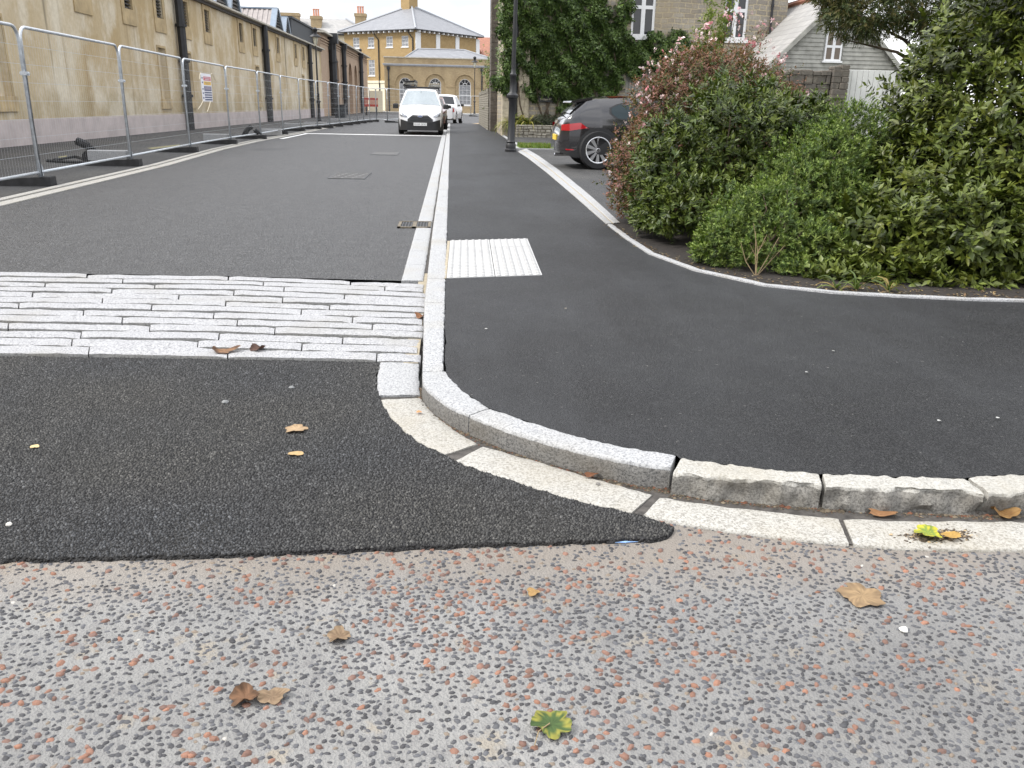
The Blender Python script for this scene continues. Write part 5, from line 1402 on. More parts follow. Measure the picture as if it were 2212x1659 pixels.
# ------------------------------------------------------------------ vehicles
class Car:
    """x runs from the rear bumper (0) to the nose; zt, zb, hw are keyed curves along x"""
    def __init__(s, name, label, cat, loc, rz, L_, zt, zb, hw, belt, paint, tum=.2, crown=.04, group=None):
        s.t = empty(name, loc, rz, label, cat, group); s.L = L_
        s.zt = lambda x: float(np.interp(x, [k[0] for k in zt], [k[1] for k in zt])); s.zb = lambda x: float(np.interp(x, [k[0] for k in zb], [k[1] for k in zb])); s.hw = lambda x: float(np.interp(x, [k[0] for k in hw], [k[1] for k in hw])); s.belt = belt; s.tum = tum; s.crown = crown
        s.HW, s.ZT = hw, zt
        xs = sorted({round(v, 3) for v in list(np.linspace(0, L_, 56)) + [k[0] for k in zt+zb+hw]})
        mb = MB(); F = [0, .06, .16, .3, .45, .6, .72, .84, .93, 1]
        rows = []
        for x in xs:
            a, b = s.zb(x), s.zt(x); r = [(x, 0, a), (x, s.side(x, a)*.85, a)]
            for f in F[1:]: z = a+(b-a)*f; r.append((x, s.side(x, z)-(.025 if f == 1 else 0), z))
            e = s.side(x, b); r += [(x, e*.82, b+s.crown*.35), (x, e*.5, b+s.crown*.75), (x, 0, b+s.crown)]
            rows.append(r + [(p[0], -p[1], p[2]) for p in reversed(r[1:-1])])
        n = len(rows[0]); vs = [p for r in rows for p in r]
        fs = [(i*n+j, (i+1)*n+j, (i+1)*n+(j+1) % n, i*n+(j+1) % n) for i in range(len(rows)-1) for j in range(n)] + [tuple(range(n)), tuple((len(rows)-1)*n+j for j in reversed(range(n)))]
        mb.add(vs, fs); s.body = mb.build('body', paint, s.t, smooth=True, sharp=35)
    def side(s, x, z):
        a, b = s.zb(x), 1.5; w = s.hw(x)
        if z <= s.belt: return w*(1-.05*max(0, (.55-z)/.5)**2-.02*max(0, (z-.6)/.4)**2)
        return w*(.98-s.tum*((z-s.belt)/.55)**1.15)
    def side_patch(s, name, m, x0, x1, lo, hi, sides=(-1,), off=.006, n=14, par=None, mz=3):
        for sg in sides:
            mb = MB(); mb.grid(lambda x, v: (x, sg*(s.side(x, lo(x)+(hi(x)-lo(x))*v)+off), lo(x)+(hi(x)-lo(x))*v), list(np.linspace(x0, x1, n)), [k/mz for k in range(mz+1)])
            o = mb.build(name, m, par or s.t, smooth=True)
        return o
    def cap_patch(s, name, m, x0, x1, w0=.86, w1=.86, off=.008, par=None):
        def fn(x, v):
            f = (x-x0)/(x1-x0); y = v*(w0+(w1-w0)*f)
            return (x, y*s.side(x, s.zt(x)), s.zt(x)+s.crown*(1-abs(y)**1.9)+off)
        mb = MB(); mb.grid(fn, list(np.linspace(x0, x1, 12)), list(np.linspace(-1, 1, 13))); return mb.build(name, m, par or s.t, smooth=True)
    def xf(s, y, z):
        ks = [k for k in s.HW if k[0] > s.L*.6]; w_ = [k[1] for k in ks][::-1]; xx = [k[0] for k in ks][::-1]
        x1 = float(np.interp(abs(y), w_, xx)); zs = [k for k in s.ZT if k[0] > s.L*.6]; zz = [k[1] for k in zs][::-1]; xz = [k[0] for k in zs][::-1]
        return min(x1, float(np.interp(z, zz, xz)))
    def front_patch(s, name, m, y0, y1, lo, hi, off=.02, n=16, mz=4, par=None):
        mb = MB(); mb.grid(lambda y, v: (s.xf(y, lo(y)+(hi(y)-lo(y))*v)+off, y, lo(y)+(hi(y)-lo(y))*v), list(np.linspace(y0, y1, n)), [k/mz for k in range(mz+1)])
        return mb.build(name, m, par or s.t, smooth=True)
    def wheel(s, x, sg, r, w_=.2, spokes=5, rim='alloy', arch=True):
        y = sg*(s.hw(x)-w_/2+.012)
        if arch:
            mb = MB(); n = 28; pts = []
            for k in range(n+1):
                a = math.pi*(-.12+1.24*k/n); px, pz = x+r*1.14*math.cos(a), r+r*1.14*math.sin(a); pts.append((px, sg*(s.side(min(max(px, .01), s.L-.01), max(pz, s.zb(x)))+.004), pz))
            mb.add([(x, sg*(s.side(x, r)+.004), r*.8)]+pts, [(0, k+1, k+2) for k in range(n)]); mb.build('wheel_arch', M['black_trim'], s.t)
        mb = MB(); h = w_/2; mb.lathe([(r*.70, -h), (r*.93, -h), (r, -h*.7), (r, h*.7), (r*.93, h), (r*.70, h), (r*.68, h*.6), (r*.68, -h*.6), (r*.70, -h)], (0, 0, 0), 32, 'Y', caps=False)
        wh = mb.build('wheel', M['tyre'], s.t, smooth=True, sharp=50); wh.location = (x, y, r)
        mb = MB(); o = sg*h
        mb.lathe([(r*.69, o*.95), (r*.66, o*1.0), (r*.625, o*.94), (r*.62, o*.5)], (0, 0, 0), 32, 'Y', caps=False); mb.lathe([(0, o*.92), (r*.10, o*.9), (r*.15, o*.8), (r*.15, o*.4)], (0, 0, 0), 16, 'Y')
        for k in range(spokes):
            a = 2*math.pi*k/spokes+.25
            for da, tw in ((0, .16),):
                ca, sa = math.cos(a), math.sin(a); P_ = lambda rad, tt, yy: (ca*rad-sa*tt, yy, sa*rad+ca*tt)
                c = [P_(r*.12, -r*.045, o*.86), P_(r*.12, r*.045, o*.86), P_(r*.64, r*.125, o*.9), P_(r*.64, -r*.075, o*.9)]; d = [(p[0], p[1]-o*.35, p[2]) for p in c]
                mb.add(c+d, [(0,1,2,3),(7,6,5,4),(0,4,5,1),(1,5,6,2),(2,6,7,3),(3,7,4,0)])
        mb.build('rim', M[rim], wh)
        mb = MB(); mb.lathe([(0, o*.3), (r*.66, o*.3)], (0, 0, 0), 24, 'Y'); mb.build('brake_disc', M['black_trim'], wh)
        mb = MB(); mb.lathe([(0, o*.97), (r*.085, o*.97), (r*.09, o*.9)], (0, 0, 0), 16, 'Y'); mb.build('centre_cap', M['chrome'], wh)
def box_part(par, name, m, lo, hi, b=.02):
    mb = MB(); mb.bbox(lo, hi, b); return mb.build(name, m, par)

# dark hatchback, tail towards us on the left
wc = G(1287, 366.5, ZP-.012)
hb = Car('hatchback', 'dark grey hatchback with red tail light and silver alloy wheel behind the bushes', 'car', (wc.x-.71, wc.y+.79, ZP-.012), R(0.5), 4.25,
         [(0, .60), (.03, .80), (.10, .955), (.14, .985), (.30, 1.14), (.52, 1.315), (.75, 1.37), (1.3, 1.395), (1.9, 1.39), (2.5, 1.32), (3.2, 1.0), (3.9, .82), (4.15, .70), (4.25, .5)],
         [(0, .33), (.25, .24), (.5, .2), (3.9, .2), (4.25, .28)], [(0, .66), (.06, .76), (.18, .83), (.4, .87), (.8, .905), (3.3, .905), (3.8, .86), (4.1, .75), (4.25, .55)], .96, M['car_paint'], .24)
hb.cap_patch('rear_window', M['rear_glass'], .19, .50, .80, .80, .03)
hb.side_patch('side_window', M['green_glass'], 1.02, 2.75, lambda x: 1.0+.0*(x) if x > 1.2 else 1.0+.10*((1.2-x)/.18)**2, lambda x: 1.295-.09*max(0, (1.35-x)/.33)**2-.36*max(0, (x-2.2)/.7)**1.3, off=.008)
hb.side_patch('window_trim', M['black_trim'], .98, 2.8, lambda x: .975 if x > 1.2 else .975+.10*((1.2-x)/.2)**2, lambda x: 1.32-.10*max(0, (1.35-x)/.35)**2-.36*max(0, (x-2.2)/.7)**1.3, off=.004)
hb.side_patch('tail_light', M['red_lens'], .03, .56, lambda x: .755+.05*max(0, (x-.2)/.3), lambda x: .865+.06*min(1, x/.5)-.13*max(0, (x-.40)/.16), off=.012, n=18)
hb.side_patch('tail_light', M['red_lens'], .03, .56, lambda x: .74, lambda x: .885+.055*min(1, x/.5)-.13*max(0, (x-.42)/.14), sides=(1,), off=.012, n=18)
hb.side_patch('bumper_line', M['black_trim'], .02, .42, lambda x: .40, lambda x: .415, off=.007)
hb.side_patch('lower_skirt', M['black_trim'], .02, .36, lambda x: hb.zb(x)-.0, lambda x: .36, off=.006)
hb.side_patch('reflector', M['red_lens'], .12, .28, lambda x: .375, lambda x: .398, off=.009)
hb.side_patch('shut_line', M['black_trim'], 2.78, 2.79, lambda x: .3, lambda x: .98, off=.006, n=3)
hb.side_patch('door_handle', M['car_paint'], 1.75, 1.95, lambda x: .86, lambda x: .885, off=.03)
mb = MB()
mb.prism([(.22, 1.295), (.30, 1.285), (.66, 1.37), (.66, 1.41), (.24, 1.325)], -.60, .60, f=lambda x, y, z: (x, z, y)); mb.build('spoiler', M['car_paint'], hb.t)
for xw, sg in ((.78, -1), (.78, 1), (3.36, -1), (3.36, 1)): hb.wheel(xw, sg, .385, .23, 10)
hb.t.scale = (.93, .93, .93)
box_part(hb.t, 'number_plate', M['plate_yellow'], (-.02, -.26, .55), (.002, .26, .66), .004)
mb = MB(); mb.tube([(-.02, -.12, .25), (.3, -.12, .26)], .035, 8); mb.build('exhaust', M['chrome'], hb.t)
mb = MB(); mb.tube([(.16, -.0, 1.02), (.10, -.22, 1.09)], .012, 5); mb.build('wiper', M['black_trim'], hb.t)
hb.cap_patch('red_roof_panel', M['red_lens'], 1.0, 1.75, .8, .8, .012)  # added red panel, standing in for an unidentified red strip above the roof
mb = MB(); mb.lathe([(0, 0), (.075, 0), (.078, .004)], (1.28, -.911, .80), 20, 'Y'); mb.build('fuel_flap', M['car_paint'], hb.t)

# white van, facing us
vx = (WY(862, 290, 35.4).x+WY(956.5, 290, 35.4).x)/2; vw = (WY(956.5, 290, 35.4).x-WY(862, 290, 35.4).x)/2
LV = 4.4
van = Car('panel_van', 'white panel van facing the camera, parked against the kerb with ladders on its roof', 'van', (vx, 34.75+LV, ZF), R(-90), LV,
          [(0, 1.55), (.05, 1.68), (.4, 1.72), (2.75, 1.71), (2.95, 1.67), (3.58, 1.07), (3.95, .95), (4.2, .83), (4.33, .72), (4.4, .50)],
          [(0, .28), (3.7, .22), (4.4, .17)], [(0, vw-.06), (.15, vw-.01), (3.6, vw), (4.0, vw-.02), (4.2, vw-.07), (4.33, vw-.19), (4.4, vw-.34)], 1.0, M['white_car'], .20, .05)
van.cap_patch('windscreen', M['screen'], 3.0, 3.56, .86, .93, off=.012)
van.side_patch('side_window', M['glass'], 2.35, 3.3, lambda x: 1.06, lambda x: min(1.5, van.zt(x)-.12), sides=(-1, 1))
van.front_patch('bumper', M['black_trim'], -(vw-.03), vw-.03, lambda y: .17, lambda y: .50+.10*max(0, (abs(y)-.5)/.35), .022, 24)
van.front_patch('grille', M['black_trim'], -.50, .50, lambda y: .44, lambda y: .745-.16*max(0, (abs(y)-.30)/.20), .034, 20)
mb = MB()
for z in (.53, .59, .65): mb.grid(lambda y, v: (van.xf(y, z)+.046+.008*v, y, z+.02*v), list(np.linspace(-.40, .40, 10)), [0, 1])
mb.build('grille_bar', M['fascia_dark'], van.t)
for s_ in (-1, 1):
    a, b = (.52, vw-.09) if s_ > 0 else (-(vw-.09), -.52)
    van.front_patch('headlight', M['clear_lens'], a, b, lambda y: .655+.05*(abs(y)-.5)/.3, lambda y: .70+.15*min(1, (abs(y)-.5)/.28), .03, 10)
    mb = MB(); mb.bbox((3.35, s_*(vw+.02) if s_ > 0 else -(vw+.24), .98), (3.47, s_*(vw+.24) if s_ > 0 else -(vw+.02), 1.17), .04); mb.build('wing_mirror', M['black_trim'], van.t)
    for xw in (.75, 3.62): van.wheel(xw, s_, .315, .2, 8)
    van.side_patch('sill', M['black_trim'], .1, 4.3, lambda x: van.zb(x), lambda x: .36, sides=(s_,), off=.01)
pl = box_part(van.t, 'number_plate', M['plate_white'], (4.425, -.26, .345), (4.437, .26, .455), .003)
lettering('HV69 GMG', 'registration', pl, (4.4385, -.23, .368), .46, R(90), R(90), M['black_ink'])
mb = MB(); nb = 20
mb.add([(4.40, .10*math.cos(2*math.pi*k/nb), .70+.042*math.sin(2*math.pi*k/nb)) for k in range(nb)] + [(4.415, .10*math.cos(2*math.pi*k/nb), .70+.042*math.sin(2*math.pi*k/nb)) for k in range(nb)], [tuple(range(nb, 2*nb))]+[(k, (k+1) % nb, nb+(k+1) % nb, nb+k) for k in range(nb)]); bd = mb.build('badge', M['chrome'], van.t)
mb = MB(); mb.add([(4.418, .086*math.cos(2*math.pi*k/nb), .70+.034*math.sin(2*math.pi*k/nb)) for k in range(nb)], [tuple(range(nb))]); mb.build('badge_field', M['badge_blue'], bd)
lettering('Ford', 'badge_script', bd, (4.42, -.058, .685), .116, R(90), R(90), M['chrome'])
mb = MB(); mb.tube([(3.1, 0, 1.70), (2.98, 0, 1.78)], .01, 5); mb.build('aerial', M['black_trim'], van.t)
for x in (.7, 1.7, 2.6):
    mb = MB(); mb.tube([(x, -vw+.18, 1.73), (x, -vw+.18, 1.815), (x, vw-.18, 1.815), (x, vw-.18, 1.73)], .022, 6)
    mb.build('roof_bar', M['black_trim'], van.t)
def ladder(x, z, ln, wd, y0, m, label, tilt=0.0):
    t = empty('ladder', (x, y0, z), 0, label, 'ladder', 'ladders on the van roof'); t.rotation_euler = (0, tilt, 0)
    mb = MB()
    for s_ in (-1, 1): mb.box((s_*wd/2-.02, 0, 0), (s_*wd/2+.02, ln, .075))
    for k in range(int(ln/.28)): mb.tube([(-wd/2+.02, .15+.28*k, .038), (wd/2-.02, .15+.28*k, .038)], .016, 6)
    mb.build('ladder_frame', M[m], t)
zr = ZF+1.84
for k, l in enumerate(('bottom ladder of the dark stack on the van roof', 'middle ladder of the dark stack on the van roof', 'top ladder of the dark stack on the van roof')): ladder(vx-.50+.02*k, zr+.085*k, 2.6, .44-.02*k, 36.6-.1*k, 'black_trim' if k != 1 else 'timber_grey', l, R(3-3*k))
ladder(vx+.52, zr, 2.4, .42, 36.7, 'timber_grey', 'lower pale ladder on the other side of the van roof'); ladder(vx+.52, zr+.085, 2.4, .38, 36.8, 'gutter', 'upper pale ladder on the other side of the van roof')

def simple_car(name, label, cat, loc, rz, L_, zt, hw, belt, paint, wx, r, rear=True, win=None, tum=.22):
    c = Car(name, label, cat, loc, rz, L_, zt, [(0, .32), (.4, .24), (L_-.5, .24), (L_, .3)], hw, belt, paint, tum)
    for x in wx:
        for sg in (-1, 1): c.wheel(x, sg, r, .22, 7)
    for (x0, x1) in win['side']: c.side_patch('side_window', M['glass'], x0, x1, lambda x: belt+.03, lambda x: c.zt(x)-.09, sides=(-1, 1))
    c.cap_patch('windscreen', M['glass'], *win['front'], .88, .9); c.cap_patch('rear_window', M['glass'], *win['rear'], .86, .84)
    for sg in (-1, 1):
        c.side_patch('tail_light', M['red_lens'], .02, .20, lambda x: .72, lambda x: .95, sides=(sg,), off=.012, n=6)
        c.side_patch('headlight', M['clear_lens'], L_-.45, L_-.06, lambda x: .62, lambda x: min(.76, c.zt(x)-.03), sides=(sg,), off=.012, n=6)
        mb = MB(); xm = win['mirror']; y = c.hw(xm); mb.bbox((xm, sg*y if sg > 0 else -y-.2, belt), (xm+.1, sg*y+.2 if sg > 0 else -y, belt+.15), .03); mb.build('wing_mirror', M['black_trim'], c.t)
    box_part(c.t, 'number_plate', M['plate_white'], (L_-.005, -.26, .42), (L_+.012, .26, .53), .003); box_part(c.t, 'rear_plate', M['plate_yellow'], (-.012, -.26, .6), (.004, .26, .71), .003)
    return c
std_hw = lambda L_, w: [(0, w-.14), (.1, w-.05), (.3, w), (L_-.7, w), (L_-.3, w-.08), (L_-.1, w-.2), (L_, w-.34)]
simple_car('parked_car', 'maroon car mostly hidden behind the white van', 'car', (vx+.14, 46.2, ZF), R(-90), 4.2, [(0, .7), (.06, 1.0), (.5, 1.42), (1.2, 1.5), (2.4, 1.47), (3.2, 1.0), (3.9, .86), (4.12, .74), (4.2, .5)], std_hw(4.2, .88), .98, M['maroon'], (.8, 3.4), .31, win=dict(side=((.7, 1.5), (1.6, 2.7)), front=(2.5, 3.15), rear=(.12, .46), mirror=2.7))
pr = G(975, 268, ZF)
simple_car('pickup_truck', 'white double cab pickup parked beyond the white van, tail towards us', 'pickup', (pr.x-.72, pr.y-.8, ZF), R(90-7), 5.1, [(0, .8), (.03, 1.05), (1.45, 1.06), (1.5, 1.1), (1.75, 1.66), (2.1, 1.72), (3.1, 1.69), (3.8, 1.1), (4.8, .98), (5.02, .85), (5.1, .5)], std_hw(5.1, .92), 1.06, M['white_car'], (1.1, 4.2), .37, win=dict(side=((1.78, 2.4), (2.5, 3.3)), front=(3.2, 3.75), rear=(1.52, 1.72), mirror=3.45), tum=.18)
wp = G(1046, 260.5, ZF)
simple_car('parked_car', 'white car whose nose pokes out past the flint wall', 'car', (wp.x+4.1, wp.y+.9, ZF), R(180), 4.1, [(0, .7), (.06, 1.0), (.5, 1.42), (1.2, 1.5), (2.4, 1.47), (3.2, 1.02), (3.8, .9), (4.02, .76), (4.1, .5)], std_hw(4.1, .87), .98, M['white_car'], (.8, 3.35), .31, win=dict(side=((.7, 1.5), (1.6, 2.7)), front=(2.5, 3.15), rear=(.12, .46), mirror=2.7))
# ------------------------------------------------------------------ plants
def unit(v): return v/np.maximum(1e-9, np.linalg.norm(v, axis=-1, keepdims=True))
def leaves(name, P, Dv, Nv, Ln, Wd, C, m, parent, fold=.18, mid=.45, curl=.12):
    """pointed leaves folded along the midrib; P base, Dv direction, Nv rough upper side"""
    n = len(P); Dv = unit(Dv); S = unit(np.cross(Dv, Nv)); N = np.cross(S, Dv)
    Ln = np.broadcast_to(Ln, (n,))[:, None]; Wd = np.broadcast_to(Wd, (n,))[:, None]
    V = np.zeros((n, 5, 3))
    V[:, 0] = P
    V[:, 1] = P+Dv*Ln*mid-N*Wd*fold
    V[:, 2] = P+Dv*Ln-N*Ln*curl
    V[:, 3] = P+Dv*Ln*mid*.95+S*Wd*.5
    V[:, 4] = P+Dv*Ln*mid*.95-S*Wd*.5
    b = (np.arange(n)*5)[:, None]
    q = np.concatenate([b+np.array([[0, 1, 2, 3]]), b+np.array([[0, 4, 2, 1]])])
    cc = np.repeat(C, 5, 0); t = np.tile(np.array([.85, .92, 1.1, 1.0, 1.0]), n)[:, None]
    return np_mesh(name, V.reshape(-1, 3), q, m, cc*t, parent)
def lump(d, seed, k=3.0):
    r = np.random.default_rng(seed); s = np.zeros(len(d))
    for i in range(7):
        f = r.normal(0, k*(1+i*.35), 3); s += np.sin(d@f+r.uniform(0, 6.28))/(1+i*.4)
    return s/3.0
def in_ell(P, e, k=1.0):
    q = (P-np.array(e[:3]))/np.array(e[3:6]); return (q**2).sum(1) < k*k
def shoots(ells, n, seed, deep=.3, lumpiness=.14, zmin=.12, fray=.06, gaps=0.0):
    """shoot tips spread through the outer part of a union of rounded masses"""
    r = np.random.default_rng(seed); A = np.array([(e[3]*e[4]+e[3]*e[5]+e[4]*e[5]) for e in ells]); out_p, out_d, out_f = [], [], []
    tot = 0
    while tot < n:
        k = r.choice(len(ells), 4*n, p=A/A.sum()); d = unit(r.normal(0, 1, (4*n, 3)))
        E = np.array(ells)[k]; f = np.where(r.random(4*n) < deep, r.uniform(.55, .9, 4*n), r.uniform(.88, 1.0, 4*n)+(r.random(4*n) < .22)*r.random(4*n)**2*fray*3)
        rad = f*(1+lumpiness*lump(d*2+E[:, :3], seed))
        p = E[:, :3]+d*E[:, 3:6]*rad[:, None]; nrm = unit(d/E[:, 3:6])
        ok = p[:, 2] > zmin
        if gaps:                                    # bare pockets between the clumps, where the dark inside shows
            w_ = np.sin(p[:, 0]*9.1+3*np.sin(p[:, 2]*5.3+seed))+np.sin(p[:, 1]*8.3-p[:, 2]*10.7+seed)+.8*np.sin(p[:, 2]*17+p[:, 0]*13)
            ok &= ~((w_ < -.55) & (f > .80) & (r.random(4*n) < gaps))
        for i, e in enumerate(ells): ok &= ~((k != i) & in_ell(p, e, .78))
        out_p.append(p[ok]); out_d.append(nrm[ok]); out_f.append(f[ok]); tot += ok.sum()
    return np.concatenate(out_p)[:n], np.concatenate(out_d)[:n], np.concatenate(out_f)[:n]
def rosettes(P, Nn, per, L_, W_, spread, cols, r, up=.45, along=.08, tilt=.9, droop=.15, tipcol=None, vary=.3):
    n = len(P); ax = unit(Nn+np.array([0, 0, up])+r.normal(0, .35, (n, 3)))
    a = unit(np.cross(ax, r.normal(0, 1, (n, 3)))); b = np.cross(ax, a)
    Ps, Ds, Ns, Ls, Ws, Cs = [], [], [], [], [], []
    base = np.array(cols)[r.integers(0, len(cols), n)]*(1+r.uniform(-vary, vary, (n, 1)))
    for i in range(per):
        th = i*2.4+r.uniform(-.4, .4, n)+r.uniform(0, 6.28); rad = a*np.cos(th)[:, None]+b*np.sin(th)[:, None]
        t = (i+.5)/per; o = tilt*(1.25-.75*t)+r.normal(0, .15, n)
        d = ax*np.cos(o)[:, None]+rad*np.sin(o)[:, None]+np.array([0, 0, -droop])
        Ps.append(P+ax*(along*(t-1))[..., None] if np.ndim(along) else P+ax*along*(t-1)); Ds.append(d); Ns.append(ax+rad*-.2+np.array([0, 0, .35]))
        s = r.uniform(.65, 1.15, n)*(1.1-.45*t); Ls.append(L_*s); Ws.append(W_*s*r.uniform(.85, 1.15, n))
        c = base*(1+r.uniform(-.18, .18, (n, 1)))
        if tipcol is not None and i >= per-2: c = c*.35+np.array(tipcol)*.65*(1+r.uniform(-.2, .2, (n, 1)))
        Cs.append(c)
    return tuple(np.concatenate(x) for x in (Ps, Ds, Ns, Ls, Ws, Cs))
def stems(name, par, base, tips, r0, m, seed=1, wob=.1):
    rnd = random.Random(seed); mb = MB()
    for tp in tips:
        b = Vector(base)+Vector((rnd.uniform(-.12, .12), rnd.uniform(-.1, .1), 0)); tp = Vector(tp); pts = []
        for k in range(5):
            f = k/4; p = b.lerp(tp, f); p += Vector((rnd.uniform(-wob, wob), rnd.uniform(-wob, wob), rnd.uniform(-wob, wob)*.5))*math.sin(f*math.pi); pts.append(p)
        mb.tube(pts, [r0*(1-.7*k/4) for k in range(5)], 5)
    return mb.build(name, m, par, smooth=True)
def shrub(name, label, ells, nsh, per, L_, W_, cols, seed, mat='leaf', tip=None, deep=.32, tilt=.9, along=.08, up=.45, lumpi=.14, base=None, tips=None, droop=.15, zmin=.12, curl=.12, extra=None, cat='shrub', gaps=.8):
    r = np.random.default_rng(seed); c = np.array([e[:3] for e in ells]).mean(0); t = empty(name, (0, 0, 0), 0, label, cat)
    P, N, F = shoots(ells, nsh, seed, deep, lumpi, zmin, gaps=gaps)
    a = rosettes(P, N, per, L_, W_, 0, cols, r, up, along, tilt, droop, tip)
    leaves('foliage', *a[:5], a[5], M[mat], t, curl=curl)
    base = base or (c[0], c[1], .06); tips = tips or [tuple(p) for p in P[r.integers(0, len(P), 16)]*.9+np.array(base)*.1]
    stems('stem', t, base, tips, .016, M['bark'], seed)
    if extra: extra(t, P, N, F, r)
    return t
VIB = [(0.055, 0.079, 0.011), (0.040, 0.061, 0.010), (0.075, 0.097, 0.014), (0.047, 0.071, 0.017)]
vib_e = [(2.66, 7.85, .70, .77, .80, .80), (2.02, 7.75, .52, .40, .55, .62), (3.18, 7.95, .58, .42, .60, .62), (2.3, 7.2, .36, .55, .42, .34), (1.98, 7.45, .34, .34, .38, .32), (2.75, 7.2, .5, .45, .4, .42), (3.28, 7.75, .78, .42, .5, .58)]
shrub('evergreen_shrub', 'rounded dark green glossy shrub in the middle of the bed, pointed leaves', vib_e, 4800, 8, .074, .029, VIB, 11, tip=(.13, .165, .038), lumpi=.30, base=(2.5, 7.7, .06), zmin=.16)
LAU = [(0.055, 0.073, 0.011), (0.073, 0.093, 0.013), (0.040, 0.057, 0.010), (0.089, 0.103, 0.014)]
lau_e = [(4.5, 6.9, 1.12, .92, .9, 1.25), (5.3, 6.9, 1.6, 1.0, 1.0, 1.5), (4.0, 6.6, .9, .5, .55, .62), (3.72, 6.5, .55, .55, .55, .52), (3.75, 5.86, .40, .62, .44, .38), (4.6, 5.95, .6, .7, .5, .6), (3.2, 6.05, .34, .42, .42, .32), (4.85, 6.5, 1.75, .75, .75, .75), (4.2, 6.2, .8, .5, .5, .55), (3.45, 5.78, .24, .5, .26, .26), (4.05, 5.66, .26, .5, .26, .30), (4.6, 5.62, .3, .5, .26, .32), (2.95, 5.95, .2, .35, .22, .22), (3.2, 5.60, .12, .36, .19, .13), (3.7, 5.51, .12, .4, .18, .14), (4.3, 5.47, .13, .45, .18, .16), (2.8, 5.70, .11, .30, .18, .12), (3.45, 5.55, .12, .3, .18, .13)]
shrub('laurel_hedge', 'tall dense broad-leaved hedge filling the right edge of the bed', lau_e, 11500, 7, .088, .040, LAU, 12, tip=(.14, .175, .04), base=(4.6, 6.9, .06), along=.11, tilt=1.05, lumpi=.26, zmin=.09, cat='hedge')
HEB = [(0.104, 0.147, 0.030), (0.080, 0.121, 0.030), (0.129, 0.166, 0.034), (0.067, 0.105, 0.030)]
heb_e = [(2.42, 6.38, .38, .44, .40, .33), (2.86, 6.55, .50, .46, .45, .36), (2.12, 6.25, .26, .22, .28, .22), (2.6, 6.15, .28, .40, .25, .24), (3.02, 6.85, .72, .44, .42, .38), (3.35, 7.1, .95, .36, .4, .36), (2.35, 6.05, .22, .3, .2, .18), (2.7, 5.98, .24, .28, .18, .2), (2.05, 6.3, .2, .2, .25, .18), (2.3, 5.98, .17, .26, .14, .13), (2.0, 6.22, .17, .18, .16, .13), (2.6, 5.82, .11, .25, .14, .12), (2.3, 5.95, .11, .22, .14, .12)]
shrub('hebe_bush', 'low light green small-leaved bush between the dark shrub and the hedge', heb_e, 5600, 11, .043, .013, HEB, 13, 'leaf_soft', tip=(.30, .385, .11), deep=.4, tilt=.75, along=.05, lumpi=.3, base=(2.4, 6.3, .06), zmin=.1)
def sprays(t, P, N, F, r):
    sp = [(1.86, 8.9, .9), (1.70, 8.7, .55), (2.0, 9.0, 1.55), (2.35, 9.2, 1.75), (2.75, 9.4, 2.0), (3.0, 9.4, 2.12), (3.35, 9.4, 2.05), (3.55, 9.5, 1.7), (2.55, 9.0, 1.9), (3.8, 9.3, 1.35), (1.98, 8.9, 1.22), (3.2, 9.2, 1.92), (1.98, 8.9, 1.38), (2.15, 9.1, 1.66), (3.95, 8.9, .95)]
    stems('spray', t, (2.6, 9.2, .1), sp, .011, M['bark'], 5, .16)
    tips = np.array(sp); q = []
    for s in tips:
        b = np.array([2.6, 9.2, .4]); k = 60
        f = r.uniform(.6, 1.02, k)[:, None]; q.append(b*(1-f)+s*f+r.normal(0, .05, (k, 3)))
    q = np.concatenate(q); nn = unit(r.normal(0, 1, q.shape)+np.array([0, -.3, .4]))
    a = rosettes(q, nn, 5, .03, .014, 0, [(.10, .06, .03), (.09, .085, .025), (.15, .06, .04)], r)
    leaves('spray_leaves', *a[:5], a[5], M['leaf_soft'], t)
    fl = np.concatenate([tips[r.integers(0, len(tips), 190)]+r.normal(0, .065, (190, 3))] + [P[r.integers(0, len(P), 420)]])
    m_ = fl[:, 2] > .35; fl = fl[m_]; nn = unit(r.normal(0, 1, fl.shape)+np.array([0, -.6, .3]))
    a = rosettes(fl, nn, 6, .032, .022, 0, [(.70, .46, .48), (.78, .62, .61), (.52, .22, .24), (.80, .70, .68)], r, tilt=1.0, along=.03)
    leaves('blossom', *a[:5], a[5], M['petal'], t)
ABE = [(.15, .075, .048), (.085, .092, .028), (.18, .08, .055), (.06, .085, .024), (.24, .12, .095), (.095, .105, .032), (.07, .08, .026)]
abe_e = [(2.52, 9.15, .85, .66, .66, .90), (3.15, 9.35, 1.0, .66, .68, .82), (1.98, 8.6, .55, .42, .45, .50), (2.15, 8.35, .38, .42, .42, .36), (2.3, 8.95, 1.0, .34, .4, .48), (2.7, 9.1, 1.45, .6, .5, .38)]
shrub('flowering_shrub', 'russet leaved shrub with pink flower sprays in front of the dark hatchback', abe_e, 13000, 6, .042, .019, ABE, 14, 'leaf_soft', tip=(.27, .13, .09), deep=.4, lumpi=.36, tilt=1.0, along=.06, base=(2.6, 9.2, .06), extra=sprays, zmin=.15)
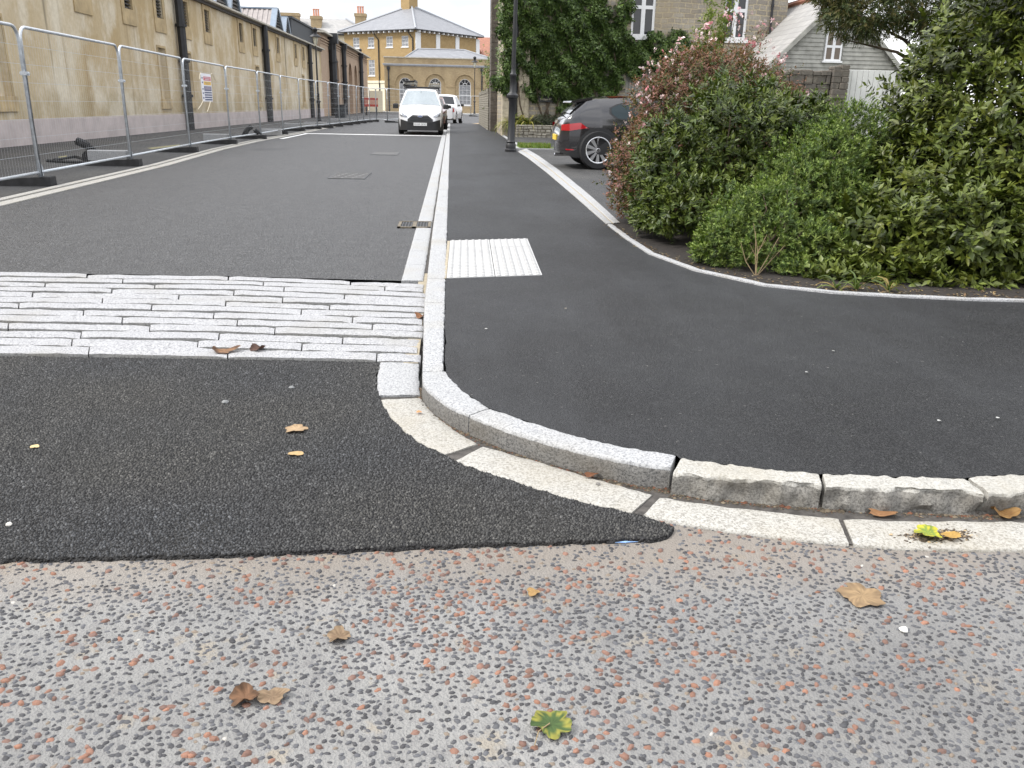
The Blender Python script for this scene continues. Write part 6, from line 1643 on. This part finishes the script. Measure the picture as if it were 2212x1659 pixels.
# overhanging tree behind the hedge
def fine_tree():
    r = np.random.default_rng(21); t = empty('small_tree', (6.6, 11.2, .08), 0, 'fine-leaved olive brown tree overhanging behind the hedge', 'tree')
    mb = MB(); base = Vector((0, 0, 0)); mb.tube([base, (.05, 0, .8), (-.1, .05, 1.6), (-.05, 0, 2.2)], [.09, .075, .06, .045], 8)
    tips = [(-1.5, -.1, 2.3), (-1.0, .3, 2.9), (-.4, -.4, 3.2), (.4, .2, 3.2), (.9, -.2, 2.7), (-1.7, -.2, 2.0), (-.7, -.5, 2.2)]
    for q in tips: mb.tube([(-.08, .03, 1.5), Vector((-.08, .03, 1.5)).lerp(Vector(q), .5)+Vector((0, 0, .12)), q], [.035, .02, .006], 6)
    mb.build('trunk', M['bark'], t, smooth=True)
    el = [(-1.45, -.2, 2.35, .6, .5, .42), (-1.9, -.1, 2.75, .4, .5, .4), (-1.0, 0, 2.62, .85, .8, .48), (0, 0, 2.7, .9, .8, .6), (-1.62, -.1, 2.62, .42, .5, .34), (.7, 0, 2.5, .8, .8, .6), (-.55, -.2, 2.3, .55, .5, .34), (-.2, 0, 3.2, 1.0, .8, .5), (-1.2, .1, 3.1, .7, .6, .4)]
    P, N, F = shoots(el, 17000, 22, .5, .2, .3); a = rosettes(P, N, 7, .058, .014, 0, [(.10, .105, .036), (.075, .09, .032), (.13, .11, .04), (.06, .085, .034)], r, up=-.2, tilt=.8, along=.09)
    leaves('crown', *a[:5], a[5], M['leaf_soft'], t)
fine_tree()
def sapling():
    Y = 13.0; b = WY(1525, 130, Y); t = empty('sapling', (b.x, Y, .08), 0, 'thin yellow-green sapling rising between the two white house windows', 'tree'); r = np.random.default_rng(31)
    tp = [WY(x, y, Y) for x, y in ((1545, -30), (1562, 10), (1530, 40), (1555, 55), (1512, 75), (1572, -10), (1540, 90))]; tp = [(p.x-b.x, r.uniform(-.2, .2), p.z-.08) for p in tp]
    stems('trunk', t, (0, 0, 0), tp, .014, M['bark'], 3, .08)
    q = np.concatenate([np.array(s)*f+r.normal(0, .045, (26, 3)) for s in tp for f in (.8, .88, .95, 1.02)])
    a = rosettes(q, unit(r.normal(0, 1, q.shape)), 5, .055, .022, 0, [(.20, .24, .06), (.15, .20, .05), (.24, .26, .09)], r); leaves('crown', *a[:5], a[5], M['leaf_soft'], t)
sapling()
# climber over the stone house
def climber():
    Y = 33.6; t = empty('wall_climber', (0, 0, 0), 0, 'dense dark green climber hanging over the front of the stone house', 'climbing plant'); r = np.random.default_rng(41)
    pl = [(4,190,-80),(4,205,250),(4,230,500),(4,175,700),(4,160,840),(4,250,830),(4,300,780),(4,430,740),(4,480,880),(4,560,905),(4,700,925),(4,745,1020),(4,800,1085),(4,890,1040),(4,985,960),(4,1100,900),(4,1350,880),(4,1385,720),(4,1450,690),(4,1640,660),(4,1720,640),(5,420,640),(5,560,600),(5,640,470),(5,560,400),(5,440,330),(5,300,300),(5,180,300),(4,1740,310),(4,1640,350),(4,1400,345),(4,1420,230),(4,1445,60),(4,1340,0),(4,1270,130),(4,1180,80),(4,1150,-80)]
    poly = [(lambda p: (p.x, p.z))(WY(*D(k, x, y), Y-.25)) for k, x, y in pl]
    xs = [p[0] for p in poly]; zs = [p[1] for p in poly]; n = 26000
    X = r.uniform(min(xs)-.3, max(xs)+.3, n); Zz = r.uniform(min(zs)-.2, max(zs)+.2, n)
    jx = .16*np.sin(X*5+Zz*3)+.09*np.sin(Zz*11+X*2); jz = .16*np.sin(X*6.3+1)+.08*np.sin(X*14+Zz*5)
    ok = inside(X+jx, Zz+jz, poly); X, Zz = X[ok], Zz[ok]; n = len(X)
    bulge = .30+.22*np.sin(X*3.1+1.2*np.sin(Zz*2.3))*np.sin(Zz*3.7+X)+.14*np.sin(X*8+Zz*6)
    hole = (np.sin(X*4.3+Zz*1.7)*np.sin(Zz*5.1-X*1.3) > .72); keep = ~hole | (r.random(n) < .12); X, Zz, bulge = X[keep], Zz[keep], bulge[keep]; n = len(X)
    P = np.stack([X, Y-.03-np.maximum(.05, bulge)*r.uniform(.25, 1.05, n), Zz], 1)
    N = np.stack([r.normal(0, .5, n), -np.ones(n), r.normal(.1, .4, n)], 1)
    a = rosettes(P, unit(N), 5, .155, .055, 0, [(.036, .066, .016), (.055, .095, .021), (.027, .048, .015), (.085, .13, .03)], r, up=.15, along=.2, tilt=1.0, droop=.55, tipcol=(.08, .125, .03), vary=.45)
    leaves('foliage', *a[:5], a[5], M['leaf'], t, curl=.2)
    # the paler-leaved fringe that spills round the street corner
    k = 900; X = r.uniform(1.72, 2.2, k); Zz = r.uniform(.9, 5.6, k); Zz = Zz[np.sin(Zz*2.6+1) > -.35]; X = X[:len(Zz)]
    P = np.stack([X, Y-.1+r.uniform(-.2, .5, len(X)), Zz+.3*np.sin(X*9)], 1); P = P[P[:, 2] > 1.75]
    a = rosettes(P, unit(np.stack([-np.ones(len(P)), -.6*np.ones(len(P)), np.zeros(len(P))], 1)+r.normal(0, .3, P.shape)), 5, .15, .05, 0, [(.10, .15, .03), (.07, .11, .025)], r, droop=.5, along=.2); leaves('trailing_shoots', *a[:5], a[5], M['leaf'], t, curl=.2)
    mb = MB(); rnd = random.Random(8)
    for k in range(9):
        x = rnd.uniform(2.6, 6.2); pts = [(x, Y-.06, .4)]
        for j in range(6): x += rnd.uniform(-.35, .35); pts.append((x, Y-.07-rnd.uniform(0, .05), .4+(j+1)*.85))
        mb.tube(pts, [.04*(1-j*.12) for j in range(7)], 5)
    mb.build('stem', M['bark'], t, smooth=True)
    b = WY(*D(4, 105, 700), 44.0); P = r.normal(0, 1, (500, 3))*np.array([.22, .3, .55])+np.array([b.x+.1, 44.0, b.z])
    t2 = empty('wall_shrub', (0, 0, 0), 0, 'light green shrub spilling over the flint wall by the street', 'shrub'); a = rosettes(P, unit(r.normal(0, 1, P.shape)+np.array([-.5, -.5, .3])), 5, .14, .05, 0, [(.12, .17, .04), (.16, .20, .05)], r, droop=.4, along=.15); leaves('foliage', *a[:5], a[5], M['leaf'], t2)
    stems('stem', t2, (1.95, 44.0, 1.0), [tuple(p) for p in P[:8]], .02, M['bark'], 2)
climber()
def sword_plant(x, y, z, n, ln, label, cols=((.20, .20, .05), (.13, .16, .04), (.26, .23, .07)), seed=1, name='sword_plant'):
    r = np.random.default_rng(seed); t = empty(name, (x, y, z), 0, label, 'plant'); a = r.uniform(0, 6.28, n); el = r.uniform(.35, 1.45, n); l = ln*r.uniform(.6, 1.1, n); sg = 6
    V = np.zeros((n, sg, 2, 3)); w_ = .022*(ln/.6)
    for k in range(sg):
        f = k/(sg-1); e = el-f*f*.9; h = l*f; wd = w_*(1-f**2*.95)
        px = np.cos(a)*h*np.cos(e); py = np.sin(a)*h*np.cos(e); pz = h*np.sin(np.maximum(e, -.4))*.95
        V[:, k, 0] = np.stack([px-np.sin(a)*wd, py+np.cos(a)*wd, pz], 1); V[:, k, 1] = np.stack([px+np.sin(a)*wd, py-np.cos(a)*wd, pz+.004], 1)
    b = (np.arange(n)*sg*2)[:, None]; q = np.concatenate([b+np.array([[2*k, 2*k+1, 2*k+3, 2*k+2]]) for k in range(sg-1)])
    c = np.array(cols)[r.integers(0, len(cols), n)]*(1+r.uniform(-.25, .25, (n, 1)))
    np_mesh('blades', V.reshape(-1, 3), q, M['leaf_soft'], np.repeat(c, sg*2, 0), t)
    mb = MB(); k_ = ln/.95; mb.lathe([(.05*k_*.6, -.01), (.06*k_*.6, .03*k_), (.03*k_*.6, .06*k_), (0, .07*k_)], n=8); mb.build('crown_base', M['twig'], t)
for i, (px, py, l) in enumerate(((1122, 268, 'yellow-green sword-leaved plant just left of the lamp post foot'), (1104, 262, 'spiky sword-leaved plant at the street corner of the planter'), (1143, 268, 'spiky sword-leaved plant just right of the lamp post foot'))):
    p = WY(px, py, 33.0); sword_plant(p.x, 33.15, .42, 46, .95, l, seed=50+i)
for i, (px, Yp, l) in enumerate(((1168, 33.1, 'small grey-green shrub in the planter under the name board'), (1192, 33.1, 'small dark shrub at the end of the planter beside the hatchback'))):
    p = WY(px, 270, Yp); shrub('planter_shrub', l, [(p.x, Yp, .62, .42, .28, .3)], 420, 6, .07, .024, [(.07, .08, .05), (.05, .06, .03)] if i == 0 else [(.02, .03, .014), (.03, .04, .02)], 60+i, base=(p.x, Yp, .42), zmin=.44)
p = WY(1403, 200, 30.0)
shrub('garden_shrub', 'yellowish shrub behind the parked hatchback by the boarded door', [(p.x, 30.0, .8, .5, .5, .75), (p.x+1.1, 29.6, .6, .8, .5, .6)], 700, 6, .10, .04, [(.14, .14, .04), (.09, .11, .03)], 65, base=(p.x, 30, .08))
for i, (px, py, l) in enumerate(((1815, 628, 'strappy green tuft at the edging below the light green bush'), (1860, 632, 'second strappy tuft in the edging bed, nearer the hedge'), (1930, 634, 'small strappy tuft right at the edging under the hedge'))):
    g = G(px, py, ZP); sword_plant(g.x, g.y+.07, ZP, 14, .19, l, ((.10, .13, .03), (.20, .15, .05), (.07, .10, .03)), 70+i, 'strap_plant')
# bare stems at the front of the light green bush
def bare_stems():
    g = G(1655, 600, ZP); t = empty('bare_twigs', (g.x-.03, g.y+.12, ZP), 0, 'bare pale twigs standing at the front of the light green bush', 'twigs'); mb = MB(); rnd = random.Random(6)
    for q in ((-.05, .03, .36), (-.02, .05, .30), (.06, .04, .28), (.16, .06, .26), (.22, .08, .2), (-.12, .05, .22)):
        mid = Vector(q)*.5+Vector((rnd.uniform(-.04, .04), 0, -.02)); mb.tube([(0, 0, -.02), mid, q], [.0045, .0032, .0016], 5); mb.tube([mid, mid+Vector((rnd.uniform(-.09, .09), .02, .08))], [.002, .001], 4)
    mb.build('stem', M['twig'], t)
bare_stems()

# ------------------------------------------------------------------ fallen leaves and litter
def lobed(label, p, size, rz, cols, name='fallen_leaf', stalk=0.0, curl=.12, lobes=5, edge=None, seed=0, lift=.004, stretch=1.0):
    r = random.Random(seed); t = empty(name, (p.x, p.y, p.z+lift), rz, label, 'leaf'); n = lobes*8; me_v = [(0, 0, .006)]; 
    V, Cc = [], []
    rings = 4
    for k in range(rings+1):
        for i in range(n):
            a = 2*math.pi*i/n
            f = .70+.27*abs(math.cos(lobes*a/2))**.8*(1 if abs(a-math.pi) > .35 else .3)+.05*math.sin(9*a+seed)+r.uniform(-.03, .03)*(k == rings)
            q = f*size*k/rings
            x, y = q*math.cos(a)*stretch, q*math.sin(a); h = curl*size*((k/rings)**2*(.5+.8*math.sin(2*a+seed))+.25*abs(math.sin(lobes*a/2))*(k/rings)) + .0015
            V.append((x, y, max(.0008, h)))
            c = cols[0] if k < rings-1 else (edge or cols[-1]); j = r.uniform(.8, 1.2); u = r.random()
            cc = cols[r.randrange(len(cols))] if u < .35 else c
            Cc.append([v*j for v in cc])
    F_ = np.array([[k*n+i, (k+1)*n+i, (k+1)*n+(i+1) % n, k*n+(i+1) % n] for k in range(rings) for i in range(n)])
    np_mesh('blade', np.array(V), F_, M['dry_leaf'], np.array(Cc), t, smooth=True)
    if stalk:
        mb = MB(); mb.tube([(-size*.1, 0, .006), (-size*.8, .004, .006), (-size*.5-stalk, -.012, .003)], [.0016, .0014, .001], 5); mb.build('stalk', M['twig'], t)
    return t
BR = [(.17, .115, .07), (.11, .075, .045), (.22, .155, .095)]
lobed('green and yellow maple leaf with long stalk lying near the bottom of the photo', G(1190, 1570, 0), .047, R(48), [(.05, .085, .025), (.04, .07, .022)], stalk=.05, edge=(.22, .21, .04), curl=.16, seed=3, lift=.006, stretch=.95)
lobed('curled brown leaf alone in the middle of the chipping road', G(732, 1380, 0), .030, R(20), BR, curl=.3, seed=5)
lobed('dark brown crumpled leaf, left one of the touching pair on the road', G(530, 1512, 0), .034, R(95), [(.16, .085, .045), (.10, .055, .03)], curl=.35, seed=7)
lobed('lighter brown leaf, right one of the touching pair on the road', G(588, 1508, 0), .028, R(10), BR, curl=.25, seed=8, stretch=1.3)
lobed('large flat tan leaf on the road at the right', G(1862, 1290, 0), .062, R(160), [(.27, .185, .10), (.20, .135, .075)], curl=.05, seed=9)
lobed('small ochre leaf on the road below the kerb bend', G(1152, 1284, 0), .020, R(10), [(.29, .18, .07)], curl=.2, seed=10, lobes=3)
lobed('tan leaf lying on the fresh asphalt left of the kerb bend', G(640, 930, ZN), .040, R(15), [(.36, .255, .15), (.29, .20, .115)], curl=.12, seed=11, stretch=1.2)
lobed('narrow tan leaf sliver on the fresh asphalt', G(638, 983, ZN), .022, R(0), [(.42, .29, .14)], curl=.1, lobes=2, seed=12, stretch=1.4)
lobed('small square tan leaf scrap on the asphalt near the left edge', G(75, 968, ZN), .018, R(70), [(.55, .42, .22)], curl=.1, lobes=4, seed=13)
lobed('brown curled leaf on the setts, left of two', G(487, 760, .026), .05, R(8), [(.22, .12, .06), (.09, .05, .03)], curl=.35, lobes=3, seed=14, stretch=1.5)
lobed('dark crumpled leaf on the setts, right of two', G(557, 756, .026), .042, R(-8), [(.10, .055, .04), (.07, .04, .03)], curl=.4, seed=15)
lobed('brown leaf caught between the setts and the kerb', G(909, 686, .026), .04, R(20), [(.20, .09, .04)], curl=.4, lobes=3, seed=16)
lobed('orange leaf scrap on the curved channel stone', G(905, 893, .014), .013, R(0), [(.48, .23, .10)], curl=.2, lobes=3, seed=17)
lobed('bright green and yellow leaf on the soil patch in the channel', G(2003, 1156, .018), .042, R(170), [(.15, .21, .04), (.30, .30, .03)], edge=(.40, .36, .03), curl=.15, seed=18, lift=.007)
lobed('yellow-orange leaf scrap beside the green leaf in the channel', G(2052, 1162, .018), .022, R(5), [(.36, .22, .06)], curl=.2, lobes=3, seed=19, stretch=1.5, lift=.006)
lobed('brown leaf against the kerb foot at the right edge', G(2168, 1113, .012), .034, R(-15), [(.16, .085, .03), (.24, .14, .05)], curl=.45, lobes=3, seed=20, stretch=1.4)
lobed('long brown leaf along the kerb foot left of the green one', G(1905, 1113, .008), .026, R(-8), [(.25, .13, .06)], curl=.3, lobes=2, seed=21, stretch=1.8)
lobed('red-brown leaf piece at the foot of the grey kerb', G(1278, 1029, .014), .018, R(20), [(.16, .07, .035)], curl=.3, lobes=2, seed=22, stretch=1.6)
rl = [((1742,806),(.3,.3,.29)),((1800,760),(.26,.26,.24)),((1222,668),(.3,.26,.2)),((2028,911),(.42,.42,.4)),((2155,905),(.42,.42,.4)),((1050,712),(.45,.45,.42)),((1455,652),(.55,.5,.4)),((1690,690),(.5,.45,.35)),((1950,660),(.5,.4,.1)),((1885,668),(.5,.45,.3))]
for i, ((x, y), c) in enumerate(rl[:6]):
    lobed(['pale scrap on the footway, nearest the middle of the bend','pale scrap on the footway just above the middle one','tiny tan scrap on the footway near the tactile slabs','white fleck on the footway above the split-faced kerb, left','white fleck on the footway above the split-faced kerb, right','grey fleck on the footway beside the kerb'][i], G(x, y, ZP), .008, R(30*i), [c], 'litter_scrap', lobes=3, seed=30+i, curl=.1)
# soil patch in the channel
def soil_patch():
    t = empty('soil_patch', G(2010, 1160, .012), 0, 'patch of dark soil and crumbs washed onto the channel stone', 'soil', kind='stuff'); r = np.random.default_rng(77); n = 900
    cx = np.where(r.random(n) < .55, -.0, .075); X = cx+r.normal(0, .035, n); Yv = np.where(cx > .01, .012, 0)+r.normal(0, .016, n); s = r.uniform(.0012, .0045, n)
    th = r.uniform(0, 6.28, n); V = np.zeros((n, 5, 3)); 
    for k in range(4): V[:, k] = np.stack([X+s*1.6*np.cos(th+k*1.57), Yv+s*np.sin(th+k*1.57), np.zeros(n)], 1)
    V[:, 4] = np.stack([X, Yv, s*.9], 1); b = (np.arange(n)*5)[:, None]; tr = np.concatenate([b+np.array([[k, (k+1) % 4, 4]]) for k in range(4)])
    g = r.uniform(.5, 1.6, n)[:, None]; c = np.where(r.random((n, 1)) < .15, np.array([.32, .24, .14]), np.array([.075, .058, .042]))*g
    o = np_mesh('crumbs', V.reshape(-1, 3), None, M['dry_leaf'], np.repeat(c, 5, 0), t, tris=tr)
soil_patch()
def pebble(label, p, s, c, seed):
    r = random.Random(seed); mb = MB(); mb.lathe([(0, -s*.2), (s*.9, 0), (s, s*.3), (s*.6, s*.75), (0, s*.8)], n=7)
    mb.v = [(x*r.uniform(.8, 1.25), y*r.uniform(.7, 1.1), z*r.uniform(.85, 1.1)) for x, y, z in mb.v]
    o = mb.build('pebble', plain('pebble_stone', c, .8, var=.2, sc=80)); o.location = p; tag(o, label, 'pebble')
pebble('white pebble lying on the chipping road at the right', G(1952, 1362, .002), .0115, (.62, .61, .57), 1)
pebble('white pebble on the fresh asphalt at the left edge', G(20, 1134, ZN+.001), .0095, (.5, .48, .44), 2)
pebble('pale flat chip on the asphalt below the setts', G(487, 870, ZN+.001), .014, (.20, .205, .205), 3)
pebble('small pale chip on the asphalt nearer the kerb', G(630, 838, ZN+.001), .012, (.22, .225, .225), 4)
pebble('dark stone on the long channel piece', G(1292, 1046, .013), .008, (.16, .15, .14), 5)
# leaf crumbs under the bushes
def crumbs():
    r = np.random.default_rng(81); n = 700; a = path(edging_in, ZP); P = []
    for _ in range(n):
        i = r.integers(0, len(a)-1); f = r.random(); p = a[i].lerp(a[i+1], f); P.append((p.x+r.uniform(-.02, .12), p.y+.06+abs(r.normal(0, .16)), ZP))
    P = np.array(P); c = np.array([(.16, .10, .05), (.10, .07, .04), (.24, .17, .08), (.3, .25, .16)])[r.integers(0, 4, n)]
    leaves('leaf_litter', P, r.normal(0, 1, (n, 3))*np.array([1, 1, .15]), np.tile([0, 0, 1.0], (n, 1)), r.uniform(.015, .04, n), r.uniform(.008, .016, n), c, M['dry_leaf'], None)['kind'] = 'stuff'
crumbs()

# silt and crumbs washed against the foot of the kerb
def gutter_silt():
    r = np.random.default_rng(91); n = 2600; a = [p for k in 'abcde' for p in path(kerb_front[k], ZP)]; a = [p for p in a if p.x < 2.2]; P = []
    for _ in range(n):
        i = r.integers(0, len(a)-1); f = r.random(); p = a[i].lerp(a[i+1], f); t_ = (a[i+1]-a[i]).normalized(); o = Vector((-t_.y, t_.x, 0)); o = o if o.dot(Vector((-.6, -1, 0))) > 0 else -o
        p = p+o*(.004+abs(r.normal(0, .012))); P.append((p.x, p.y, .0055))
    P = np.array(P); s = r.uniform(.001, .004, n)*(1+(r.random(n) < .06)*1.5); th = r.uniform(0, 6.28, n); V = np.zeros((n, 5, 3))
    for k in range(4): V[:, k] = P+np.stack([s*1.5*np.cos(th+k*1.57), s*np.sin(th+k*1.57), np.zeros(n)], 1)
    V[:, 4] = P+np.stack([0*s, 0*s, s*.9], 1); b = (np.arange(n)*5)[:, None]; tr = np.concatenate([b+np.array([[k, (k+1) % 4, 4]]) for k in range(4)])
    c = np.array([(.06, .05, .036), (.10, .08, .055), (.16, .13, .09), (.14, .06, .035)])[r.integers(0, 4, n)]*r.uniform(.6, 1.3, (n, 1))
    np_mesh('gutter_silt', V.reshape(-1, 3), None, M['dry_leaf'], np.repeat(c, 5, 0), tris=tr)['kind'] = 'stuff'
gutter_silt()
